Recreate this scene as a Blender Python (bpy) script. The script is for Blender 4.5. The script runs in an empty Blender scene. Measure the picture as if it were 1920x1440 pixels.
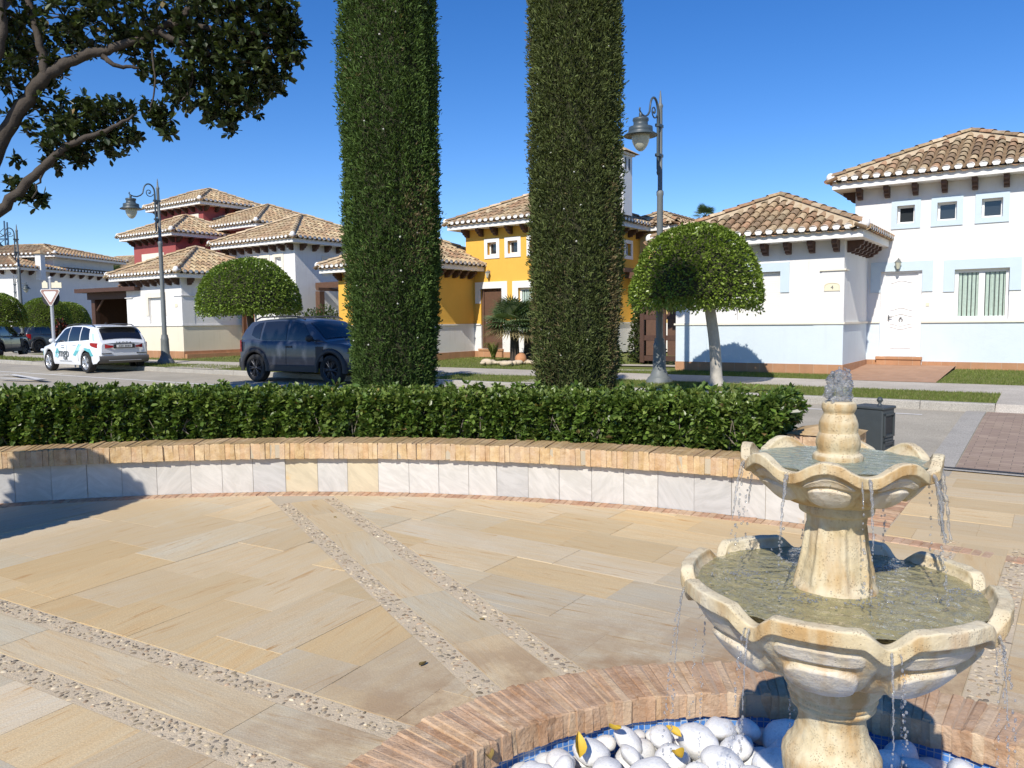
import bpy, math, random
import numpy as np
from mathutils import Vector, Matrix
rad = math.radians
rng = np.random.default_rng(11)
random.seed(11)
SC = bpy.context.scene
COL = SC.collection

# ------------------------------------------------------------------ camera
FPX, PITCH, ROLL, EYE = 1450.0, rad(4.6), rad(0.63), 1.6
cam_d = bpy.data.cameras.new("camera"); cam_o = bpy.data.objects.new("camera", cam_d); COL.objects.link(cam_o)
cam_d.sensor_width = 36.0; cam_d.lens = 36.0 * FPX / 1920.0
cam_d.clip_start = 0.05; cam_d.clip_end = 5000
cam_o.matrix_world = Matrix.Translation((0, 0, EYE)) @ Matrix.Rotation(rad(90) - PITCH, 4, 'X') @ Matrix.Rotation(-ROLL, 4, 'Z')
SC.camera = cam_o

def at(px, py, Y):
    """world point seen at a pixel of the 1920 px wide photograph, Y metres ahead"""
    u = (px - 960) / FPX; v = -(py - 720) / FPX
    c, s = math.cos(ROLL), math.sin(ROLL)
    u2 = u * c + v * s; v2 = -u * s + v * c
    dy = math.cos(PITCH) + v2 * math.sin(PITCH); dz = -math.sin(PITCH) + v2 * math.cos(PITCH)
    t = Y / dy
    return np.array([u2 * t, Y, EYE + dz * t])

# ------------------------------------------------------------------ mesh builder
class MB:
    def __init__(s):
        s.V = []; s.F = []; s.n = 0; s.M = None
    def add(s, v, f, col=(1, 1, 1), smooth=False):
        v = np.asarray(v, float).reshape(-1, 3)
        if s.M is not None:
            v = v @ s.M[:3, :3].T + s.M[:3, 3]
        if len(f) == 0: return
        groups = {}
        if isinstance(f, np.ndarray): groups[f.shape[1]] = (f, None)
        else:
            for i, q in enumerate(f): groups.setdefault(len(q), [[], []]); groups[len(q)][0].append(q); groups[len(q)][1].append(i)
        col = np.asarray(col, float)
        for k, (q, idx) in groups.items():
            q = np.asarray(q, np.int64)
            if col.ndim == 1: cc = np.tile(col, (len(q), 1))
            else: cc = col if idx is None else col[np.asarray(idx)]
            s.F.append((q + s.n, cc, smooth))
        s.V.append(v); s.n += len(v)
    def box(s, x0, x1, y0, y1, z0, z1, col=(1, 1, 1)):
        v = [(x, y, z) for z in (z0, z1) for y in (y0, y1) for x in (x0, x1)]
        s.add(v, [[0, 2, 3, 1], [4, 5, 7, 6], [0, 1, 5, 4], [2, 6, 7, 3], [1, 3, 7, 5], [0, 4, 6, 2]], col)
    def bevbox(s, x0, x1, y0, y1, z0, z1, b=.01, col=(1, 1, 1)):
        X = ((x0, x1), (y0, y1), (z0, z1)); V = []; ix = {}
        for i in (0, 1):
            for j in (0, 1):
                for k in (0, 1):
                    p = [X[0][i], X[1][j], X[2][k]]; sg = [1 - 2 * i, 1 - 2 * j, 1 - 2 * k]
                    for a in range(3):
                        q = [p[t] + (0 if t == a else sg[t] * b) for t in range(3)]
                        ix[(i, j, k, a)] = len(V); V.append(q)
        F = []
        for a in range(3):
            o = [t for t in range(3) if t != a]
            for e in (0, 1):
                def key(m, n): c = [0, 0, 0]; c[a] = e; c[o[0]] = m; c[o[1]] = n; return tuple(c)
                q = [ix[key(*mn) + (a,)] for mn in ((0, 0), (1, 0), (1, 1), (0, 1))]
                F.append(q)
            for m in (0, 1):
                for n in (0, 1):
                    c0 = [0, 0, 0]; c1 = [0, 0, 0]; c0[o[0]] = c1[o[0]] = m; c0[o[1]] = c1[o[1]] = n; c1[a] = 1
                    F.append([ix[tuple(c0) + (o[0],)], ix[tuple(c1) + (o[0],)], ix[tuple(c1) + (o[1],)], ix[tuple(c0) + (o[1],)]])
        for i in (0, 1):
            for j in (0, 1):
                for k in (0, 1): F.append([ix[(i, j, k, a)] for a in range(3)])
        V = np.array(V); cen = V.mean(0)
        for q in F:
            p = V[q]; nrm = np.cross(p[1] - p[0], p[2] - p[0])
            if nrm @ (p.mean(0) - cen) < 0: q.reverse()
        s.add(V, F, col)
    def prism(s, poly, z0, z1, col=(1, 1, 1), M=None, smooth=False):
        n = len(poly); v = [(x, y, z0) for x, y in poly] + [(x, y, z1) for x, y in poly]
        f = [list(range(n))[::-1], list(range(n, 2 * n))] + [[i, (i + 1) % n, n + (i + 1) % n, n + i] for i in range(n)]
        v = np.array(v)
        if M is not None: v = v @ M[:3, :3].T + M[:3, 3]
        s.add(v, f, col, smooth)
    def grid(s, P, col=(1, 1, 1), smooth=True, wrap_u=False, flip=False):
        P = np.asarray(P, float); a, b = P.shape[:2]
        idx = np.arange(a * b).reshape(a, b)
        if wrap_u: idx = np.vstack([idx, idx[:1]])
        q = np.stack([idx[:-1, :-1], idx[1:, :-1], idx[1:, 1:], idx[:-1, 1:]], -1).reshape(-1, 4)
        if flip: q = q[:, ::-1]
        s.add(P.reshape(-1, 3), q, col, smooth)
    def lathe(s, prof, n=24, c=(0, 0, 0), col=(1, 1, 1), smooth=True):
        a = np.linspace(0, 2 * np.pi, n, endpoint=False)
        pr = np.asarray(prof, float)
        P = np.stack([np.outer(np.cos(a), pr[:, 0]) + c[0], np.outer(np.sin(a), pr[:, 0]) + c[1], np.tile(pr[:, 1], (n, 1)) + c[2]], -1)
        s.grid(P, col, smooth, wrap_u=True)
    def tube(s, pts, radii, n=8, col=(1, 1, 1), smooth=True, caps=True):
        pts = np.asarray(pts, float); m = len(pts)
        radii = np.broadcast_to(np.asarray(radii, float), (m,))
        t = np.gradient(pts, axis=0); t /= np.linalg.norm(t, axis=1)[:, None] + 1e-9
        ref = np.array([0, 0, 1.0]) if abs(t[0][2]) < .9 else np.array([1.0, 0, 0])
        x = np.cross(ref, t[0]); x /= np.linalg.norm(x); P = []
        for i in range(m):
            x = x - t[i] * (x @ t[i]); x /= np.linalg.norm(x) + 1e-9
            y = np.cross(t[i], x)
            a = np.linspace(0, 2 * np.pi, n, endpoint=False)
            P.append(pts[i] + radii[i] * (np.outer(np.cos(a), x) + np.outer(np.sin(a), y)))
        P = np.array(P).transpose(1, 0, 2)
        s.grid(P, col, smooth, wrap_u=True)
        if caps:
            s.add(P[:, 0], [list(range(n))], col); s.add(P[:, -1], [list(range(n))[::-1]], col)
    def ball(s, c, r, n=8, m=6, col=(1, 1, 1), sq=(1, 1, 1)):
        a = np.linspace(0, 2 * np.pi, n, endpoint=False); b = np.linspace(.02, np.pi - .02, m)
        P = np.stack([np.outer(np.cos(a), np.sin(b)) * sq[0], np.outer(np.sin(a), np.sin(b)) * sq[1], np.tile(-np.cos(b), (n, 1)) * sq[2]], -1) * r + np.asarray(c)
        s.grid(P, col, True, wrap_u=True)
    def build(s, name, mat, parent=None, mats=None):
        me = bpy.data.meshes.new(name)
        V = np.concatenate(s.V) if s.V else np.zeros((0, 3))
        loops = np.concatenate([q.ravel() for q, _, _ in s.F]); tot = np.concatenate([np.full(len(q), q.shape[1]) for q, _, _ in s.F])
        start = np.concatenate([[0], np.cumsum(tot)[:-1]])
        me.vertices.add(len(V)); me.vertices.foreach_set('co', V.astype(np.float32).ravel())
        me.loops.add(len(loops)); me.loops.foreach_set('vertex_index', loops.astype(np.int32))
        me.polygons.add(len(tot)); me.polygons.foreach_set('loop_start', start.astype(np.int32))
        try: me.polygons.foreach_set('loop_total', tot.astype(np.int32))
        except Exception: pass
        sm = np.concatenate([np.full(len(q), x) for q, _, x in s.F])
        me.polygons.foreach_set('use_smooth', sm)
        me.update(calc_edges=True)
        cc = np.concatenate([c for _, c, _ in s.F]); at_ = me.attributes.new('Col', 'FLOAT_COLOR', 'FACE')
        at_.data.foreach_set('color', np.c_[cc, np.ones(len(cc))].astype(np.float32).ravel())
        me.validate()
        me.materials.append(mat)
        o = bpy.data.objects.new(name, me); COL.objects.link(o)
        if parent is not None: o.parent = parent
        return o

def empty(name, loc=(0, 0, 0), rz=0.0):
    o = bpy.data.objects.new(name, None); COL.objects.link(o); o.empty_display_size = .2
    o.location = tuple(float(x) for x in loc); o.rotation_euler = (0, 0, rz); return o
def tag(o, label, cat, group=None):
    o['label'] = label; o['category'] = cat
    if group: o['group'] = group
    return o
def structure(o): o['kind'] = 'structure'; return o
def stuff(o): o['kind'] = 'stuff'; return o
def dup(o, loc=None, rz=None, label=None, parent=None):
    c = o.copy(); COL.objects.link(c)
    if parent is not None: c.parent = parent
    if loc is not None: c.location = tuple(float(x) for x in loc)
    if rz is not None: c.rotation_euler = (0, 0, rz)
    if label: c['label'] = label
    for ch in [x for x in bpy.data.objects if x.parent == o]: dup(ch, parent=c)
    return c
def text(body, size, name, mat, parent, M, ext=.002, align='CENTER', sx=1.0):
    cu = bpy.data.curves.new(name, 'FONT'); cu.body = body; cu.size = size; cu.extrude = ext; cu.align_x = align; cu.align_y = 'CENTER'
    o = bpy.data.objects.new(name, cu); COL.objects.link(o); cu.materials.append(mat)
    me = bpy.data.meshes.new_from_object(o); bpy.data.objects.remove(o)
    o = bpy.data.objects.new(name, me); COL.objects.link(o)
    o.parent = parent; o.matrix_local = M @ Matrix.Diagonal((sx, 1, 1, 1)); return o
def rotz(p, a): c, s = math.cos(a), math.sin(a); return np.array([p[0] * c - p[1] * s, p[0] * s + p[1] * c])

# ------------------------------------------------------------------ materials
class N:
    def __init__(s, name):
        m = s.m = bpy.data.materials.new(name); m.use_nodes = True; s.t = m.node_tree; s.t.nodes.clear()
        s.out = s.new('ShaderNodeOutputMaterial'); s.b = s.new('ShaderNodeBsdfPrincipled')
        s.t.links.new(s.b.outputs[0], s.out.inputs[0])
    def new(s, k, **kw):
        n = s.t.nodes.new(k)
        for a, b in kw.items(): setattr(n, a, b)
        return n
    def link(s, a, b): s.t.links.new(a, b)
    def val(s, sock, v):
        if isinstance(v, bpy.types.NodeSocket): s.link(v, sock)
        else: sock.default_value = v
    def coord(s, scale=(1, 1, 1), rot=(0, 0, 0), kind='Object'):
        tc = s.new('ShaderNodeTexCoord'); mp = s.new('ShaderNodeMapping'); s.link(tc.outputs[kind], mp.inputs[0])
        mp.inputs['Scale'].default_value = scale; mp.inputs['Rotation'].default_value = rot; return mp.outputs[0]
    def noise(s, vec, scale, detail=4, rough=.55, dist=0):
        n = s.new('ShaderNodeTexNoise'); s.link(vec, n.inputs['Vector']); n.inputs['Scale'].default_value = scale
        n.inputs['Detail'].default_value = detail; n.inputs['Roughness'].default_value = rough; n.inputs['Distortion'].default_value = dist
        return n.outputs['Fac']
    def voro(s, vec, scale, feature='F1', out='Distance'):
        n = s.new('ShaderNodeTexVoronoi'); n.feature = feature; s.link(vec, n.inputs['Vector']); n.inputs['Scale'].default_value = scale
        return n.outputs[out]
    def ramp(s, fac, stops, interp='LINEAR'):
        r = s.new('ShaderNodeValToRGB'); r.color_ramp.interpolation = interp; e = r.color_ramp.elements
        while len(e) < len(stops): e.new(.5)
        for q, (p, c) in zip(e, stops): q.position = p; q.color = (*c, 1) if len(c) == 3 else c
        s.link(fac, r.inputs[0]); return r.outputs[0]
    def rng_(s, fac, a, b, c=0., d=1.):
        r = s.new('ShaderNodeMapRange'); s.link(fac, r.inputs[0])
        for i, x in enumerate((a, b, c, d)): r.inputs[1 + i].default_value = x
        return r.outputs[0]
    def mix(s, fac, a, b, mode='MIX'):
        n = s.new('ShaderNodeMix', data_type='RGBA', blend_type=mode)
        s.val(n.inputs[0], fac)
        for sock, v in ((n.inputs[6], a), (n.inputs[7], b)):
            s.val(sock, v if isinstance(v, bpy.types.NodeSocket) else (*v, 1))
        return n.outputs[2]
    def math(s, op, a, b=0.):
        n = s.new('ShaderNodeMath', operation=op); s.val(n.inputs[0], a); s.val(n.inputs[1], b); return n.outputs[0]
    def attr(s, name='Col'):
        n = s.new('ShaderNodeAttribute'); n.attribute_name = name; return n.outputs['Color']
    def bump(s, h, strength=.3, dist=.01, prev=None):
        n = s.new('ShaderNodeBump'); s.link(h, n.inputs['Height']); n.inputs['Strength'].default_value = strength; n.inputs['Distance'].default_value = dist
        if prev is not None: s.link(prev, n.inputs['Normal'])
        s.link(n.outputs[0], s.b.inputs['Normal']); return n.outputs[0]
    def col(s, c): s.val(s.b.inputs['Base Color'], c if isinstance(c, bpy.types.NodeSocket) else (*c, 1)); return s
    def set(s, **kw):
        for k, v in kw.items(): s.b.inputs[k.replace('_', ' ')].default_value = v
        return s

def simple(name, c, rough=.6, var=.12, scale=6, bump=0., bscale=60, metal=0., useattr=False, spec=.5, coat=0.):
    n = N(name); v = n.coord()
    f = n.noise(v, scale, 5)
    col = n.mix(f, tuple(x * (1 - var) for x in c), tuple(min(1, x * (1 + var)) for x in c))
    if useattr: col = n.mix(1.0, col, n.attr(), 'MULTIPLY')
    n.col(col).set(Roughness=rough, Metallic=metal)
    n.b.inputs['Specular IOR Level'].default_value = spec
    if coat: n.b.inputs['Coat Weight'].default_value = coat; n.b.inputs['Coat Roughness'].default_value = .04
    if bump: n.bump(n.noise(v, bscale, 3), bump, .01)
    return n.m

def leafmat(name, tint=(1, 1, 1), rough=.42, trans=.25, spec=.35):
    n = N(name); c = n.mix(1.0, n.attr(), tint, 'MULTIPLY')
    n.col(c).set(Roughness=rough); n.b.inputs['Specular IOR Level'].default_value = spec
    tr = n.new('ShaderNodeBsdfTranslucent'); n.link(n.mix(1.0, c, (1.3, 1.5, .5), 'MULTIPLY'), tr.inputs[0])
    mx = n.new('ShaderNodeMixShader'); mx.inputs[0].default_value = trans
    n.link(n.b.outputs[0], mx.inputs[1]); n.link(tr.outputs[0], mx.inputs[2]); n.link(mx.outputs[0], n.out.inputs[0])
    return n.m

def stucco(name, c, dirt=(.6, .55, .48), amt=.25):
    n = N(name); v = n.coord()
    f = n.noise(v, 1.3, 6, .6); g = n.noise(v, 9, 4)
    streak = n.noise(n.coord(scale=(5, 5, .5)), 1.5, 5, .6)
    base = n.mix(n.rng_(f, .35, .75), c, tuple(x * .93 for x in c))
    base = n.mix(n.math('MULTIPLY', n.rng_(streak, .56, .82), amt), base, tuple(x * y for x, y in zip(c, dirt)))
    n.col(base).set(Roughness=.9); n.b.inputs['Specular IOR Level'].default_value = .2
    n.bump(n.math('ADD', n.math('MULTIPLY', n.noise(v, 45, 3), .6), g), .25, .012); return n.m

# leaf geometry ----------------------------------------------------
LEAF = np.array([(0, 0, 0), (.32, .2, .05), (.7, .26, .06), (1, 0, -.03), (.7, -.26, .06), (.32, -.2, .05)])
LEAF_F = np.array([(0, 5, 4, 3), (0, 3, 2, 1)])
BLADE = np.array([(0, .05, 0), (0, -.05, 0), (1, 0, 0)])
def frames(d, spin):
    d = d / (np.linalg.norm(d, axis=1)[:, None] + 1e-9)
    ref = np.where(np.abs(d[:, 2:3]) > .93, np.array([[1., 0, 0]]), np.array([[0, 0, 1.]]))
    y = np.cross(ref, d); y /= np.linalg.norm(y, axis=1)[:, None] + 1e-9; z = np.cross(d, y)
    c, s = np.cos(spin)[:, None], np.sin(spin)[:, None]
    return d, y * c + z * s, -y * s + z * c
def leaves(mb, P, D, size, col, width=1.0, spin=.5, temp=LEAF, tf=LEAF_F):
    """one leaf at each P pointing along D; size (N,), col (N,3)"""
    n = len(P); size = np.broadcast_to(size, (n,))
    x, y, z = frames(D, rng.normal(0, spin, n))
    T = temp * np.array([1, width, 1])
    V = P[:, None] + size[:, None, None] * (T[None, :, 0:1] * x[:, None] + T[None, :, 1:2] * y[:, None] + T[None, :, 2:3] * z[:, None])
    k = len(temp); F = (np.arange(n)[:, None, None] * k + tf[None]).reshape(-1, tf.shape[1])
    mb.add(V.reshape(-1, 3), F, np.repeat(col, len(tf), axis=0))
def unit(n):
    v = rng.normal(size=(n, 3)); return v / np.linalg.norm(v, axis=1)[:, None]
def palette(n, cols, jit=.12):
    cols = np.array(cols); c = cols[rng.integers(0, len(cols), n)] * (1 + rng.normal(0, jit, (n, 1)))
    return np.clip(c, .002, 1)
# ------------------------------------------------------------------ world and sun
SUN_AZ, SUN_EL = 24.0, 40.0          # light travels 23 deg to the right of straight ahead
w = bpy.data.worlds.new("World"); SC.world = w; w.use_nodes = True
nt = w.node_tree; sky = nt.nodes.new('ShaderNodeTexSky'); sky.sky_type = 'NISHITA'; sky.sun_disc = False
sky.sun_elevation = rad(SUN_EL); sky.sun_rotation = rad(180 + SUN_AZ)
sky.air_density = 1.0; sky.dust_density = 0.0; sky.altitude = 1200; sky.ozone_density = 3.0
bg = nt.nodes['Background']; bg.inputs[1].default_value = .14; hs = nt.nodes.new('ShaderNodeHueSaturation'); hs.inputs['Saturation'].default_value = 1.32; hs.inputs['Hue'].default_value = .511; nt.links.new(sky.outputs[0], hs.inputs['Color']); nt.links.new(hs.outputs[0], bg.inputs[0])
sl = bpy.data.lights.new("sun", 'SUN'); sl.energy = 4.7; sl.angle = rad(.53); sl.color = (1, .94, .84)
so = bpy.data.objects.new("sun", sl); COL.objects.link(so)
ld = Vector((math.sin(rad(SUN_AZ)) * math.cos(rad(SUN_EL)), math.cos(rad(SUN_AZ)) * math.cos(rad(SUN_EL)), -math.sin(rad(SUN_EL))))
so.rotation_euler = ld.to_track_quat('-Z', 'Y').to_euler(); so.location = (-5, -10, 20)
SC.view_settings.view_transform = 'Standard'; SC.view_settings.look = 'None'; SC.view_settings.exposure = 0.15; SC.view_settings.gamma = 1
SC.cycles.max_bounces = 6; SC.cycles.transparent_max_bounces = 16; SC.cycles.caustics_reflective = False; SC.cycles.caustics_refractive = False
SC.cycles.use_denoising = True

# ------------------------------------------------------------------ materials
def mat_slab():
    n = N('sandstone_slab'); v = n.coord()
    a = n.attr('Col'); gr = n.new('ShaderNodeAttribute'); gr.attribute_name = 'Grain'
    gv = gr.outputs['Vector']      # (along*stretch, across, random) coordinates per slab
    st = n.noise(gv, 1.0, 6, .62, .8); st2 = n.noise(gv, 3.2, 5, .6, .3); fine = n.noise(v, 160, 2)
    c = n.mix(n.math('MULTIPLY', n.rng_(st, .4, .68), .5), a, n.mix(1.0, a, (1.03, .84, .6), 'MULTIPLY'))
    c = n.mix(n.math('MULTIPLY', n.rng_(st2, .46, .7), .45), c, n.mix(1.0, a, (1.16, 1.15, 1.12), 'MULTIPLY'))
    c = n.mix(n.math('MULTIPLY', n.rng_(n.noise(gv, 1.7, 5, .6, .9), .60, .69), .8), c, n.mix(1.0, a, (.75, .5, .27), 'MULTIPLY'))
    c = n.mix(n.rng_(fine, .3, .7), n.mix(1.0, c, (.86, .86, .86), 'MULTIPLY'), n.mix(1.0, c, (1.1, 1.1, 1.1), 'MULTIPLY'))
    big = n.noise(v, .8, 4, .6)
    c = n.mix(n.math('MULTIPLY', n.rng_(big, .5, .75), .35), c, n.mix(1.0, c, (.82, .82, .82), 'MULTIPLY'))
    c = n.mix(n.math('MULTIPLY', n.rng_(n.noise(v, .55, 5, .6, .6), .44, .64), .6), c, (.55, .41, .225))
    # damp reddish silt near the pool
    sep = n.new('ShaderNodeVectorMath', operation='DISTANCE'); n.link(v, sep.inputs[0]); sep.inputs[1].default_value = (.85, 1.8, 0)
    near = n.rng_(sep.outputs['Value'], 1.75, 2.6, 1., 0.)
    c = n.mix(n.math('MULTIPLY', near, n.rng_(n.noise(v, 2.6, 6, .7), .36, .58)), c, (.37, .255, .15))
    n.col(c).set(Roughness=.75); n.b.inputs['Specular IOR Level'].default_value = .3
    n.bump(n.math('ADD', n.noise(v, 90, 4), n.math('MULTIPLY', st, 1.5)), .3, .006); return n.m
MAT = {}
MAT['slab'] = mat_slab()
MAT['grout'] = simple('joint_mortar', (.47, .40, .29), .95, .2, 3, .3, 80)
MAT['strip'] = simple('strip_mortar', (.56, .455, .31), .95, .22, 5, .5, 120)
MAT['rimmortar'] = simple('rim_mortar', (.40, .29, .2), .95, .25, 8, .4, 80)
MAT['pebble'] = simple('strip_pebble', (1, 1, 1), .6, .2, 30, .15, 90, useattr=True)
def mat_brick(name, tint=(1, 1, 1), moss=0.):
    n = N(name); v = n.coord(); a = n.mix(1.0, n.attr(), tint, 'MULTIPLY')
    f = n.noise(v, 14, 6, .65); g = n.noise(v, 70, 3)
    c = n.mix(n.rng_(f, .3, .7), n.mix(1.0, a, (.72, .62, .52), 'MULTIPLY'), n.mix(1.0, a, (1.15, 1.16, 1.15), 'MULTIPLY'))
    c = n.mix(n.math('MULTIPLY', n.rng_(n.noise(v, 30, 4, .7), .55, .75), .5), c, (.62, .5, .36))
    c = n.mix(n.math('MULTIPLY', n.rng_(n.noise(v, 5, 6, .7), .42, .66), .55), c, tuple(x * t for x, t in zip((.56, .42, .3), tint)))
    if moss: 
        geo = n.new('ShaderNodeNewGeometry'); sx = n.new('ShaderNodeSeparateXYZ'); n.link(geo.outputs['Normal'], sx.inputs[0])
        c = n.mix(n.math('MULTIPLY', n.math('MULTIPLY', n.rng_(sx.outputs[2], .5, .9), moss), n.rng_(n.noise(v, 2.2, 5), .3, .6)), c, (.30, .21, .09))
    n.col(c).set(Roughness=.9); n.b.inputs['Specular IOR Level'].default_value = .2
    n.bump(n.math('ADD', n.math('MULTIPLY', f, 1.2), g), .7, .008); return n.m
MAT['coping'] = mat_brick('coping_brick', moss=.75)
MAT['band'] = mat_brick('band_brick')
MAT['ring'] = mat_brick('ring_brick', moss=.0)
def mat_marble():
    n = N('white_marble'); v = n.coord(); a = n.attr()
    gr = n.new('ShaderNodeAttribute'); gr.attribute_name = 'Grain'; gv = gr.outputs['Vector']
    st = n.noise(gv, 5.0, 7, .7, 1.2); ve = n.noise(gv, 1.6, 6, .55, 1.5)
    c = n.mix(n.rng_(st, .4, .62), n.mix(1.0, a, (.84, .84, .83), 'MULTIPLY'), a)
    c = n.mix(n.math('MULTIPLY', n.rng_(ve, .66, .72), .55), c, n.mix(1.0, a, (.95, .72, .4), 'MULTIPLY'))
    n.col(c).set(Roughness=.55); n.bump(st, .2, .006); return n.m
MAT['marble'] = mat_marble()
def mat_fountain():
    n = N('fountain_stone'); v = n.coord()
    f = n.noise(v, 7, 6, .65); st = n.noise(n.coord(scale=(7, 7, 1.1)), 2.2, 5, .6)
    c = n.ramp(f, [(.3, (.46, .35, .19)), (.5, (.58, .48, .30)), (.72, (.65, .58, .42))])
    c = n.mix(n.math('MULTIPLY', n.rng_(st, .45, .64), .8), c, (.42, .24, .08))
    c = n.mix(n.math('MULTIPLY', n.rng_(n.noise(v, 3.4, 4), .56, .72), .5), c, (.66, .61, .51))
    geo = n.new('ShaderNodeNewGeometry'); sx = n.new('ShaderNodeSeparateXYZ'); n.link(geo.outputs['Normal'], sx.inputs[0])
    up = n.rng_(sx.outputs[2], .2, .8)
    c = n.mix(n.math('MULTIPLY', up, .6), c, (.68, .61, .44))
    sc_ = n.new('ShaderNodeSeparateColor'); n.link(n.attr(), sc_.inputs[0])
    c = n.mix(n.math('MULTIPLY', n.rng_(sc_.outputs[0], 1., 0.), n.rng_(n.noise(n.coord(scale=(16, 16, 3)), 1.5, 4), .25, .6)), c, (.66, .60, .50))
    hole = n.voro(n.coord(scale=(1, 1.3, .8)), 190); hn = n.noise(v, 30, 4, .7)
    pit = n.math('MULTIPLY', n.math('MULTIPLY', n.rng_(hole, .36, .2), n.rng_(hn, .47, .58)), n.math('ADD', .35, n.math('MULTIPLY', up, .65)))
    c = n.mix(n.math('MULTIPLY', pit, .62), c, (.2, .14, .08))
    n.col(c).set(Roughness=.8); n.b.inputs['Specular IOR Level'].default_value = .3
    h = n.math('SUBTRACT', n.math('ADD', n.noise(v, 60, 4), f), n.math('MULTIPLY', pit, 1.5))
    n.bump(h, .55, .006); return n.m
MAT['fountain'] = mat_fountain()
def mat_water(name, tint, diff, amt, bscale, bstr, refl=.8):
    n = N(name); v = n.coord(); n.t.nodes.remove(n.b)
    bp = n.new('ShaderNodeBump'); n.link(n.noise(v, bscale, 4, .6, 1.0), bp.inputs['Height']); bp.inputs['Strength'].default_value = bstr; bp.inputs['Distance'].default_value = .03
    tr = n.new('ShaderNodeBsdfTransparent'); tr.inputs[0].default_value = (*tint, 1)
    df = n.new('ShaderNodeBsdfDiffuse'); n.link(n.mix(n.noise(v, bscale * .8, 5, .7, 1.5), tuple(x * .45 for x in diff), tuple(min(1, x * 1.5) for x in diff)), df.inputs[0]); n.link(bp.outputs[0], df.inputs['Normal'])
    gl = n.new('ShaderNodeBsdfGlossy'); gl.inputs['Roughness'].default_value = .04; n.link(bp.outputs[0], gl.inputs['Normal'])
    fr = n.new('ShaderNodeFresnel'); fr.inputs[0].default_value = 1.33; n.link(bp.outputs[0], fr.inputs['Normal'])
    m1 = n.new('ShaderNodeMixShader'); m1.inputs[0].default_value = amt; n.link(tr.outputs[0], m1.inputs[1]); n.link(df.outputs[0], m1.inputs[2])
    m2 = n.new('ShaderNodeMixShader'); n.link(n.math('ADD', n.math('MULTIPLY', fr.outputs[0], refl), .01), m2.inputs[0]); n.link(m1.outputs[0], m2.inputs[1]); n.link(gl.outputs[0], m2.inputs[2])
    n.link(m2.outputs[0], n.out.inputs[0]); return n.m
MAT['water_low'] = mat_water('basin_water', (.80, .78, .55), (.43, .39, .20), .68, 20, .6, 1.3)
MAT['water_up'] = mat_water('upper_water', (.85, .92, .86), (.40, .46, .37), .6, 24, .5, .8)
MAT['water_jet'] = mat_water('falling_water', (.97, .98, .99), (.86, .87, .88), .2, 90, .5, .9)
MAT['foam'] = mat_water('foam', (.95, .97, 1), (.8, .84, .86), .22, 70, .6)
def mat_mosaic():
    n = N('blue_mosaic'); gr = n.new('ShaderNodeAttribute'); gr.attribute_name = 'Grain'
    b = n.new('ShaderNodeTexBrick'); n.link(gr.outputs['Vector'], b.inputs['Vector']); b.offset = 0; b.inputs['Scale'].default_value = 1
    b.inputs['Brick Width'].default_value = .027; b.inputs['Row Height'].default_value = .027; b.inputs['Mortar Size'].default_value = .0022
    b.inputs['Color1'].default_value = (.06, .2, .58, 1); b.inputs['Color2'].default_value = (.12, .3, .68, 1); b.inputs['Mortar'].default_value = (.5, .55, .6, 1)
    n.col(b.outputs[0]).set(Roughness=.25); return n.m
MAT['mosaic'] = mat_mosaic()
def mat_whitestone():
    n = N('white_pebble'); v = n.coord()
    f = n.noise(v, 9, 6, .65, .8)
    c = n.mix(n.rng_(f, .45, .75), (.78, .77, .74), (.56, .57, .58)); c = n.mix(n.math('MULTIPLY', n.rng_(n.noise(v, 4, 4), .58, .7), .5), c, (.62, .53, .4))
    n.col(c).set(Roughness=.6); n.bump(n.noise(v, 22, 5), .3, .01); return n.m
MAT['wstone'] = mat_whitestone()
MAT['yleaf'] = simple('yellow_leaf', (.55, .36, .03), .6, .4, 20)
MAT['bleaf'] = simple('brown_leaf', (.22, .16, .05), .7, .4, 20)
MAT['hedge'] = leafmat('hedge_leaf', rough=.36, trans=.22, spec=.45)
MAT['cyp'] = leafmat('cypress_spray', rough=.6, trans=.15, spec=.2)
MAT['topi'] = leafmat('ficus_leaf', rough=.34, trans=.2, spec=.45)
MAT['bigleaf'] = leafmat('rubber_leaf', rough=.4, trans=.12, spec=.5)
MAT['palm'] = leafmat('palm_frond', rough=.5, trans=.2)
MAT['core'] = simple('shade_core', (.035, .035, .015), .95, .4, 8)  # dark colour of the solids added inside foliage to block light
MAT['bark'] = simple('bark', (.06, .047, .036), .9, .45, 9, .8, 30)
MAT['palebark'] = simple('pale_bark', (.47, .43, .37), .9, .25, 14, .6, 40)
MAT['stem'] = simple('hedge_stem', (.2, .17, .13), .9, .3, 20)
MAT['cone'] = simple('cypress_cone', (.42, .42, .36), .8, .2, 20)
def mat_ground(name, c1, c2, scale, fine, bump=.4, rough=.95, c3=None):
    n = N(name); v = n.coord(); f = n.noise(v, scale, 6, .65); g = n.noise(v, fine, 3, .6)
    c = n.mix(n.rng_(f, .3, .7), c1, c2); c = n.mix(n.rng_(g, .3, .7), n.mix(1.0, c, (.7, .7, .7), 'MULTIPLY'), n.mix(1.0, c, (1.25, 1.25, 1.25), 'MULTIPLY'))
    if c3: c = n.mix(n.math('MULTIPLY', n.rng_(n.noise(v, scale * .3, 5, .7), .52, .68), .6), c, c3)
    n.col(c).set(Roughness=rough); n.b.inputs['Specular IOR Level'].default_value = .2
    n.bump(g, bump, .01); return n.m
MAT['asphalt'] = mat_ground('worn_asphalt', (.36, .325, .26), (.45, .405, .325), 1.1, 70, .4, c3=(.30, .275, .225))
MAT['concrete'] = mat_ground('pale_concrete', (.42, .38, .32), (.54, .49, .42), 1.3, 60, .25, c3=(.36, .32, .27))
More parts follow.
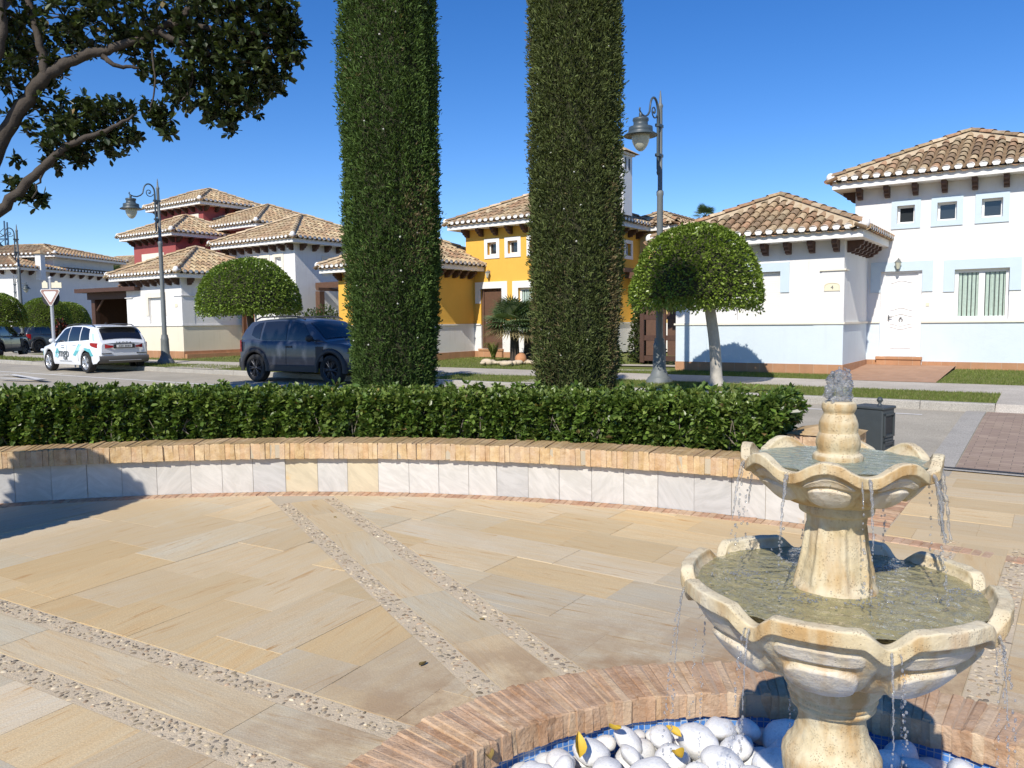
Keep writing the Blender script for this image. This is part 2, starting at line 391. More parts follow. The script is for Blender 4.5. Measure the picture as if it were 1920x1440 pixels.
MAT['kerb'] = mat_ground('kerb_concrete', (.35, .33, .29), (.43, .40, .35), 2, 60, .25)
MAT['grassbase'] = mat_ground('turf', (.12, .15, .035), (.19, .205, .065), 2.2, 45, .6, c3=(.19, .17, .07))
MAT['earth'] = mat_ground('earth', (.25, .2, .13), (.33, .27, .18), 1.5, 40, .5)
MAT['paint'] = simple('road_paint', (.66, .64, .6), .8, .25, 12)
def mat_paver(name, c1, c2, mortar, w, h, rot):
    n = N(name); v = n.coord(rot=(0, 0, rot))
    b = n.new('ShaderNodeTexBrick'); n.link(v, b.inputs['Vector']); b.inputs['Scale'].default_value = 1
    b.inputs['Brick Width'].default_value = w; b.inputs['Row Height'].default_value = h; b.inputs['Mortar Size'].default_value = .004; b.inputs['Mortar Smooth'].default_value = .3
    b.inputs['Color1'].default_value = (*c1, 1); b.inputs['Color2'].default_value = (*c2, 1); b.inputs['Mortar'].default_value = (*mortar, 1); b.inputs['Bias'].default_value = -.1
    vv = n.coord(); c = n.mix(n.rng_(n.noise(vv, 3, 5, .7), .35, .65), b.outputs[0], n.mix(1.0, b.outputs[0], (.84, .83, .8), 'MULTIPLY'))
    c = n.mix(n.math('MULTIPLY', n.rng_(n.noise(vv, 80, 2), .3, .7), .2), c, (.2, .16, .12))
    n.col(c).set(Roughness=.92); n.bump(b.outputs['Fac'], -.5, .006); return n.m
MAT['paver'] = mat_paver('driveway_paver', (.42, .31, .23), (.33, .235, .18), (.17, .13, .1), .21, .105, rad(35))
MAT['terracotta'] = mat_paver('terracotta_path', (.47, .27, .165), (.42, .235, .14), (.4, .3, .22), .3, .3, rad(35))
MAT['plinth'] = mat_paver('terracotta_plinth', (.52, .27, .14), (.45, .23, .12), (.5, .38, .28), .3, .6, 0)
MAT['white'] = stucco('white_stucco', (.77, .755, .73), amt=.32)
MAT['blue'] = stucco('blue_stucco', (.62, .695, .735), amt=.16)
MAT['cream'] = stucco('cream_stucco', (.78, .70, .55))
MAT['creamtrim'] = stucco('cream_trim', (.80, .74, .62))
MAT['yellow'] = stucco('yellow_stucco', (.80, .46, .085), (.7, .6, .5))
MAT['red'] = stucco('red_stucco', (.36, .095, .09), (.7, .6, .6))
MAT['ochre'] = stucco('ochre_stucco', (.62, .45, .2))
MAT['wpaint'] = simple('white_paint', (.82, .81, .79), .5, .04, 5)
MAT['bpaint'] = simple('pale_blue_paint', (.54, .64, .70), .6, .05, 5)
MAT['door_w'] = simple('white_door', (.84, .83, .82), .35, .03, 5)
MAT['wood'] = simple('dark_wood', (.075, .035, .022), .65, .35, 12, .3, 30)
MAT['brownwood'] = simple('brown_wood', (.115, .058, .034), .65, .3, 12, .3, 30)
MAT['orangewood'] = simple('orange_wood', (.42, .17, .04), .5, .25, 10)
MAT['shutter'] = simple('shutter_slats', (.78, .76, .72), .6, .04, 3)
def mat_glass():
    n = N('window_glass'); n.col((.03, .035, .04)).set(Roughness=.04); n.b.inputs['Specular IOR Level'].default_value = .8; return n.m
MAT['glass'] = mat_glass()
MAT['curtain'] = simple('green_curtain', (.42, .52, .45), .9, .25, 14)
def mat_tile():
    n = N('roof_tile'); v = n.coord(); a = n.attr(); f = n.noise(v, 9, 6, .65); g = n.noise(v, 2.0, 4, .6)
    c = n.mix(n.rng_(f, .3, .72), n.mix(1.0, a, (.62, .6, .58), 'MULTIPLY'), n.mix(1.0, a, (1.2, 1.2, 1.18), 'MULTIPLY'))
    c = n.mix(n.math('MULTIPLY', n.rng_(n.noise(v, 24, 4, .7), .55, .72), .45), c, (.42, .36, .26))
    n.col(c).set(Roughness=.92); n.b.inputs['Specular IOR Level'].default_value = .2; n.bump(f, .4, .02); return n.m
MAT['tile'] = mat_tile()
MAT['mortar'] = simple('hip_mortar', (.52, .41, .27), .95, .25, 5, .6, 40)
MAT['eave'] = simple('eave_white', (.80, .78, .74), .85, .1, 5, .2, 30)
MAT['lampgrey'] = simple('lamp_post_paint', (.155, .17, .17), .55, .15, 4, .05, 40)
MAT['lampdark'] = simple('lamp_hood_paint', (.055, .075, .085), .45, .15, 6)
MAT['lampglass'] = simple('frosted_globe', (.50, .50, .40), .3, .08, 6)
MAT['bin'] = simple('bin_paint', (.052, .062, .066), .5, .2, 10, .15, 30)
MAT['black'] = simple('black_plastic', (.02, .02, .022), .6, .2, 10)
MAT['tyre'] = simple('tyre_rubber', (.022, .022, .022), .85, .2, 20)
MAT['alloy'] = simple('alloy_rim', (.62, .63, .64), .3, .1, 6, metal=.7)
MAT['darkalloy'] = simple('dark_rim', (.05, .05, .055), .35, .1, 6, metal=.5)
MAT['carwhite'] = simple('white_car_paint', (.80, .82, .84), .3, .02, 2, coat=.8)
MAT['carnavy'] = simple('slate_car_paint', (.043, .052, .076), .3, .04, 2, coat=.45)
MAT['cargrey'] = simple('grey_car_paint', (.09, .09, .095), .3, .04, 2, coat=.8)
MAT['cladding'] = simple('grey_cladding', (.10, .095, .088), .6, .1, 8)
MAT['darkclad'] = simple('dark_cladding', (.028, .028, .03), .6, .1, 8)
MAT['redlight'] = simple('red_lens', (.32, .012, .016), .15, .1, 5)
MAT['darklens'] = simple('smoked_lens', (.05, .03, .03), .12, .1, 5)
MAT['clearlens'] = simple('clear_lens', (.6, .62, .65), .1, .1, 5)
MAT['teal'] = simple('teal_vinyl', (.10, .42, .46), .3, .05, 3)
MAT['paleteal'] = simple('pale_teal_vinyl', (.36, .70, .76), .3, .05, 3)
MAT['decal'] = simple('grey_lettering', (.06, .075, .085), .4, .05, 3)
MAT['signgrey'] = simple('sign_back', (.45, .46, .47), .5, .1, 5, metal=.3)
MAT['signwhite'] = simple('sign_face', (.76, .75, .72), .5, .05, 5)
MAT['signred'] = simple('sign_border', (.34, .2, .165), .5, .1, 5)
MAT['signcream'] = simple('name_plate', (.74, .68, .5), .5, .05, 5)
MAT['steel'] = simple('blue_steel', (.06, .12, .2), .5, .15, 5)
MAT['jar'] = simple('terracotta_jar', (.5, .23, .1), .8, .2, 8)
MAT['rock'] = simple('garden_rock', (.58, .48, .34), .9, .3, 6, .6, 20)
MAT['redleaf'] = leafmat('dark_red_leaf', rough=.5)
MAT['metalhandle'] = simple('door_metal', (.3, .3, .3), .3, .1, 5, metal=.8)
# ------------------------------------------------------------------ plaza
RC = np.array([.83, 1.79]); R_OUT, R_IN = 1.68, 1.37      # pool ring
WC = np.array([-2.255, -.81]); R_WALL = 8.116             # curved seat wall
SCN = np.array([.82, 1.95])                               # where the pebble strips meet
def clip(poly, n, d):
    out = []; m = len(poly)
    for i in range(m):
        a, b = poly[i], poly[(i + 1) % m]; da, db = a @ n - d, b @ n - d
        if da >= 0: out.append(a)
        if da * db < 0: out.append(a + (b - a) * (da / (da - db)))
    return out
def dirv(deg): return np.array([math.cos(rad(deg)), math.sin(rad(deg))])
def perp(v): return np.array([-v[1], v[0]])
OH = np.array([7.27, 17.0]); HU = dirv(-35); HW = dirv(55)   # house row frame: along the street, away from it
def PQ(p, q): return OH + HU * p + HW * q
Q_PLAZA = -8.92
def grain(o, G):
    a = o.data.attributes.new('Grain', 'FLOAT_VECTOR', 'POINT'); a.data.foreach_set('vector', np.asarray(G, np.float32).ravel())

SLABCOL = dict(beige=(.595, .49, .325), gold=(.595, .45, .25), pale=(.615, .53, .385), grey=(.505, .445, .33), ltgrey=(.565, .50, .365), honey=(.60, .47, .28))
def slab_colour(c, sector):
    r = np.hypot(*(c - RC)); h = rng.random()
    if sector == 's1':
        if r < 2.6: k = rng.choice(['grey', 'ltgrey', 'beige'], p=[.55, .3, .15])
        elif c[1] > 5.6: k = rng.choice(['beige', 'ltgrey', 'pale'], p=[.5, .35, .15])
        else: k = rng.choice(['gold', 'honey', 'beige', 'pale', 'ltgrey'], p=[.27, .31, .2, .14, .08])
    elif sector == 's2':
        if r < 2.9 : k = rng.choice(['grey', 'ltgrey', 'beige'], p=[.5, .3, .2])
        elif c[0] < -.2 and c[1] > 4.2: k = rng.choice(['pale', 'ltgrey', 'beige', 'honey'], p=[.4, .25, .25, .1])
        else: k = rng.choice(['honey', 'beige', 'pale', 'gold'], p=[.34, .42, .16, .08])
    elif sector == 'strip': k = rng.choice(['beige', 'ltgrey', 'honey', 'grey'], p=[.55, .25, .1, .1])
    elif sector == 's3': k = rng.choice(['beige', 'pale', 'honey', 'grey'], p=[.45, .25, .2, .1])
    else: k = rng.choice(['honey', 'beige', 'ltgrey', 'gold', 'pale'], p=[.3, .38, .16, .08, .08])
    return np.clip(np.array(SLABCOL[k]) * (1 + rng.normal(0, .05)), 0, 1)

mb = MB(); GR = []
def slab_poly(poly, ang, sector, rect_c):
    poly = np.array(poly)
    if len(poly) < 3: return
    area = .5 * abs(np.dot(poly[:, 0], np.roll(poly[:, 1], 1)) - np.dot(poly[:, 1], np.roll(poly[:, 0], 1)))
    if area < .004: return
    cen = poly.mean(0); v = poly - cen; L = np.linalg.norm(v, axis=1)[:, None]; top = cen + v * np.maximum(.2, (1 - .001 / L))
    z = rng.normal(0, .0012); n = len(top)
    b = np.c_[top, np.full(n, z)]; lo = np.c_[poly, np.full(n, -.0055)]
    col = slab_colour(cen, sector)
    mb.add(np.vstack([b, lo]), [list(range(n))] + [[n + i, n + (i + 1) % n, (i + 1) % n, i] for i in range(n)], col)
    a = dirv(ang + rng.normal(0, 5)); s = rng.uniform(0, 50)
    gx = np.vstack([b, lo])[:, :2] @ a * 1.3 + s; gy = np.vstack([b, lo])[:, :2] @ perp(a) * 15 + s
    GR.append(np.c_[gx, gy, np.full(2 * n, s)])
def lay(ang, sector, planes, inside=None, course=(.4, .5), length=(.55, .95), box=(-7, 9, 1.2, 14), ringclip=True, outside=None):
    a = dirv(ang); b = perp(a)
    cs = np.array([(box[i], box[j]) for i in (0, 1) for j in (2, 3)], float)
    la, lb = cs @ a, cs @ b; y = lb.min()
    while y < lb.max():
        h = rng.uniform(*course); x = la.min() + rng.uniform(0, .8)
        while x < la.max():
            l = rng.uniform(*length); poly = [a * x + b * y, a * (x + l) + b * y, a * (x + l) + b * (y + h), a * x + b * (y + h)]
            c = sum(poly) / 4; x += l
            if not (box[0] < c[0] < box[1] and box[2] < c[1] < box[3]): continue
            if ringclip:
                d = c - RC; r = np.hypot(*d)
                if r < 1.3: continue
                if r < 2.4: poly = clip(poly, d / r, d @ RC / r + 1.52)
            for n, dd in planes:
                poly = clip(poly, n, dd)
                if len(poly) < 3: break
            if len(poly) < 3: continue
            d = c - WC; r = np.hypot(*d); m = d / r
            if inside and r > inside - 1.2: poly = clip(poly, -m, -(m @ WC + inside))
            if outside and r < outside + 1.2: poly = clip(poly, m, m @ WC + outside)
            if len(poly) >= 3: slab_poly(poly, ang, sector, c)
        y += h
HWID = .275
dA, dB, dR = dirv(118.5), dirv(150.3), dirv(53.5)
def side(dv, off, sgn): n = perp(dv) * sgn; return (n, n @ SCN + off)
lay(60.3, 's1', [side(dA, HWID, 1), side(dB, HWID, -1)], inside=7.95)
lay(145, 's2', [side(dA, HWID, -1), side(dR, HWID, 1)], inside=7.95, course=(.34, .46))
lay(60.3, 's3', [side(dB, HWID, 1)], inside=7.95)
lay(145, 's4', [side(dR, HWID, -1), (-HW, -(HW @ OH) - Q_PLAZA)], inside=7.95, box=(1.5, 9, 0.5, 9))
lay(145, 's5', [(-HW, -(HW @ OH + Q_PLAZA)), side(dirv(55.9), .15, -1) if False else (HU, HU @ np.array([2.88, 5.81]))], outside=8.13, box=(2, 12, -1, 10))
# the slabs between the two pebble lines of every strip
def strip_slabs(dv, deg, r1):
    n = perp(dv); r = 1.45
    while r < r1:
        l = rng.uniform(.55, .9); p0 = SCN + dv * r; p1 = SCN + dv * min(r + l, r1)
        c = .5 * (p0 + p1)
        slab_poly([p0 - n * .14, p1 - n * .14, p1 + n * .14, p0 + n * .14], deg, 'strip', c); r += l
strip_slabs(dA, 118.5, 5.65); strip_slabs(dB, 150.3, 6.6); strip_slabs(dR, 53.5, 4.15)
plz = structure(mb.build('plaza_floor', MAT['slab'])); grain(plz, np.concatenate(GR))
# mortar bed under the slabs
mb = MB(); rr = [1.5, 2.5, 4, 6, 8, 11, 15]
for i in range(72):
    a0, a1 = i * 5, i * 5 + 5
    for r0, r1 in zip(rr, rr[1:]):
        poly = [RC + dirv(a0) * r0, RC + dirv(a0) * r1, RC + dirv(a1) * r1, RC + dirv(a1) * r0]
        poly = clip(poly, -HW, -(HW @ OH + Q_PLAZA))
        if len(poly) > 2: mb.add([(*p, -.006) for p in poly], [list(range(len(poly)))])
structure(mb.build('floor_joints', MAT['grout']))
# pebble strips
mb = MB(); ms = MB()
PEBC = [(.45, .36, .23), (.31, .235, .15), (.25, .205, .15), (.50, .405, .26), (.55, .46, .32), (.37, .26, .16), (.43, .36, .255), (.47, .37, .23), (.38, .30, .19), (.49, .39, .25)]
def halfdome(c, ax, ay, h, rot, col):
    m, k = 8, 3
    a = np.linspace(0, 2 * np.pi, m, endpoint=False); P = []
    for t in np.linspace(0, 1, k, endpoint=False):
        rr_ = math.cos(t * math.pi / 2); z = math.sin(t * math.pi / 2) * h
        x, y = np.cos(a) * ax * rr_, np.sin(a) * ay * rr_
        P.append(np.c_[c[0] + x * math.cos(rot) - y * math.sin(rot), c[1] + x * math.sin(rot) + y * math.cos(rot), np.full(m, c[2] + z)])
    P = np.concatenate(P); P = np.vstack([P, [c[0], c[1], c[2] + h]])
    f = [[i, (i + 1) % m, m + (i + 1) % m, m + i] for i in range(m)] + [[m + i, m + (i + 1) % m, 2 * m + (i + 1) % m, 2 * m + i] for i in range(m)] + [[2 * m + i, 2 * m + (i + 1) % m, 3 * m] for i in range(m)]
    mb.add(P, f, col, True)
for dv, r1, dens in ((dA, 5.65, 620), (dB, 6.6, 620), (dR, 4.2, 620)):
    n = perp(dv)
    for sg in (-1, 1):
        o0, o1 = sorted((sg * .145, sg * .272))
        q = [SCN + dv * 1.4 + n * o0, SCN + dv * r1 + n * o0, SCN + dv * r1 + n * o1, SCN + dv * 1.4 + n * o1]
        ms.add([(*p, -.0025) for p in q], [[0, 1, 2, 3]])
        placed = []
        for _ in range(int((r1 - 1.4) * .127 * dens * 2.2)):
            c = SCN + dv * rng.uniform(1.4, r1) + n * rng.uniform(o0 + .012, o1 - .012)
            if np.hypot(*(c - RC)) < 1.66: continue
            L = rng.uniform(.008, .019)
            near = [1 for pc, pl in placed[-400:] if abs(pc[0] - c[0]) < .05 and np.hypot(*(pc - c)) < (L + pl) * .66]
            if near: continue
            placed.append((c, L))
            halfdome((*c, -.004), L, L * rng.uniform(.45, .75), rng.uniform(.003, .009), rng.uniform(0, 3.14) if rng.random() < .4 else math.atan2(n[1], n[0]) + rng.normal(0, .5), palette(1, PEBC, .2)[0])
structure(ms.build('strip_bed', MAT['strip'])); structure(mb.build('pebble_strip', MAT['pebble']))

def bricks(mb, fr, n, length, gap, z0, z1, cols, jit=.004, dz=.004, dl=.004, skew=0.):
    """row of bricks on edge; fr(t)->(origin, along, across) for t in 0..n"""
    for i in range(n):
        o, al, ac = fr(i + .5); wd = gap * .5 * rng.uniform(.94, 1.03)
        zt = z1 + rng.normal(0, dz); l0 = rng.normal(0, dl); l1 = length + rng.normal(0, dl); col = palette(1, cols, .05)[0]
        P = []
        for z, ins in ((z0, 0), (zt - .006, 0), (zt, .005)):
            for s, l in ((-1, l0), (1, l0), (1, l1), (-1, l1)):
                ll = l + ins if l == l0 else l - ins
                p = o + al * (s * (wd - ins)) + ac * ll + al * skew * ll; P.append((p[0] + rng.normal(0, jit * .5), p[1] + rng.normal(0, jit * .5), z + rng.normal(0, jit * .4)))
        f = [[0, 1, 5, 4], [1, 2, 6, 5], [2, 3, 7, 6], [3, 0, 4, 7], [4, 5, 9, 8], [5, 6, 10, 9], [6, 7, 11, 10], [7, 4, 8, 11], [8, 9, 10, 11], [3, 2, 1, 0]]
        mb.add(P, f, col)
def arc(c, r, a0, a1, n, inward=False):
    def fr(t):
        a = a0 + (a1 - a0) * t / n; d = dirv(a); return c + d * r, perp(d), d
    return fr
CREAMB = [(.60, .44, .25), (.57, .41, .22), (.62, .47, .28), (.53, .38, .2), (.60, .44, .27), (.57, .39, .22)]
PINKB = [(.50, .31, .2), (.55, .38, .26), (.44, .26, .17), (.58, .42, .28), (.48, .33, .22)]
RINGB = [(.50, .33, .205), (.53, .37, .23), (.45, .285, .175), (.55, .41, .27), (.49, .335, .215), (.48, .32, .20)]
# flush brick band along the wall and on across the plaza
mb = MB(); n = int(rad(88) * 8.03 / .062)
bricks(mb, arc(WC, 7.955, 116, 28, n), n, .16, .062, -.02, .002, PINKB, .002, .0012, .002)
o = np.array([2.79, 5.87]); dv = HW
nb = 27
bricks(mb, lambda t: (o + dv * (.0 + t * .068) - HU * .12, dv, HU), nb, .22, .068, -.02, .002, PINKB, .002, .0012, .002)
structure(mb.build('brick_band', MAT['band']))
# ------------------------------------------------------------------ seat wall
wall = tag(empty('garden_wall', (WC[0], WC[1], 0)), 'low curved garden wall of pale marble slabs under a sandy brick coping', 'wall')
def L2(p): return np.array([p[0] - WC[0], p[1] - WC[1]])
Z0 = np.zeros(2); mb = MB(); GR = []; a = 54.0
while a < 121:
    da = math.degrees(rng.choice([.27, .29, .31, .3]) / R_WALL); g = math.degrees(.0016 / R_WALL)
    P = []
    r0 = R_WALL + rng.normal(0, .0015)
    for aa in np.linspace(a + g, a + da - g, 3):
        for z in (0, .335): P.append((*(dirv(aa) * r0), z))
    P = np.array(P); h = rng.random()
    col = np.array((.60, .575, .53) if h < .74 else (.53, .515, .49) if h < .95 else (.62, .54, .41)) * (1 + rng.normal(0, .035))
    mb.add(P, [[0, 1, 3, 2], [2, 3, 5, 4]], col)
    if any(a < k <= a + da for k in (89.1, 85.2, 113.0)): mb.F[-1][1][:] = (.63, .54, .375)
    s = rng.uniform(0, 60); t = np.radians(np.arctan2(P[:, 1], P[:, 0]) * 0 + np.degrees(np.arctan2(P[:, 1], P[:, 0]))) * R_WALL
    th = rng.uniform(.3, 1.0) * rng.choice([-1, 1], p=[.3, .7]); ca, sa = math.cos(th), math.sin(th)
    GR.append(np.c_[(t * ca + P[:, 2] * sa) * .6 + s, (-t * sa + P[:, 2] * ca) * 2.2 + s, np.full(len(P), s)]); a += da
fac = mb.build('marble_facing', MAT['marble'], wall); grain(fac, np.concatenate(GR))
mb = MB()      # core, back and right-hand return of the wall
for aa in np.arange(54, 121, 2.):
    q = [dirv(aa) * (R_WALL + .02), dirv(aa + 2) * (R_WALL + .02), dirv(aa + 2) * 8.42, dirv(aa) * 8.42]
    mb.prism([tuple(x) for x in q], -.03, .33)
e0 = dirv(54) * R_WALL; e1 = e0 + HW * .95
q = [e0, e1, e1 - HU * .3, e0 - HU * .3]; mb.prism([tuple(x) for x in q][::-1], -.03, .33)
mb.build('wall_core', MAT['grout'], wall)
mb = MB(); n = int(rad(121 - 53.6) * 8.1 / .047)
bricks(mb, arc(Z0, 8.055, 121, 53.6, n), n, .40, .047, .33, .478, CREAMB, .005, .0022, .0045, skew=.0)
bricks(mb, lambda t: (e0 + HW * (.42 + t * .058) + HU * .05, HW, -HU), 9, .38, .058, .33, .478, CREAMB, .005)
mb.build('brick_coping', MAT['coping'], wall)
mb = MB()
for aa in np.arange(54, 121, 1.):
    q = [dirv(aa) * 8.064, dirv(aa + 1) * 8.064, dirv(aa + 1) * 8.44, dirv(aa) * 8.44]; mb.prism([tuple(x) for x in q], .337, .462, (.58, .47, .3))
mb.build('coping_mortar', MAT['grout'], wall)
# end pier with a low pyramid top
pc = at(1550, 830, 6.75)[:2]
pier = tag(empty('brick_pier', (pc[0], pc[1], 0), rad(-35)), 'square brick pier with low pyramid top at the end of the hedge', 'pier')
mb = MB(); s = .27
for k in range(4):
    R4 = lambda p, k=k: rotz(p, k * math.pi / 2)
    bricks(mb, lambda t, R4=R4: (R4((-s + (t) * .0675, -s)), R4((1, 0)), R4((0, 1))), 8, .1, .0675, -.02, .60, CREAMB if k else PINKB + CREAMB[:2], .004)
mb.build('shaft', MAT['coping'], pier)
mb = MB(); t = .285
mb.add([(-t, -t, .602), (t, -t, .602), (t, t, .602), (-t, t, .602), (0, 0, .68)], [[0, 1, 4], [1, 2, 4], [2, 3, 4], [3, 0, 4], [3, 2, 1, 0]], (.55, .4, .22))
mb.build('cap', MAT['coping'], pier)
# ------------------------------------------------------------------ pool
pool = tag(empty('fountain_pool', (RC[0], RC[1], 0)), 'round sunken fountain pool with a reddish brick rim and blue mosaic wall', 'pool')
mb = MB(); n = 244
bricks(mb, arc(Z0, R_IN, 0, 360, n), n, R_OUT - R_IN, 2 * math.pi * 1.53 / n, -.082, .022, RINGB, .005, .0025, .0045)
mb.build('brick_rim', MAT['ring'], pool)
mb = MB(); mb.lathe([(R_IN + .005, -.078), (R_IN + .005, .016), (R_OUT - .006, .016), (R_OUT - .006, -.05)], 160, smooth=False); mb.build('rim_mortar', MAT['rimmortar'], pool)
mb = MB(); a = np.linspace(0, 2 * np.pi, 97); P = np.array([[(math.cos(t) * 1.40, math.sin(t) * 1.40, z) for z in (-.30, -.03)] for t in a])
mb.grid(P, flip=False); mos = mb.build('mosaic_wall', MAT['mosaic'], pool)
grain(mos, np.array([[(t * 1.40, z + .30, 0) for z in (-.30, -.03)] for t in a]).reshape(-1, 3))
mb = MB(); mb.lathe([(1.41, -.295), (.7, -.295), (.001, -.295)], 48); fl = mb.build('pool_floor', MAT['mosaic'], pool)
co = np.zeros(len(fl.data.vertices) * 3); fl.data.vertices.foreach_get('co', co); grain(fl, co.reshape(-1, 3))
# white pebbles: each a thing
def noise3(P, seed, f=1.0):
    r = np.random.default_rng(seed); out = np.zeros(len(P))
    for _ in range(6):
        k = r.normal(size=3) * f; out += np.sin(P @ k + r.uniform(0, 6.28))
    return out / 6
stones = []
for k in range(8):
    m = MB(); n1, n2 = 18, 12; a = np.linspace(0, 2 * np.pi, n1, endpoint=False); b = np.linspace(.05, np.pi - .05, n2)
    P = np.stack([np.outer(np.cos(a), np.sin(b)), np.outer(np.sin(a), np.sin(b)), np.tile(-np.cos(b), (n1, 1))], -1)
    f = 1 + .26 * noise3(P.reshape(-1, 3), k, 1.7) + .09 * noise3(P.reshape(-1, 3), k + 50, 3.6); P = P * f.reshape(n1, n2, 1)
    P *= np.array([1, rng.uniform(.68, .95), rng.uniform(.5, .72)]); m.grid(P, wrap_u=True)
    m.add(P[:, 0], [list(range(n1))[::-1]], smooth=True); m.add(P[:, -1], [list(range(n1))], smooth=True)
    o = m.build('white_pebble', MAT['wstone']); stones.append(o)
placed = []; first = set()
def put_stone(c, r, k):
    src = stones[k]
    if k in first: o = src.copy(); COL.objects.link(o)
    else: o = src; first.add(k)
    o.location = tuple(c); o.scale = (r, r, r); o.rotation_euler = (rng.normal(0, .3), rng.normal(0, .3), rng.uniform(0, 6.28))
    tag(o, 'smooth white pebble lying among others in the fountain pool', 'pebble', 'white pebbles in the fountain pool')
for lay_, (lo, hi, z0, cnt, ov) in enumerate(((.075, .105, -.175, 125, .82), (.045, .07, -.135, 120, .74), (.05, .10, -.085, 105, .80))):
    k = 0
    for _ in range(9000):
        if k >= cnt: break
        c = np.array([rng.uniform(-.5, 2.3), rng.uniform(2.3, 3.2)]); dr = np.hypot(*(c - RC)); r = rng.uniform(lo, hi)
        if dr + r * .8 > 1.395 or np.hypot(*(c - np.array([.82, 1.93]))) < .19 + r: continue
        if lay_ == 2 and dr > 1.27: continue
        if any(np.hypot(*(c - p[:2])) < (r + q) * ov for p, q, l in placed if l == lay_ or (lay_ == 1 and l == 0)): continue
        p = np.array([c[0], c[1], z0 + rng.normal(0, .008)]); placed.append((p, r, lay_)); put_stone(p, r, int(rng.integers(0, 8))); k += 1
for k in range(8):
    if k not in first: put_stone((.1 + .2 * k, 2.1, -.28), .06, k)
# fallen leaves
def fallen(c, size, rz, mat, label, curl=.25):
    m = MB(); xs = np.linspace(0, 1, 6); hw = np.array([.02, .2, .27, .24, .15, .01])
    P = np.array([[(x, y * h, curl * (abs(y) ** 2 * h * 2 + (x - .5) ** 2)) for y in (-1, -.5, 0, .5, 1)] for x, h in zip(xs, hw)]) * size
    m.grid(P, flip=True); o = m.build('fallen_leaf', mat); o.location = tuple(c); o.rotation_euler = (rng.normal(0, .25), rng.normal(0, .25), rz)
    tag(o, label, 'leaf', 'fallen leaves'); return o
for (px, py, s, l) in ((1083, 1423, .10, 'curled yellow leaf leaning on the white pebbles, leftmost in the pool'), (1142, 1368, .08, 'yellow leaf caught between white pebbles near the mosaic wall'),
                       (1268, 1412, .09, 'olive yellow leaf standing upright between white pebbles'), (1276, 1384, .07, 'orange leaf between white pebbles close to the fountain'), (920, 1428, .07, 'dry brown leaf lying on pebbles at the left edge of the pool')):
    d = at(px, py, 1.0); e = np.array([0, 0, EYE]); t = (-.03 - EYE) / (d[2] - EYE); p = e + (d - e) * t
    fallen(p, s, rng.uniform(0, 6), MAT['yleaf'] if 'brown' not in l else MAT['bleaf'], l, .5).rotation_euler = (rng.uniform(-.6, .6), rng.uniform(-.7, -.2), rng.uniform(0, 6))
for (px, py, s, l) in ((787, 1250, .055, 'curled olive leaf lying alone on the grey flagstones near the brick rim'), (1765, 940, .075, 'dark dry leaf on the flagstones to the right of the fountain'), (1600, 1092, .03, 'small dark leaf'), (907, 1162, .04, 'tiny brown leaf on the pebble lined strip of flagstones'), (627, 969, .04, 'tiny dry leaf lying near the curved wall on the plaza')):
    if l == 'small dark leaf': continue
    d = at(px, py, 1.0); e = np.array([0, 0, EYE]); t = (.004 - EYE) / (d[2] - EYE); fallen(e + (d - e) * t, s, rng.uniform(0, 6), MAT['bleaf'], l, .5)
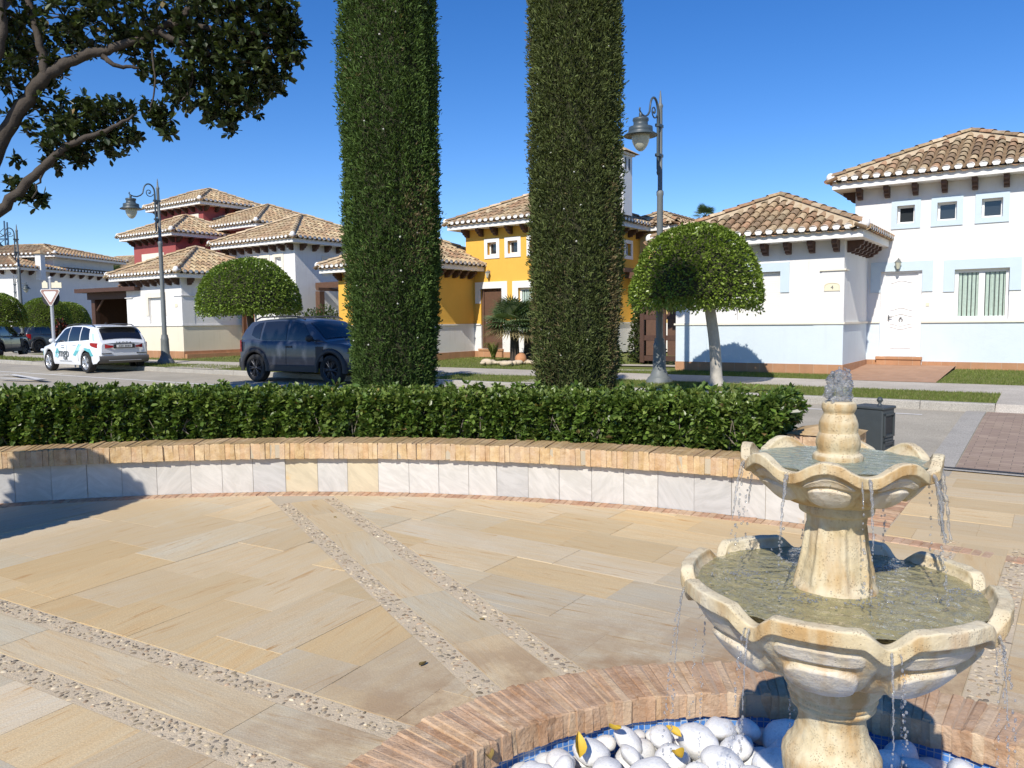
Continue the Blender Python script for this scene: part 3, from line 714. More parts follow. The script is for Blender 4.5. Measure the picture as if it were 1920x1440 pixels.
# ------------------------------------------------------------------ fountain
FX, FY = .82, 1.93
ftn = tag(empty('stone_fountain', (FX, FY, 0)), 'weathered cream stone fountain with two scalloped bowls and water spilling over', 'fountain')
VAL0 = math.radians(-90 - 22.8 + 17)          # angle of one rim notch, seen from the camera it is left of the middle
def lobe(th): return ((th - VAL0) / (math.pi / 4)) % 1.0 * 2 - 1     # -1..1 inside one petal
def smooth(x, a, b): t = np.clip((x - a) / (b - a), 0, 1); return t * t * (3 - 2 * t)
def bowl(name, R, zrim, H, r0, drop, wave, lip, nt=384):
    """R rim radius, zrim rim height, H depth down to the neck radius r0"""
    th = np.linspace(0, 2 * np.pi, nt, endpoint=False); ph = lobe(th); ap = np.abs(ph)
    edge = (.5 - .5 * np.cos(np.pi * ap)) ** 1.15 if wave else smooth(ap, .6, 1.0)
    pin = smooth(ap, .7, 1.0)
    rimz = -drop * edge
    pts = []; msk = []; k_ = R / .385; rl = R - .012 * k_                     # underside runs up to just below the lip
    lipz = -lip * 1.15
    for t in np.linspace(0, 1, 80):
        r = r0 + (rl - r0) * (t ** .80 if wave else t ** .76)
        z = -H + (H + lipz) * (t ** 1.35 if wave else t ** 1.5)
        up = float(smooth(np.array([t]), .62, 1)[0])
        m1 = np.abs(ph / .70) ** 3.2 + abs((t - .54) / .20) ** 3.2; m2 = np.abs(ph / .72) ** 6 + abs((t - .855) / .07) ** 4
        d = .013 * k_ * (1 - smooth(m1, .78, 1.06)) + .007 * k_ * (1 - smooth(m2, .75, 1.05)) + .016 * k_ * math.sin(min(1, t * 1.15) * math.pi) * (1 - ph ** 2) - .006 * k_ * smooth(ap, .9, 1.0) * min(1, t * 4)
        pts.append(((r + d) * (1 - .04 * pin * up), z + rimz * up - d * .5)); msk.append(np.maximum(1 - smooth(m1, .7, 1.1), .8 * (1 - smooth(m2, .7, 1.1))))
    for (dr, dz) in ((.0, -1.12 * lip), (.20 * lip, -1.10 * lip), (.26 * lip, -1.03 * lip), (.27 * lip, -.96 * lip), (.28 * lip, -.6 * lip), (.27 * lip, -.20 * lip), (.26 * lip, -.11 * lip), (.20 * lip, -.025 * lip), (.12 * lip, .0), (.02 * lip, .012 * lip), (-.3 * lip, .02 * lip), (-.58 * lip, .01 * lip), (-.68 * lip, .0), (-.74 * lip, -.06 * lip), (-.78 * lip, -.25 * lip), (-.86 * lip, -.6 * lip)):
        pts.append(((R + dr) * (1 - .04 * pin), rimz + dz))
    for t in np.linspace(0, 1, 10)[1:]:
        pts.append(((R - .86 * lip) * (1 - t * .75) * (1 - .035 * pin * (1 - t)), rimz * (1 - t) - .6 * lip - (H * .60) * math.sin(t * math.pi / 2)))
    P = np.array([np.stack([r * np.cos(th), r * np.sin(th), z + zrim + 0 * th], -1) for r, z in pts]).transpose(1, 0, 2)
    jit = .0015 * noise3(P.reshape(-1, 3), 5, 60).reshape(P.shape[:2]) + .0015 * noise3(P.reshape(-1, 3), 9, 130).reshape(P.shape[:2])
    P[..., :2] *= (1 + jit / R)[..., None]; P[..., 2] += jit
    K = np.ones((nt, P.shape[1] - 1)); mm = np.array(msk).T; K[:, :mm.shape[1]] = 1 - mm
    m = MB(); m.grid(P, np.repeat(K.reshape(-1, 1), 3, 1), wrap_u=True); return m.build(name, MAT['fountain'], ftn)
bowl('lower_bowl', .376, .946, .232, .115, .038, False, .033)
bowl('upper_bowl', .228, 1.274, .138, .080, .033, True, .024)
def column(name, prof, n=96, flute=None):
    """turned stone; flute=(z0,z1,count,depth) presses shallow arched panels into it"""
    pr = []
    for (r0, z0), (r1, z1) in zip(prof, prof[1:]):
        k = max(1, int(abs(z1 - z0) / .006))
        for i in range(k): t = i / k; pr.append((r0 + (r1 - r0) * t, z0 + (z1 - z0) * t))
    pr.append(prof[-1]); pr = np.array(pr); th = np.linspace(0, 2 * np.pi, n, endpoint=False)
    Rr = np.tile(pr[:, 0], (n, 1)).astype(float); Z = np.tile(pr[:, 1], (n, 1))
    if flute:
        z0, z1, c, dep = flute; ph = (th / (2 * np.pi) * c + .2) % 1 * 2 - 1
        tz = np.clip((Z - z0) / (z1 - z0), 0, 1); inside = smooth(tz, 0, .08) * (1 - smooth(tz, .86, .97))
        Rr -= dep * inside * (1 - smooth(np.abs(ph), .62, .82))[:, None] - dep * .6 * inside * np.exp(-((np.abs(ph) - .9) / .1) ** 2)[:, None]
    P = np.stack([Rr * np.cos(th)[:, None], Rr * np.sin(th)[:, None], Z], -1)
    j = .0016 * noise3(P.reshape(-1, 3), 3, 70).reshape(P.shape[:2]) + .0012 * noise3(P.reshape(-1, 3), 4, 150).reshape(P.shape[:2])
    P[..., 0] *= 1 + j / .08; P[..., 1] *= 1 + j / .08
    m = MB(); m.grid(P, wrap_u=True); m.add(P[:, -1], [list(range(n))]); return m.build(name, MAT['fountain'], ftn)
def curve(pts, k=6):
    """smooth (r,z) profile through the points (Catmull-Rom)"""
    p = np.array([pts[0]] + list(pts) + [pts[-1]], float); out = []
    for i in range(1, len(p) - 2):
        for t in np.linspace(0, 1, k, endpoint=False):
            out.append(tuple(.5 * ((2 * p[i]) + (-p[i - 1] + p[i + 1]) * t + (2 * p[i - 1] - 5 * p[i] + 4 * p[i + 1] - p[i + 2]) * t * t + (-p[i - 1] + 3 * p[i] - 3 * p[i + 1] + p[i + 2]) * t ** 3)))
    out.append(tuple(pts[-1])); return out
column('lower_pedestal', [(.17, -.33), (.17, -.05), (.155, -.03)] + curve([(.155, .0), (.15, .12), (.12, .28), (.105, .38), (.118, .43), (.122, .47), (.112, .495), (.098, .515), (.085, .55), (.082, .575), (.087, .605)]) +
       curve([(.101, .608), (.104, .616), (.100, .624)]) + curve([(.105, .626), (.109, .634), (.106, .643)]) + curve([(.108, .646), (.120, .665), (.123, .690), (.118, .712), (.10, .722)]))
column('upper_column', curve([(.110, .83), (.107, .90), (.097, .935), (.082, 1.0), (.073, 1.06), (.071, 1.09), (.073, 1.108)]) + curve([(.084, 1.111), (.089, 1.116), (.090, 1.128), (.086, 1.138)]) + [(.078, 1.140)] + [(.078, 1.153), (.088, 1.158), (.09, 1.175)], flute=(.925, 1.095, 8, .006))
column('finial', curve([(.050, 1.20), (.057, 1.236), (.060, 1.246), (.058, 1.258), (.049, 1.264)]) + curve([(.050, 1.272), (.053, 1.288), (.050, 1.305), (.045, 1.315)]) + curve([(.046, 1.322), (.046, 1.338), (.040, 1.354), (.036, 1.362)]) + curve([(.037, 1.366), (.041, 1.376), (.039, 1.389), (.030, 1.393)]))
# water in the bowls
def disc(name, R, z, mat, amp, seed):
    m = MB(); a = np.linspace(0, 2 * np.pi, 96, endpoint=False); rs = np.linspace(.04, R, 40)
    ph = lobe(a); pinch = 1 - .03 * smooth(np.abs(ph), .7, 1.0)
    P = np.stack([np.outer(np.cos(a) * pinch, rs), np.outer(np.sin(a) * pinch, rs), np.full((96, 40), z)], -1)
    q = P.reshape(-1, 3); P[..., 2] += (amp * noise3(q, seed, 45) + amp * .7 * noise3(q, seed + 1, 90)).reshape(96, 40)
    m.grid(P, wrap_u=True, flip=True); return m.build(name, mat, ftn)
disc('lower_water', .345, .919, MAT['water_low'], .0022, 21)
disc('upper_water', .206, 1.246, MAT['water_up'], .002, 31)
# bubbles where water lands
m = MB()
for (dx, dy, r) in ((.12, -.05, .06), (.30, -.06, .04), (.03, -.125, .06), (-.10, -.09, .045), (.17, .13, .05), (-.2, .1, .04), (.2, -.1, .05)):
    for _ in range(60): a_, q_ = rng.uniform(0, 6.28), r * math.sqrt(rng.random()); m.ball((dx + math.cos(a_) * q_, dy + math.sin(a_) * q_ * .7, .9195), rng.uniform(.0012, .004), 6, 4, sq=(1, 1, .6))
stuff(m.build('foam', MAT['foam'], ftn))
# bubbling jet on top
m = MB()
n1, n2 = 40, 44; a = np.linspace(0, 2 * np.pi, n1, endpoint=False); zz = np.linspace(0, 1, n2)
prof = np.interp(zz, [0, .1, .25, .45, .6, .8, .93, 1], [.022, .028, .026, .030, .028, .024, .017, .002])
P = np.stack([np.outer(np.cos(a), prof), np.outer(np.sin(a), prof), np.tile(1.385 + zz * .088, (n1, 1))], -1); q = P.reshape(-1, 3)
f = 1 + .30 * noise3(q, 61, 160) + .26 * noise3(q, 62, 330); P[..., :2] *= f.reshape(n1, n2, 1); m.grid(P, wrap_u=True, flip=False)
prof2 = prof * .3; P2 = np.stack([np.outer(np.cos(a), prof2), np.outer(np.sin(a), prof2), np.tile(1.385 + zz * .08, (n1, 1))], -1); q = P2.reshape(-1, 3)
P2[..., :2] *= (1 + .4 * noise3(q, 63, 260)).reshape(n1, n2, 1); m.grid(P2, wrap_u=True)
for _ in range(70):
    a_ = rng.uniform(0, 6.28); h = rng.uniform(0, 1); r = rng.uniform(.012, .04) * (1 - .3 * h)
    m.ball((math.cos(a_) * r, math.sin(a_) * r, 1.39 + h * .085), rng.uniform(.0015, .006), 8, 6, sq=(1, 1, rng.uniform(.8, 1.8)))
m.ball((-.032, -.012, 1.415), .011, 10, 8, sq=(1, 1, 1.5)); m.ball((-.036, -.01, 1.428), .006, 8, 6)
m.build('water_jet', MAT['water_jet'], ftn)
# strands spilling over the notches, breaking into drops
m = MB()
def strand(th, r, z, zend, v=.16, rad0=.006, wob=.006, brk=.35):
    d = np.array([math.cos(th), math.sin(th)]); T = math.sqrt(2 * (z - zend) / 9.8); pts = []; n = int((z - zend) / .006)
    for i in range(n):
        t = T * (i / n) ** .7; dz = 4.9 * t * t; s = dz / (z - zend)
        p = d * (r + v * t) + perp(d) * wob * s * math.sin(i * .5 + th * 7); pts.append((p[0] + rng.normal(0, .0008), p[1] + rng.normal(0, .0008), z - dz, s))
    pts = np.array(pts); cut = int(n * brk)
    if cut > 3:
        rr = rad0 * (1 - .55 * np.linspace(0, 1, cut)) * (1 + .45 * np.sin(np.arange(cut) * 1.3 + th) * np.linspace(.2, 1, cut)); m.tube(pts[:cut, :3], np.maximum(rr, .0012), 7)
    for p in pts[cut:]:
        if rng.random() < .62 * (1 - .5 * p[3]): m.ball((p[0] + rng.normal(0, .002), p[1] + rng.normal(0, .002), p[2]), rng.uniform(.0014, .0034), 7, 5, sq=(1, 1, rng.uniform(1, 1.9)))
for i in range(8):
    th = VAL0 + i * math.pi / 4
    strand(th, .229, 1.238, .925, brk=.62, rad0=.0042, wob=.004); 
    for k in range(1): strand(th + rng.normal(0, .05), .226, 1.236, .925, v=rng.uniform(.05, .2), brk=.3, rad0=.0025, wob=.003)
    strand(th, .376, .905, -.13 if i % 2 else -.2, v=.12, brk=.3, rad0=.0028, wob=.006)
    strand(th + rng.normal(0, .04), .374, .902, .35, v=.2, brk=.1, rad0=.002)
th = VAL0 + 2 * math.pi / 4                        # the strongest overflow, at the right
for k in range(4): strand(th + rng.normal(0, .07), .234, 1.242, .98, v=rng.uniform(.12, .22), brk=.85, rad0=.006, wob=.008)
for _ in range(70):
    a_ = rng.uniform(0, 6.28); r = rng.uniform(.1, .33); m.ball((math.cos(a_) * r, math.sin(a_) * r, .922 + abs(rng.normal(0, .012))), rng.uniform(.0012, .0035), 6, 5)
m.build('falling_water', MAT['water_jet'], ftn)
# ------------------------------------------------------------------ ground, road, pavements
def sheet(name, pts, mat, quads=None, kind=True):
    m = MB(); m.add(pts, quads or [list(range(len(pts)))]); o = m.build(name, mat)
    if kind: structure(o)
    return o
PN = [-130, -60, -44, -36, -30, -24, -20, -16, -12, -8, -4, 0, 3.1, 8, 20, 60]          # stations along the street
KQ = [-2.6, -2.6, -3.0, -3.6, -3.9, -4.0, -4.0, -4.0, -4.0, -4.0, -4.0, -4.0, -4.0, -4.0, -4.0, -4.0]   # kerb
SN = [-1.6, -1.6, -1.9, -2.4, -2.8, -3.0, -2.9, -2.75, -2.6, -2.6, -2.58, -2.58, -2.58, -2.58, -2.58, -2.58]
SF = [-.4, -.4, -.8, -1.3, -1.7, -2.0, -1.9, -1.5, -1.15, -1.08, -1.08, -1.08, -1.08, -1.08, -1.08, -1.08]
def zq(q):      # street surface height, falling from the far kerb towards the plaza
    return .12 if q > -5 else max(0.0, .12 + (q + 5) * .12 / 3.9)
def band(name, q0, q1, z0, z1, mat, p0=-130, p1=60, sub=1):
    st = [p for p in sorted(set(PN + [p0, p1])) if p0 <= p <= p1]; m = MB()
    f = lambda q, p: float(np.interp(p, PN, q)) if isinstance(q, list) else q
    for a, b in zip(st, st[1:]):
        v = [(*PQ(a, f(q0, a)), z0), (*PQ(b, f(q0, b)), z0), (*PQ(b, f(q1, b)), z1), (*PQ(a, f(q1, a)), z1)]
        m.add(v, [[0, 1, 2, 3]])
    return structure(m.build(name, mat))
ground = sheet('ground', [(-1500, -300, -.6), (1500, -300, -.6), (1500, 2500, -.6), (-1500, 2500, -.6)], MAT['earth'])
m = MB()        # street with crossfall, running along the houses and opening into a side street far left
qs = [-9.3, -8.9, -8, -7, -6, -5, -3.0]
for a, b in zip(PN, PN[1:]):
    for q0, q1 in zip(qs, qs[1:]): m.add([(*PQ(a, q0), zq(q0)), (*PQ(b, q0), zq(q0)), (*PQ(b, q1), zq(q1)), (*PQ(a, q1), zq(q1))], [[0, 1, 2, 3]])
m.add([(*PQ(-130, -60), .11), (*PQ(-32, -60), .02), (*PQ(-32, -9.2), .02), (*PQ(-130, -9.2), .11)], [[0, 1, 2, 3]])
m.add([(*PQ(-130, -3.2), .118), (*PQ(-37, -3.2), .118), (*PQ(-37, 90), .118), (*PQ(-130, 90), .118)], [[0, 1, 2, 3]])
structure(m.build('road', MAT['asphalt']))
# kerb, grass verge, sidewalk, lawn
m = MB()
for a, b in zip(PN, PN[1:]):
    if b <= -36 or a >= 3.1: continue
    ka, kb = np.interp([a, b], PN, KQ)
    k = max(1, int((b - a) / 1.0))
    for i in range(k):
        t0, t1 = i / k, (i + 1) / k; g = .004
        pa, pb = a + (b - a) * t0 + g, a + (b - a) * t1 - g; qa, qb = ka + (kb - ka) * t0, ka + (kb - ka) * t1
        A0, A1, B0, B1 = PQ(pa, qa - .15), PQ(pa, qa), PQ(pb, qb - .15), PQ(pb, qb)
        v = [(*A0, .1), (*B0, .1), (*A0, .235), (*B0, .235), (*(A0 + HW * .02), .255), (*(B0 + HW * .02), .255), (*A1, .255), (*B1, .255)]
        m.add(v, [[0, 1, 3, 2], [2, 3, 5, 4], [4, 5, 7, 6]])
structure(m.build('kerb', MAT['kerb']))
band('grass_verge', KQ, SN, .252, .285, MAT['grassbase'], -36, 3.1)
band('sidewalk', SN, SF, .287, .325, MAT['concrete'], -36, 60)
def lawnq(p): return np.interp(p, [-45, -24, -15, -13, -5, 0, 60], [1.0, 1.0, 1.0, 5, 5.0, 5, 5])
band('lawn', SF, [9.0] * len(PN), .322, .47, MAT['grassbase'], -36, 60)
# crossings of concrete through the verge in front of every house drive
for a, b in ((-6.0, -4.6), (-10.9, -8.6), (-19.6, -17.0), (-29.0, -27.5)):
    m = MB(); k = 3
    for i in range(k):
        pa, pb = a + (b - a) * i / k, a + (b - a) * (i + 1) / k
        f = lambda L, p: float(np.interp(p, PN, L))
        m.add([(*PQ(pa, f(KQ, pa) - .16), .262), (*PQ(pb, f(KQ, pb) - .16), .262), (*PQ(pb, f(SN, pb)), .293), (*PQ(pa, f(SN, pa)), .293)], [[0, 1, 2, 3]])
    structure(m.build('drive_crossing', MAT['concrete']))
band('crossing_ramp', [q - .16 for q in KQ], KQ, .13, .245, MAT['concrete'], 3.1, 20)
band('crossing_slab', KQ, SN, .245, .287, MAT['concrete'], 3.1, 20)
# paved strips through the yellow house's lawn and the terracotta path to the white door
def pstrip(name, pq, mat, z0=.33, z1=.46):
    m = MB(); m.add([(*PQ(p, q), zz) for p, q, zz in pq], [[0, 1, 2, 3]]); return structure(m.build(name, mat))
pstrip('terracotta_path', [(.02, -1.09, .33), (1.95, -1.09, .33), (1.95, 2.64, .462), (.02, 2.64, .462)], MAT['terracotta'])
for q0 in (-.75, .75): pstrip('lawn_path', [(-6.6, q0, .345 + .022 * (q0 + .8)), (-3.95, q0 + .2, .35 + .022 * (q0 + .8)), (-3.95, q0 + .65, .365 + .022 * (q0 + .8)), (-6.6, q0 + .45, .36 + .022 * (q0 + .8))], MAT['concrete'])
# raised paver crossing on the right with its concrete edge and slot drain
m = MB(); m.add([(*PQ(p, q), zq(q) + .012) for p, q in ((3.0, Q_PLAZA + .12), (14, Q_PLAZA + .12), (14, -7), (3.0, -7))], [[0, 1, 2, 3]])
m.add([(*PQ(p, q), zq(q) + .012) for p, q in ((3.0, -7), (14, -7), (14, -5), (3.0, -5))], [[0, 1, 2, 3]]); m.add([(*PQ(p, q), zq(q) + .012) for p, q in ((3.0, -5), (14, -5), (14, -4.16), (3.0, -4.16))], [[0, 1, 2, 3]])
structure(m.build('paver_crossing', MAT['paver']))
m = MB()
for q0, q1 in ((Q_PLAZA + .1, -7), (-7, -5), (-5, -4.16)): m.add([(*PQ(p, q), zq(q) + .016) for p, q in ((2.72, q0), (2.99, q0), (2.99, q1), (2.72, q1))], [[0, 1, 2, 3]])
structure(m.build('crossing_edge', MAT['kerb']))
m = MB(); m.add([(*PQ(p, q), .018) for p, q in ((2.9, Q_PLAZA + .03), (14, Q_PLAZA + .03), (14, Q_PLAZA + .12), (2.9, Q_PLAZA + .12))], [[0, 1, 2, 3]]); structure(m.build('slot_drain', MAT['black']))
m = MB(); m.add([(*PQ(p, q), .014) for p, q in ((-7, Q_PLAZA - .06), (14, Q_PLAZA - .06), (14, Q_PLAZA + .03), (-7, Q_PLAZA + .03))], [[0, 1, 2, 3]]); structure(m.build('plaza_edge', MAT['kerb']))
# road markings
def mark(name, pts): m = MB(); m.add([(*PQ(p, q), zq(q) + .005) for p, q in pts], [list(range(len(pts)))]); return structure(m.build(name, MAT['paint']))
mark('road_line', [(-3.5, -5.0), (2.2, -5.0), (2.2, -4.9), (-3.5, -4.9)])
for k in range(5): p = -22.5 - k * 5.2; mark('bay_line', [(p, -6.35), (p + .1, -6.35), (p + .1, -4.05), (p, -4.05)])
mark('road_line', [(-48, -6.4), (-10, -6.4), (-10, -6.3), (-48, -6.3)])
g = lambda px, py: (lambda d: (np.array([0, 0, EYE]) + (d - np.array([0, 0, EYE])) * ((.10 - EYE) / (d[2] - EYE)))[:2])(at(px, py, 1.0))
m = MB()
for a, b in (((0, 704), (22, 703)), ((22, 703), (86, 713)), ((86, 713), (0, 709.5))):
    A, B = g(*a), g(*b); n = perp((B - A) / np.hypot(*(B - A))) * .09; m.add([(*(A - n), .118), (*(B - n), .118), (*(B + n), .118), (*(A + n), .118)], [[0, 1, 2, 3]])
structure(m.build('road_arrow', MAT['paint']))
# planting bed behind the seat wall
m = MB()
for a in range(30, 150, 3):
    for r0, r1, z0, z1 in ((8.38, 9.6, .40, .36), (9.6, 11.5, .36, .06), (11.5, 15, .06, .005)):
        if a < 57 and r0 < 11: z0 = z1 = .004
        poly = [np.array([*(WC + dirv(aa) * r), z]) for aa, r, z in ((a, r0, z0), (a, r1, z1), (a + 3, r1, z1), (a + 3, r0, z0))]
        poly = clip(poly, np.array([*(-HW), 0]), -(HW @ OH + Q_PLAZA + (.25 if a >= 57 else 0)))
        if len(poly) > 2 and a >= 57: m.add(poly, [list(range(len(poly)))])
structure(m.build('planting_bed', MAT['earth']))
# grass blades
m = MB()
def grass_on(n, p0, p1, q0, q1, z0, z1, h=.05):
    p = rng.uniform(p0, p1, n); f0 = np.interp(p, PN, q0) if isinstance(q0, list) else np.full(n, q0); f1 = np.interp(p, PN, q1) if isinstance(q1, list) else np.full(n, q1)
    t = rng.random(n); q = f0 + (f1 - f0) * t; P = OH + np.outer(p, HU) + np.outer(q, HW)
    P = np.c_[P, z0 + (z1 - z0) * t - .004]; D = np.c_[rng.normal(0, .35, (n, 2)), np.ones(n)]
    c = palette(n, [(.13, .175, .032), (.165, .215, .05), (.21, .23, .075), (.11, .15, .026), (.25, .235, .1)], .15)
    leaves(m, P, D, h * rng.uniform(.5, 1.3, n), c, 2.0, 3.0, BLADE, np.array([(0, 1, 2)]))
grass_on(42000, -7, 3.1, KQ, SN, .252, .285, .045); grass_on(16000, -25, -7, KQ, SN, .252, .285, .06); grass_on(4000, -36, -25, KQ, SN, .252, .285, .08)
grass_on(34000, -6.5, .0, SF, [0.0] * len(PN), .322, .345, .045); grass_on(34000, 1.97, 7, SF, [2.6] * len(PN), .322, .378, .045); grass_on(24000, -16, -6, SF, [3.0] * len(PN), .322, .39, .055); grass_on(9000, -30, -16, SF, [2.0] * len(PN), .322, .37, .07)
stuff(m.build('grass', leafmat('grass_blade', rough=.6, trans=.2, spec=.2)))
# ------------------------------------------------------------------ hedge
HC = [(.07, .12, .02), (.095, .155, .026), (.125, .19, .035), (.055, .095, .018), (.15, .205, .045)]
def hedge_height(a): return .862 + .075 * smooth(np.asarray(a, float), 84, 108) - .03 * (1 - smooth(np.asarray(a, float), 58, 64))
hd = tag(empty('clipped_hedge', (WC[0], WC[1], 0)), 'long low clipped hedge of glossy leaves growing behind the curved brick wall', 'hedge')
m = MB(); A0, A1, RI, RO_ = 58.8, 121.0, 8.47, 9.42
for a in np.arange(A0 + .6, A1, 1.5):
    q = [dirv(a) * (RI + .16), dirv(a + 1.5) * (RI + .16), dirv(a + 1.5) * (RO_ - .16), dirv(a) * (RO_ - .16)]; m.prism([tuple(x) for x in q], .36, float(hedge_height(a)) - .17)
m.build('shade_core', MAT['core'], hd)  # dark solid added inside the hedge so no light passes through
def rosettes(mb, P, Nn, nl, size, cols, spread=.95, width=1.0, dead=.012):
    n = len(P); k = nl
    Pn = np.repeat(P, k, 0); Nr = np.repeat(Nn, k, 0); d = Nr * rng.uniform(.15, .9, (n * k, 1)) + unit(n * k) * spread
    s = size * rng.uniform(.65, 1.25, n * k)
    c = palette(n, cols, .2).repeat(k, 0) * (1 + rng.normal(0, .12, (n * k, 1)))
    q = rng.random(n * k) < dead; c[q] = palette(int(q.sum()), [(.30, .24, .05), (.22, .15, .06), (.16, .12, .05)], .15) * .9 if q.any() else c[q]
    leaves(mb, Pn + rng.normal(0, size * .08, (n * k, 3)), d, s, np.clip(c, .004, 1), width, .5)
m = MB()
for _ in range(260):        # bare stems low on the front
    a = rng.uniform(A0 + .5, A1); d = dirv(a); r = RI + rng.uniform(.05, .14); z = rng.uniform(.40, .5); t_ = perp(d) * rng.normal(0, .12)
    m.tube([(*(d * r), z), (*(d * (r - .03) + t_ * .5), z + .13), (*(d * (r - .02) + t_), z + .27)], [.007, .005, .003], 5)
m.build('stems', MAT['stem'], hd)
m = MB()
n = 6000        # front face
a = rng.uniform(A0, A1, n); z = rng.uniform(.44, 1, n); hh = hedge_height(a); z = .44 + (hh - .44) * (z - .44) / .56
bump_ = .035 * np.sin(a * 2.3) + .03 * np.sin(a * 5.1 + z * 9) + rng.uniform(0, .13, n) ** 1.2 + .07 * np.clip(np.sin(a * 11 + z * 14) * np.sin(a * 3.1 - z * 8), 0, 1)
r = RI + bump_ + .05 * smooth(z, .75, 1.0)
d = np.c_[np.cos(np.radians(a)), np.sin(np.radians(a)), np.zeros(n)]
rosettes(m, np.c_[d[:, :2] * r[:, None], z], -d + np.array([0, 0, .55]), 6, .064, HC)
n = 8500        # top
a = rng.uniform(A0, A1, n); r = rng.uniform(RI, RO_, n); z = hedge_height(a) + .025 * np.sin(a * 3.7 + r * 6) + .02 * np.sin(a * 8.1) - rng.uniform(0, .12, n) ** 1.2 + (rng.random(n) < .03) * rng.uniform(0, .05, n)
d = np.c_[np.cos(np.radians(a)), np.sin(np.radians(a)), np.zeros(n)]
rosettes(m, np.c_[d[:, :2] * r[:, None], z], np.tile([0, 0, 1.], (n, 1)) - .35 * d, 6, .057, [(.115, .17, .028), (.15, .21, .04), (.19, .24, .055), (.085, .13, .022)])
n = 1100        # end and back
r = rng.uniform(RI, RO_, n); z = rng.uniform(.4, .93, n); a = A0 + rng.uniform(-.4, .5, n) + .3 * np.sin(z * 14)
d = np.c_[np.cos(np.radians(a)), np.sin(np.radians(a)), np.zeros(n)]; tn = np.array([math.sin(rad(A0)), -math.cos(rad(A0)), .4])
rosettes(m, np.c_[d[:, :2] * r[:, None], z], np.tile(tn, (n, 1)), 6, .07, HC)
n = 1500; a = rng.uniform(A0, A1, n); z = rng.uniform(.3, .93, n); r = RO_ - rng.uniform(0, .1, n); d = np.c_[np.cos(np.radians(a)), np.sin(np.radians(a)), np.zeros(n)]
rosettes(m, np.c_[d[:, :2] * r[:, None], z], d + np.array([0, 0, .4]), 6, .075, HC)
e = dirv(A0 - .9) * 8.66     # the spray of leaves that sticks out at the right end
rosettes(m, np.array([[e[0], e[1], .80], [e[0] + .05, e[1] - .02, .76], [e[0] + .02, e[1], .73]]), np.tile([.9, -.4, .1], (3, 1)), 6, .085, [(.03, .05, .012)], .7)
m.build('foliage', MAT['hedge'], hd)
# ------------------------------------------------------------------ cypresses
def cypress(c, R0, H, seed, label, cols, dryt=.6):
    t = tag(empty('cypress_tree', (*c, 0)), label, 'tree', 'clipped cypress columns behind the hedge')
    prof = lambda z: R0 * np.interp(z, [0, .5, 1.2, 2.8, 5, 7.5, H - 1.6, H - .5, H], [.72, .82, .93, 1.0, .99, .92, .74, .45, .05])
    m = MB(); zz = np.linspace(.1, H - .4, 40); a = np.linspace(0, 2 * np.pi, 24, endpoint=False)
    P = np.stack([np.outer(np.cos(a), prof(zz) * .84), np.outer(np.sin(a), prof(zz) * .84), np.tile(zz, (24, 1))], -1); m.grid(P, wrap_u=True); m.build('shade_core', MAT['core'], t)  # the first solid is an added dark core blocking light through the column
    m = MB(); m.tube([(0, 0, 0), (.01, 0, .6), (0, 0, H * .8)], [.11, .1, .03], 8); m.build('trunk', MAT['bark'], t)
    m = MB(); n = 64000
    z = H * (1 - np.sqrt(1 - rng.random(n) * .97)) * 1.0; z = np.where(rng.random(n) < .78, rng.uniform(.15, 5.9, n), rng.uniform(.15, H, n))
    th = rng.uniform(0, 2 * np.pi, n)
    q = np.c_[np.cos(th) * 1.0, np.sin(th) * 1.0, z * .55]; cl = noise3(q, seed, 4.5); cl2 = noise3(np.c_[q[:, :2] * 2, z * .8], seed + 1, 7.0)
    q3 = noise3(np.c_[q[:, :2], z * .5], seed + 7, 13.0); q4 = noise3(np.c_[q[:, :2] * 2.2, z * .22], seed + 11, 5.0); q5 = noise3(np.c_[q[:, :2] * .6, z * .5], seed + 13, 2.6)
    dep = rng.uniform(0, 1, n) ** 1.5
    r = prof(z) * (1 + .07 * cl + .06 * cl2 + .05 * q3 + .07 * q4 + .06 * q5) - .17 * dep * prof(z) + np.where(rng.random(n) < .035, rng.uniform(.01, .06, n), 0)
    d = np.c_[np.cos(th), np.sin(th), np.zeros(n)]
    D = d * rng.uniform(.3, 1.0, (n, 1)) + np.array([0, 0, .75]) + unit(n) * .55
    c_ = palette(n, cols, .16) * (1 + .22 * cl2 + .2 * q3 + .3 * q4)[:, None]
    dry = (noise3(q, seed + 3, 3.0) + .25 * rng.normal(size=n) - .10 * np.clip(z - 2, 0, 3)) > dryt
    c_[dry] = palette(int(dry.sum()), [(.19, .15, .075), (.14, .12, .055)], .2)
    P = np.c_[d[:, :2] * r[:, None], z]
    for k in range(2):
        leaves(m, P + rng.normal(0, .014, (n, 3)), D + unit(n) * .7, rng.uniform(.028, .062, n), np.clip(c_ * (1 + rng.normal(0, .1, (n, 1))), .004, 1), .55, 1.2)
    m.build('crown', MAT['cyp'], t)
    m = MB()
    for _ in range(34):
        z1 = rng.uniform(1, 6.5); a1 = rng.uniform(math.pi * 1.05, math.pi * 1.95); r1 = float(prof(z1)) * 1.0
        m.ball((math.cos(a1) * r1, math.sin(a1) * r1, z1), rng.uniform(.009, .014), 7, 5)
    stuff(m.build('cones', MAT['cone'], t)); return t
GC = [(.075, .125, .028), (.06, .10, .024), (.095, .15, .035), (.045, .078, .018)]
GC2 = [(.095, .12, .036), (.078, .098, .03), (.12, .145, .045), (.058, .075, .024)]
pL, pR = at(741, 600, 9.35), at(1081, 600, 9.35)
cypress(pL[:2], .555, 8.6, 1, 'tall clipped cypress column beside the dark car, deep green', GC)
cypress(pR[:2], .53, 7.45, 2, 'tall clipped cypress column beside the palm, with brownish patches low down', GC2, .34)
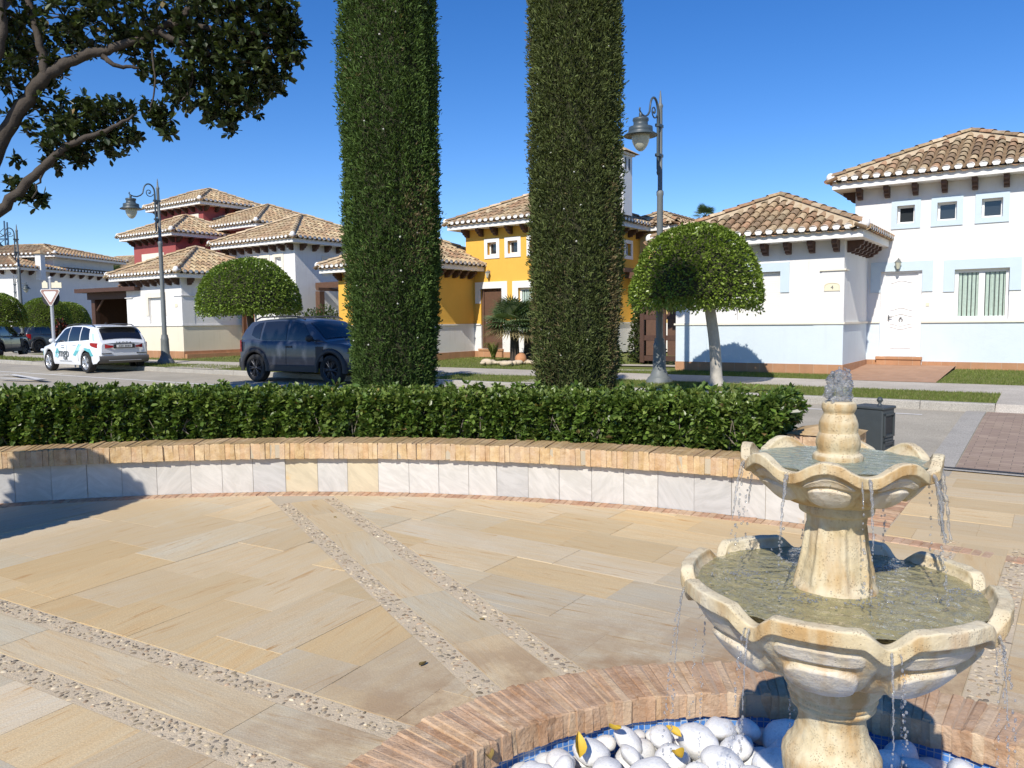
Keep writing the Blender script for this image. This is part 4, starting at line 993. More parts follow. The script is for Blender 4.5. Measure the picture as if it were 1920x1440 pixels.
# ------------------------------------------------------------------ clipped shade trees
def dome_tree(name, rx, h0, h1, trunk, label, seed, nleaf=9000, ls=.06, lean=0.0, cols=None, pale=None):
    t = tag(empty(name), label, 'tree', 'dome clipped street trees')
    cols = cols or [(.16, .23, .03), (.20, .275, .042), (.24, .31, .06), (.125, .185, .026)]
    m = MB(); hh = h1 - h0
    a = np.linspace(0, 2 * np.pi, 28, endpoint=False); b = np.linspace(0, np.pi / 2, 9)
    P = np.stack([np.outer(np.cos(a), np.cos(b)) * (rx - .16), np.outer(np.sin(a), np.cos(b)) * (rx - .16), np.tile(h0 + .12 + np.sin(b) * (hh - .25), (28, 1))], -1); m.grid(P, wrap_u=True)
    m.add(P[:, 0], [list(range(28))[::-1]]); m.build('shade_core', MAT['core'], t)  # dark dome added under the leaves to stop light
    m = MB(); n = nleaf
    d = unit(n); d[:, 2] = np.abs(d[:, 2]); sup = 2.5
    k = (np.abs(d[:, 0]) ** sup + np.abs(d[:, 1]) ** sup + np.abs(d[:, 2]) ** sup) ** (-1 / sup); k = 1 + (k - 1) * .35
    sh = (1 + .035 * noise3(d, seed, 5) + .02 * noise3(d, seed + 9, 14) + np.where(rng.random(n) < .02, rng.uniform(.01, .05, n), 0)) * (1 - rng.uniform(0, .10, n) ** 1.3) * k
    P = d * sh[:, None] * np.array([rx, rx, hh]) + np.array([0, 0, h0])
    leaves(m, P, d + unit(n) * .75 - np.array([0, 0, .25]), ls * rng.uniform(.7, 1.3, n), palette(n, cols, .18), 1.15, .6)
    nb = n // 4; rr = np.sqrt(rng.random(nb)) * rx; aa = rng.uniform(0, 6.28, nb)
    P = np.c_[np.cos(aa) * rr, np.sin(aa) * rr, h0 + .06 * rng.normal(size=nb) - .10 * (rr / rx) ** 2 + .05]
    leaves(m, P, unit(nb) * .8 - np.array([0, 0, .8]), ls * rng.uniform(.7, 1.3, nb), palette(nb, cols, .18), 1.15, .6)
    m.build('crown', MAT['topi'], t)
    m = MB(); zz = np.linspace(0, h0 + .3, 12); kk = zz / (h0 + .3)
    m.tube(np.c_[lean * (1 - kk) + (.27 if lean > .12 else 0) + .03 * np.sin(kk * 5), .02 * np.sin(kk * 7), zz], trunk * (1 + .55 * np.exp(-zz / .10)) * (1.0 - .12 * kk), 14)
    m.build('trunk', pale or MAT['palebark'], t); return t
tR = dome_tree('street_tree', 1.27, 1.66, 3.19, .115, 'dome clipped street tree with a pale bent trunk before the white and blue house', 3, 15000, .062, .16)
p = at(1303, 700, 15.4); tR.location = (p[0], p[1], .27)
tL = dome_tree('street_tree', 1.5, 1.72, 3.27, .115, 'broad dome clipped street tree standing behind the dark car', 4, 15000, .068, .1, pale=MAT['bark'], cols=[(.145, .215, .03), (.18, .26, .042), (.22, .30, .058), (.105, .165, .025)])
p = at(473, 700, 23.6); tL.location = (p[0], p[1], .30)
far = [(-6, 36.5, 1.0, 'dark dome clipped street tree cut by the left edge of the view'), (88, 42, .98, 'dome clipped street tree behind the give way sign'), (130, 47, .95, 'dome clipped street tree beside the far lamp post'), (160, 62, .95, 'lighter dome clipped street tree next to the dark red house')]
for px, Y, s, l in far:
    p = at(px, 640, Y); o = dup(tR, (p[0], p[1], .2), rng.uniform(0, 6), l); o.scale = (s, s, s * .95)
# ------------------------------------------------------------------ big rubber tree, top left
bt = tag(empty('rubber_tree', (-8.1, 8.9, 0)), 'large spreading tree with dark leathery leaves and heavy limbs above the plaza', 'tree')
OB = np.array([-8.1, 8.9, 0])
m = MB()
def limb(pts, r0, r1, n=9):
    P = np.array([at(*q) - OB if len(q) == 3 and q[2] > 0 else np.array(q[:2] + (-q[2],)) for q in pts])
    t = np.linspace(0, 1, len(P)); tt = np.linspace(0, 1, len(P) * 4); Q = np.stack([np.interp(tt, t, P[:, i]) for i in range(3)], 1)
    for _ in range(3): Q[1:-1] = (Q[:-2] + Q[1:-1] * 2 + Q[2:]) / 4
    Q[1:-1] += rng.normal(0, .012, Q[1:-1].shape); m.tube(Q, np.linspace(r0, r1, len(Q)), n)
Yt = 9.2
limb([(-380, 700, 9.0), (-150, 520, 9.1), (-40, 435, 9.1), (20, 375, 9.2), (72, 325, 9.2), (105, 290, 9.2)], .09, .04)
limb([(-380, 700, 9.0), (-200, 500, 9.1), (-60, 400, 9.2), (0, 270, 9.2), (45, 190, 9.2), (85, 145, 9.2), (120, 118, 9.3), (185, 98, 9.3), (250, 80, 9.4), (320, 45, 9.5), (390, -10, 9.6)], .11, .03)
limb([(85, 145, 9.2), (78, 90, 9.2), (60, 20, 9.2), (20, -80, 9.2)], .05, .03)
limb([(-250, 560, 9.0), (-120, 300, 8.9), (-10, 120, 8.9), (8, 60, 8.9), (-10, -60, 8.9)], .085, .04)
limb([(190, 105, 9.3), (215, 125, 9.3), (260, 128, 9.4)], .035, .015, 6); limb([(330, 40, 9.5), (360, 10, 9.5), (420, -40, 9.6)], .04, .03, 6)
limb([(286, 95, 9.4), (292, 150, 9.4), (286, 190, 9.4), (280, 210, 9.4)], .014, .007, 5); limb([(360, 60, 9.5), (365, 150, 9.5), (340, 190, 9.5)], .02, .008, 5)
limb([(105, 290, 9.2), (150, 262, 9.2), (215, 238, 9.2), (250, 215, 9.2)], .045, .012, 6); limb([(100, 295, 9.2), (80, 330, 9.2), (60, 372, 9.2)], .02, .008, 5)
limb([(300, 60, 9.4), (420, 110, 9.5), (500, 120, 9.6)], .04, .015, 6); limb([(320, 45, 9.5), (450, 60, 9.6), (540, 70, 9.7)], .045, .012, 6)
P = [np.array([0, 0, -.1]), np.array([.02, .0, 1.0]), np.array([.0, .0, 1.9])]; m.tube(P, [.52, .4, .36], 14)
P = [np.array([0, 0, 1.7]), at(-380, 700, 9.0) - OB]; m.tube(P, [.36, .24], 10)
P = [np.array([0, 0, 1.7]), at(-250, 560, 9.0) - OB]; m.tube(P, [.34, .18], 10)
P = [np.array([0, 0, 1.7]), np.array([-1, .5, 3.5]), np.array([-2.5, 1., 5.6])]; m.tube(P, [.3, .2, .08], 8)
m.build('trunk', MAT['bark'], bt)
# leaf clusters: x, y, radius in the photograph, number of leaf tufts
CL = [(40, 40, 60, 55), (120, 30, 60, 55), (60, 110, 45, 30), (10, 90, 45, 35), (200, 35, 60, 55), (150, 75, 38, 26), (270, 30, 55, 45), (230, 75, 32, 18), (110, 120, 22, 10),
      (20, 165, 35, 22), (75, 165, 24, 9), (100, 150, 20, 8), (90, 205, 28, 14), (60, 240, 26, 10), (115, 235, 24, 12), (30, 300, 14, 4),
      (165, 205, 26, 16), (195, 215, 34, 26), (230, 205, 26, 15), (160, 245, 38, 34), (205, 255, 32, 25), (235, 240, 24, 13), (120, 275, 40, 36), (155, 290, 24, 17), (215, 285, 20, 9), (240, 262, 16, 7), (265, 200, 8, 2), (125, 188, 12, 3),
      (20, 345, 17, 7), (65, 372, 20, 10), (40, 365, 14, 5), (85, 378, 10, 3), (105, 308, 18, 9),
      (290, 218, 24, 20), (310, 238, 20, 13), (285, 200, 14, 6), (315, 205, 14, 5),
      (330, 30, 50, 40), (390, 25, 55, 55), (450, 25, 55, 60), (505, 30, 52, 58), (535, 65, 36, 38), (350, 80, 40, 32), (405, 85, 48, 52), (460, 90, 50, 60), (510, 105, 44, 52), (545, 110, 22, 16), (530, 15, 30, 24), (560, 75, 12, 5),
      (250, 105, 22, 12), (285, 85, 25, 18), (300, 130, 26, 16), (270, 140, 20, 8), (330, 150, 32, 26), (375, 145, 42, 46), (425, 150, 44, 50), (470, 155, 42, 46), (510, 150, 30, 25), (340, 180, 22, 12), (385, 195, 30, 24), (430, 200, 32, 30), (425, 228, 22, 14), (400, 215, 20, 10), (465, 190, 28, 20), (500, 175, 16, 6), (350, 205, 10, 3),
      (-60, 60, 80, 50), (-60, 200, 60, 30), (100, -60, 80, 50), (250, -60, 80, 50), (400, -60, 80, 50), (500, -50, 60, 30), (-60, 330, 50, 20)]
m = MB(); tw = MB()
for (px, py, rp, k) in CL:
    k = int(k * 1.15)
    c = at(px, py, 9.3 + .5 * (px / 570)); r = rp / FPX * 9.4; dd = unit(k) * (rng.random((k, 1)) ** .45) * r * np.array([1, 1.5, 1]); P = c + dd - OB
    rosettes(m, P, np.tile([.1, -.2, .35], (k, 1)) + unit(k) * .6, 8, .098, [(.034, .05, .014), (.046, .066, .018), (.062, .084, .022), (.025, .038, .011)], .9, 1.05)
    for q in P[::4]: tw.tube([c - OB, (c - OB) * .5 + q * .5 + rng.normal(0, .02, 3), q], [.009, .007, .004], 4)
HI = 1150        # the upper crown, above the picture: it shades the street beyond
c_ = rng.uniform(-1, 1, (HI, 3)); c_ = c_[np.linalg.norm(c_, axis=1) < 1]; P = c_ * np.array([3.6, 2.0, 1.25]) + np.array([-8.2, 10.6, 8.0]) - OB; P = P[P[:, 2] > 6.1 + rng.normal(0, .2, len(P))]
rosettes(m, P, np.tile([.1, -.2, .5], (len(P), 1)) + unit(len(P)) * .6, 9, .24, [(.030, .042, .012), (.04, .055, .016), (.052, .068, .018)], .9, 1.2)
for q in P[::14]: tw.tube([np.array([0, .6, 3.2]), q * .55 + np.array([0, .5, 1.6]), q], [.07, .04, .01], 5)
m.build('crown', MAT['bigleaf'], bt); tw.build('twigs', MAT['bark'], bt)
# an evergreen clipped column standing outside the picture on the left: its shadow crosses wall and plaza
sh = tag(empty('clipped_bush', (-5.02, 4.62, 0)), 'rounded clipped evergreen column left of the plaza, outside the picture', 'bush')
m = MB(); n = 9000; zz = rng.uniform(0, 1, n) ** .8; th = rng.uniform(0, 6.28, n); z = .03 + zz * 2.45
pr = lambda z: .53 * np.interp(z, [0, .3, 1.9, 2.25, 2.45, 2.5], [.85, 1, 1, .82, .5, .05])
d = np.c_[np.cos(th), np.sin(th), np.zeros(n)]; r = pr(z) * (1 - rng.uniform(0, .2, n)); leaves(m, np.c_[d[:, :2] * r[:, None], z], d + unit(n) * .6 + np.array([0, 0, .4]), rng.uniform(.06, .11, n), palette(n, HC, .2), 1.0, .8)
m.build('foliage', MAT['hedge'], sh)
m = MB(); zz = np.linspace(0.02, 2.42, 20); a = np.linspace(0, 2 * np.pi, 20, endpoint=False); P = np.stack([np.outer(np.cos(a), pr(zz) * .88), np.outer(np.sin(a), pr(zz) * .88), np.tile(zz, (20, 1))], -1); m.grid(P, wrap_u=True); m.build('shade_core', MAT['core'], sh)  # dark solid added inside the column, blocks the sun
# ------------------------------------------------------------------ houses
TILE_A = [(.41, .26, .155), (.34, .24, .15), (.47, .345, .205), (.51, .39, .24), (.29, .2, .125), (.45, .30, .18), (.46, .28, .165), (.38, .295, .185)]
TILE_B = [(.54, .40, .235), (.49, .35, .205), (.58, .46, .285), (.46, .31, .185), (.52, .40, .25), (.42, .295, .185)]
def barrel(mb, P0, P1, side_, up, r0, r1, col, seg=5):
    """arrays of half pipes from P0 to P1 (N,3); side_, up (3,) unit vectors"""
    n = len(P0); a = np.linspace(0, np.pi, seg + 1)
    ring = lambda P, r: P[:, None] + r * (np.cos(a)[None, :, None] * side_ + np.sin(a)[None, :, None] * up * .8)
    V = np.concatenate([ring(P0, r0), ring(P1, r1)], 1); k = seg + 1
    f = np.array([(i, i + 1, k + i + 1, k + i) for i in range(seg)])
    F = (np.arange(n)[:, None, None] * 2 * k + f[None]).reshape(-1, 4)
    mb.add(V.reshape(-1, 3), F, np.repeat(col, seg, 0), True)
def hip_roof(par, x0, x1, y0, y1, z, pitch=.46, cols=TILE_A, sp=.235, e=.36, fasc=.17, sides='FRBL', detail=True):
    roof = MB(); white = MB(); hipm = MB(); hipt = MB()
    white.box(x0, x1, y0, y1, z, z + fasc)
    zt = z + fasc + .02; ov = .075
    X0, X1, Y0, Y1 = x0 - ov, x1 + ov, y0 - ov, y1 + ov; cosp = 1 / math.sqrt(1 + pitch * pitch)
    half = min(X1 - X0, Y1 - Y0) / 2
    cx0, cx1, cy0, cy1 = X0 + half, X1 - half, Y0 + half, Y1 - half; zr = zt + pitch * half
    A = [(X0, Y0, zt), (X1, Y0, zt), (X1, Y1, zt), (X0, Y1, zt)]; B = [(cx0, cy0, zr), (cx1, cy0, zr), (cx1, cy1, zr), (cx0, cy1, zr)]
    base = np.array(cols).mean(0) * .62
    for i in range(4):
        j = (i + 1) % 4; q = [A[i], A[j], B[j], B[i]]
        if np.linalg.norm(np.array(B[i]) - np.array(B[j])) < 1e-6: q = q[:3]
        roof.add(q, [list(range(len(q)))], base)
    for s_, (o, ax, inn, L) in {'F': ((X0, Y0), (1, 0), (0, 1), X1 - X0), 'R': ((X1, Y0), (0, 1), (-1, 0), Y1 - Y0), 'B': ((X1, Y1), (-1, 0), (0, -1), X1 - X0), 'L': ((X0, Y1), (0, -1), (1, 0), Y1 - Y0)}.items():
        if s_ not in sides: continue
        o = np.array(o); ax = np.array(ax, float); inn = np.array(inn, float); n = int(L / sp); sp2 = L / n
        side3 = np.array([*ax, 0]); dn = np.array([*inn, pitch]) * cosp; up = np.cross(side3, dn); up = up if up[2] > 0 else -up
        P0, P1 = [], []
        for i in range(n):
            s = (i + .5) * sp2; dm = min(s, L - s, half) - .10
            if dm < .1: continue
            k = max(1, int(round(dm / (e * cosp)))); 
            for j in range(k):
                d0 = j * e * cosp - .02; d1 = min(d0 + e * cosp * 1.12, dm + .03)
                if d1 - d0 < .06: continue
                w = rng.normal(0, .006)
                b = o + ax * (s + w)
                P0.append((*(b + inn * d0), zt + pitch * d0 + .035)); P1.append((*(b + inn * d1), zt + pitch * d1 + .018))
        P0, P1 = np.array(P0), np.array(P1); barrel(roof, P0, P1, side3, up, .092, .074, palette(len(P0), cols, .1))
        # channel tiles poking out under the eave, and the white plugs above them
        c0 = np.array([(*(o + ax * (i * sp2) + inn * -.035), zt + .012) for i in range(n + 1)]); c1 = c0 + np.array([*inn, 0]) * .24 + np.array([0, 0, pitch * .2])
        barrel(roof, c0, c1, side3, -up, .105, .095, palette(n + 1, cols, .1))
        if detail:
            for i in range(n):
                b = o + ax * ((i + .5) * sp2) + inn * -.03; a = np.linspace(0, np.pi, 6); zc = zt + .0
                v = [(*(b + ax * (math.cos(t) * .082)), zc + .04 + math.sin(t) * .066) for t in a] + [(*(b - ax * .05), zt - .015), (*(b + ax * .05), zt - .015)]
                white.add(v, [list(range(8))])
                c0_, c1_ = b - ax * .045, b + ax * .045; q = [(*c0_, zt - .05), (*c1_, zt - .05), (*(c1_ + inn * .15), zt - .05), (*(c0_ + inn * .15), zt - .05)]
    for i in range(4):      # hips
        a, b = np.array(A[i]), np.array(B[i]); d = (b - a); L = np.linalg.norm(d); d /= L; sd = np.array([-d[1], d[0], 0]); sd /= np.linalg.norm(sd)
        drop = pitch * .17 * math.sqrt(.5); up = np.array([0, 0, 1.])
        m0, m1 = a + d * .12, b + d * .0
        hipm.add([m0 + up * .10, m1 + up * .10, m0 + sd * .26 - up * .045, m1 + sd * .26 - up * .045, m0 - sd * .26 - up * .045, m1 - sd * .26 - up * .045,
                  m0 + sd * .21 - up * .03, m0 - sd * .21 - up * .03], [[0, 1, 3, 2], [1, 0, 4, 5], [0, 2, 6], [4, 0, 7]])
        k = int(L / .40); t = np.arange(k) / k * L
        P0 = a + np.outer(t + .02, d) + up * .105; P1 = a + np.outer(np.minimum(t + .46, L + .02), d) + up * .085
        barrel(hipt, P0, P1, sd, up, .10, .085, palette(k, [c_ for c_ in cols] + [(.58, .45, .3)] * 3, .1))
        if detail: white.ball(a + np.array([0, 0, .07]) + d * .06, .105, 10, 8, sq=(1, 1, 1.15))
    if half * 2 < max(X1 - X0, Y1 - Y0) - .05:
        a, b = (B[0], B[1]) if X1 - X0 > Y1 - Y0 else (B[0], B[3]); a, b = np.array(a), np.array(b); L = np.linalg.norm(b - a); d = (b - a) / L; sd = np.array([-d[1], d[0], 0]); up = np.array([0, 0, 1.]); hipm.add([a - d * .1 + up * .095, b + d * .1 + up * .095, a - d * .1 + sd * .2 - up * .05, b + d * .1 + sd * .2 - up * .05, a - d * .1 - sd * .2 - up * .05, b + d * .1 - sd * .2 - up * .05], [[0, 1, 3, 2], [1, 0, 4, 5]]); k = int(L / .4) + 1; t = np.arange(k) / k * L
        barrel(hipt, a + np.outer(t, d) + np.array([0, 0, .07]), a + np.outer(t + L / k * 1.1, d) + np.array([0, 0, .06]), sd, np.array([0, 0, 1.]), .11, .095, palette(k, cols, .1))
    r = roof.build('roof', MAT['tile'], par); hipm.build('hip_mortar', MAT['mortar'], r); hipt.build('ridge_tiles', MAT['tile'], r); white.build('eaves', MAT['eave'], par); return r
def wall_panel(mb, o, ax, L, z0, z1, ops, depth, nrm):
    """upright wall from o along ax, openings (s0,s1,za,zb) get reveals of the given depth"""
    o, ax, nrm = np.array(o, float), np.array(ax, float), np.array(nrm, float)
    xs = sorted({0, L} | {s for q in ops for s in q[:2]}); zs = sorted({z0, z1} | {s for q in ops for s in q[2:4]})
    def pt(s, z, d=0): p = o + ax * s - nrm * d; return (p[0], p[1], z)
    flip = np.cross([*ax, 0], [0, 0, 1]) @ np.array([*nrm, 0]) < 0
    def quad(*v): mb.add(list(v)[::-1] if flip else list(v), [[0, 1, 2, 3]])
    for a, b in zip(xs, xs[1:]):
        for c, d in zip(zs, zs[1:]):
            if c < z0 or d > z1: continue
            if any(q[0] <= a and b <= q[1] and q[2] <= c and d <= q[3] for q in ops): continue
            quad(pt(a, c), pt(b, c), pt(b, d), pt(a, d))
    for a, b, c, d in ops:
        lo_cut, hi_cut = abs(c - z0) < 1e-6, abs(d - z1) < 1e-6
        quad(pt(a, c), pt(a, c, depth), pt(a, d, depth), pt(a, d)); quad(pt(b, c, depth), pt(b, c), pt(b, d), pt(b, d, depth))
        if not hi_cut: quad(pt(a, d), pt(a, d, depth), pt(b, d, depth), pt(b, d))
        if not lo_cut: quad(pt(a, c, depth), pt(a, c), pt(b, c), pt(b, c, depth))
def local(o, ax, nrm, s, z, d=0.):     # matrix whose x runs along the wall, y up, z out of it
    p = np.array(o, float) + np.array(ax, float) * s + np.array(nrm, float) * d
    return Matrix(((ax[0], 0, nrm[0], p[0]), (ax[1], 0, nrm[1], p[1]), (0, 1, 0, z), (0, 0, 0, 1)))
def on_wall(M_):
    m = MB(); m.M = np.array(M_); return m
def frame_window(par, Mw, w, h, glass='glass', fr=.05, mat='wpaint', mull=0, curtain=False, name='window'):
    """window whose local origin is its lower left corner, set at depth by Mw"""
    m = on_wall(Mw); m.box(0, w, 0, fr, 0, .05); m.box(0, w, h - fr, h, 0, .05); m.box(0, fr, fr, h - fr, 0, .05); m.box(w - fr, w, fr, h - fr, 0, .05)
    for k in range(mull): x = w * (k + 1) / (mull + 1); m.box(x - fr * .8, x + fr * .8, fr, h - fr, 0, .055)
    f = m.build(name, MAT[mat], par); g = on_wall(Mw); g.box(fr, w - fr, fr, h - fr, -.02, .012); g.build('pane', MAT[glass], f)
    if curtain:
        c = on_wall(Mw); xs = np.linspace(fr + .01, w - fr - .01, 90); 
        P = np.array([[(x, y, .016 + .008 * math.sin(x * 70) + .004 * math.sin(x * 163)) for y in (fr, h * .55, h - fr)] for x in xs]); c.grid(P); c.build('curtain', MAT['curtain'], f)
    return f
def surround(par, Mw, w, h, t, mat, proud=.028, name='window_surround'):
    m = on_wall(Mw); m.box(-t, w + t, h, h + t, -.01, proud); m.box(-t, w + t, -t, 0, -.01, proud); m.box(-t, 0, 0, h, -.01, proud); m.box(w, w + t, 0, h, -.01, proud); return m.build(name, MAT[mat], par)
def hood(par, Mw, w, h, t, leg, mat, tl=None, proud=.028, name='door_surround'):
    """band over an opening with two short legs; origin at the opening's lower left"""
    m = on_wall(Mw); tl = tl or t; m.box(-tl, w + tl, h, h + t, -.01, proud); m.box(-tl, 0, h - leg, h, -.01, proud); m.box(w, w + tl, h - leg, h, -.01, proud); return m.build(name, MAT[mat], par)
def corbels(par, o, ax, nrm, L, z, sp=.62, mat='wood', s0=.1):
    n = max(1, int(round((L - 2 * s0) / sp)))
    for i in range(n + 1):
        s = s0 + (L - 2 * s0) * i / n; m = MB(); M_ = np.array(local(o, ax, nrm, s, z)); R_ = np.eye(4); R_[:3, 0], R_[:3, 1], R_[:3, 2] = M_[:3, 2], M_[:3, 1], -M_[:3, 0]; R_[:3, 3] = M_[:3, 3] + .055 * M_[:3, 0]
        m.prism([(-.02, -.003), (.34, -.003), (.34, -.08), (.30, -.11), (.27, -.11), (.25, -.17), (.17, -.19), (.15, -.235), (.06, -.255), (-.02, -.255)], 0, .11, M=R_); m.build('bracket', MAT[mat], par)
def body(par, x0, x1, y0, y1, h, opsF=(), opsR=(), mat='white', dmat='blue', dado=1.0, front=True, right=True, z0=0, name='wall', depth=.17, left=True):
    m = MB(); d = MB()
    def panel(o, ax, L, ops, nrm):
        lo = [(a, b, max(c, 0), min(e, dado)) for a, b, c, e in ops if c < dado]; hi = [(a, b, max(c, dado), e) for a, b, c, e in ops if e > dado]
        if z0 < dado: wall_panel(d, o, ax, L, z0, dado, lo, depth, nrm)
        wall_panel(m, o, ax, L, max(z0, dado), h, hi, depth, nrm)
    panel((x0, y0), (1, 0), x1 - x0, opsF, (0, -1)); panel((x1, y0), (0, 1), y1 - y0, opsR, (1, 0))
    if left: panel((x0, y1), (0, -1), y1 - y0, (), (-1, 0))
    panel((x1, y1), (-1, 0), x1 - x0, (), (0, 1))
    w_ = m.build(name, MAT[mat], par)
    if d.F: d.build('lower_wall', MAT[dmat], par)
    return w_
def ledge(par, segs, z, mat='creamtrim', th=.045, proud=.04, name='ledge'):
    m = MB()
    for (xa, ya, xb, yb) in segs: m.box(xa, xb, ya, yb, z, z + th)
    return m.build(name, MAT[mat], par)
def lantern(par, Mw):
    m = on_wall(Mw); m.box(-.03, .03, -.02, .12, 0, .02); m.tube([(0, .1, .01), (0, .15, .06), (0, .13, .12), (0, .09, .13)], .009, 6); f = m.build('wall_lantern', MAT['lampgrey'], par)
    g = MB(); 
    R_ = np.array(Mw) @ np.array([[1, 0, 0, 0], [0, 0, 1, 0], [0, -1, 0, .13], [0, 0, 0, 1.]]); g.M = R_
    g.lathe([(.03, -.12), (.075, .04), (.0785, .05)], 6, smooth=False); g.build('lamp_glass', MAT['lampglass'], f)
    c = MB(); c.M = R_; c.lathe([(.085, .045), (.05, .085), (.015, .11), (.001, .14)], 6, smooth=False); c.lathe([(.001, -.16), (.032, -.12), (.035, -.11)], 6, smooth=False); c.build('lamp_cap', MAT['lampgrey'], f); return f
def panel_door(par, Mw, w, h, mat='door_w', carved=True):
    m = on_wall(Mw); m.box(0, w, 0, h, 0, .04)
    if carved:
        def ridge(pts, r=.017): m.tube([(x, y, .043) for x, y in pts], r, 6)
        x = np.linspace(.16 * w, .84 * w, 24); arch = lambda y0, a: [(xx, y0 + a * math.cos((xx / w - .5) / .34 * math.pi)) for xx in x]
        ridge([(.16 * w, .885 * h), (.16 * w, .60 * h)]); ridge([(.84 * w, .885 * h), (.84 * w, .60 * h)]); ridge(arch(.905 * h, .028)); ridge(arch(.575 * h, .03))
        ridge(arch(.50 * h, .026)); ridge(arch(.385 * h, -.026)); ridge(arch(.345 * h, -.026)); ridge([(.2 * w, .30 * h), (.2 * w, .10 * h), (.8 * w, .10 * h), (.8 * w, .30 * h)])
    d = m.build('door', MAT[mat], par)
    k = on_wall(Mw); k.box(.10 * w, .15 * w, .43 * h, .50 * h, .04, .055); k.tube([(.125 * w, .475 * h, .05), (.125 * w, .475 * h, .10), (.24 * w, .475 * h, .10)], .012, 6); k.ball((.125 * w, .44 * h, .06), .02, 8, 6); k.build('handle', MAT['metalhandle'], d)
    if carved:
        q = on_wall(Mw); q.tube([(.5 * w + .035 * math.sin(t), .455 * h - .03 + .045 * math.cos(t), .055) for t in np.linspace(-2.4, 2.4, 12)], .012, 6); q.ball((.5 * w, .468 * h, .055), .026, 8, 6); q.ball((.5 * w, .72 * h, .045), .01, 6, 5); q.build('knocker', MAT['metalhandle'], d)
    return d
XA, YN, XR = (1, 0), (0, -1), (1, 0)
def villa(name, label, O, zb, wallm, dadom, trim, tiles, numbered=None, door='door_w', carved=True, side_win=False, sill='creamtrim', ang=-35):
    """corner wing on the left, square tower block with the front door behind it on the right"""
    h = tag(empty(name, (O[0], O[1], zb), rad(ang)), label, 'house'); ops = []
    # wing
    body(h, -3.89, 0, 0, 3.6, 2.83, opsF=[(3.89 - 2.36, 3.89 - 1.36, 1.085, 2.21)], mat=wallm, dmat=dadom)
    m = on_wall(local((-3.89, 0), XA, YN, 1.53, 1.085, -.10)); 
    for k in range(22): m.box(.0, 1.0, k * .0505, k * .0505 + .047, 0, .012)
    m.box(0, 1, 0, 1.12, -.02, .002); m.build('roller_shutter', MAT['shutter'], h)
    hood(h, local((-3.89, 0), XA, YN, 1.53, 1.085), 1.0, 1.125, .20, .48, trim, name='window_hood')
    ledge(h, [(-3.93, -.04, .04, .012), (.0, .012, .04, 2.61)], 1.0, sill)
    ledge(h, [(-.50, -.05, .05, .004), (.002, .004, .05, .30)], 2.17, sill, .035, name='pilaster_ledge')
    m = MB(); m.box(-.46, .010, -.012, .002, 1.046, 2.168); m.box(-.002, .012, .002, .26, 1.046, 2.168); m.build('pilaster', MAT[wallm], h); m = MB(); m.box(-3.89, -3.1, -.012, .002, 1.046, 2.16); m.build('pilaster', MAT[wallm], h)
    m = MB(); m.box(-.62, .010, -.012, .002, .105, .998); m.build('lower_pilaster', MAT[dadom], h); m = MB(); m.box(-3.89, -3.1, -.012, .002, .105, .998); m.build('lower_pilaster', MAT[dadom], h)
    m = MB(); m.box(-3.90, .02, -.02, .004, -.3, .105); m.box(.0, .02, .004, 2.64, -.3, .105); m.build('plinth', MAT['plinth'], h)
    hip_roof(h, -4.34, .45, -.45, 4.34, 2.83, cols=tiles)
    corbels(h, (-3.89, 0), XA, YN, 3.89, 2.83, .55, s0=.15); corbels(h, (0, 0), (0, 1), XR, 2.65, 2.83, .42, s0=.3)
    # tower block: front opening positions measured on the wall
    y = 2.65; x0 = -.33; W = 4.48
    wins = [(.61, .99), (1.46, 1.86), (2.35, 2.76)]
    opF = [(a - x0, b - x0, 3.37, 3.79) for a, b in wins] + [(.29 - x0, 1.19 - x0, .19, 2.24), (1.86 - x0, 2.94 - x0, 1.07, 2.225)]
    opR = [(3.3, 3.72, 3.37, 3.79)] if side_win else []
    body(h, x0, x0 + W, y, y + W, 4.26, opsF=opF, opsR=opR, mat=wallm, dmat=dadom, depth=.2)
    for a, b in wins:
        M_ = local((x0, y), XA, YN, a - x0, 3.37, -.17); frame_window(h, M_, b - a, .42, fr=.045); surround(h, local((x0, y), XA, YN, a - x0, 3.37), b - a, .42, .125, trim)
    if side_win: frame_window(h, local((x0 + W, y), (0, 1), XR, 3.3, 3.37, -.17), .42, .42); surround(h, local((x0 + W, y), (0, 1), XR, 3.3, 3.37), .42, .42, .12, trim)
    frame_window(h, local((x0, y), XA, YN, 1.86 - x0, 1.07, -.15), 1.08, 1.155, fr=.075, mull=1, curtain=True); hood(h, local((x0, y), XA, YN, 1.86 - x0, 1.07), 1.08, 1.155, .225, .51, trim, name='window_hood')
    m = MB(); m.box(.292, .38, y + .06, y + .16, .19, 2.236); m.box(1.10, 1.188, y + .06, y + .16, .19, 2.236); m.box(.38, 1.10, y + .06, y + .16, 2.19, 2.236); m.build('door_frame', MAT[door], h)
    panel_door(h, local((x0, y), XA, YN, .38 - x0, .195, -.14), .72, 1.99, door, carved); hood(h, local((x0, y), XA, YN, .29 - x0, .19), .90, 2.05, .225, .50, trim)
    m = MB(); m.bevbox(.23, 1.24, y - .12, y + .19, .115, .188, .008); m.box(.25, 1.22, y - .09, y - .006, -.1, .115); m.build('door_step', MAT['plinth'], h)
    lantern(h, local((x0, y), XA, YN, .68 - x0, 2.40 if numbered else 2.72))
    if numbered: m = on_wall(local((x0, y), XA, YN, 1.32 - x0, 1.43)); m.bevbox(-.035, .035, -.04, .04, 0, .015, .004); m.build('door_bell', MAT['signcream'], h)
    ledge(h, [(.045, y - .04, .285, y + .01), (1.20, y - .04, x0 + W, y + .01), (x0 + W - .01, y + .01, x0 + W + .04, y + W)], 1.0, sill, name='ledge')
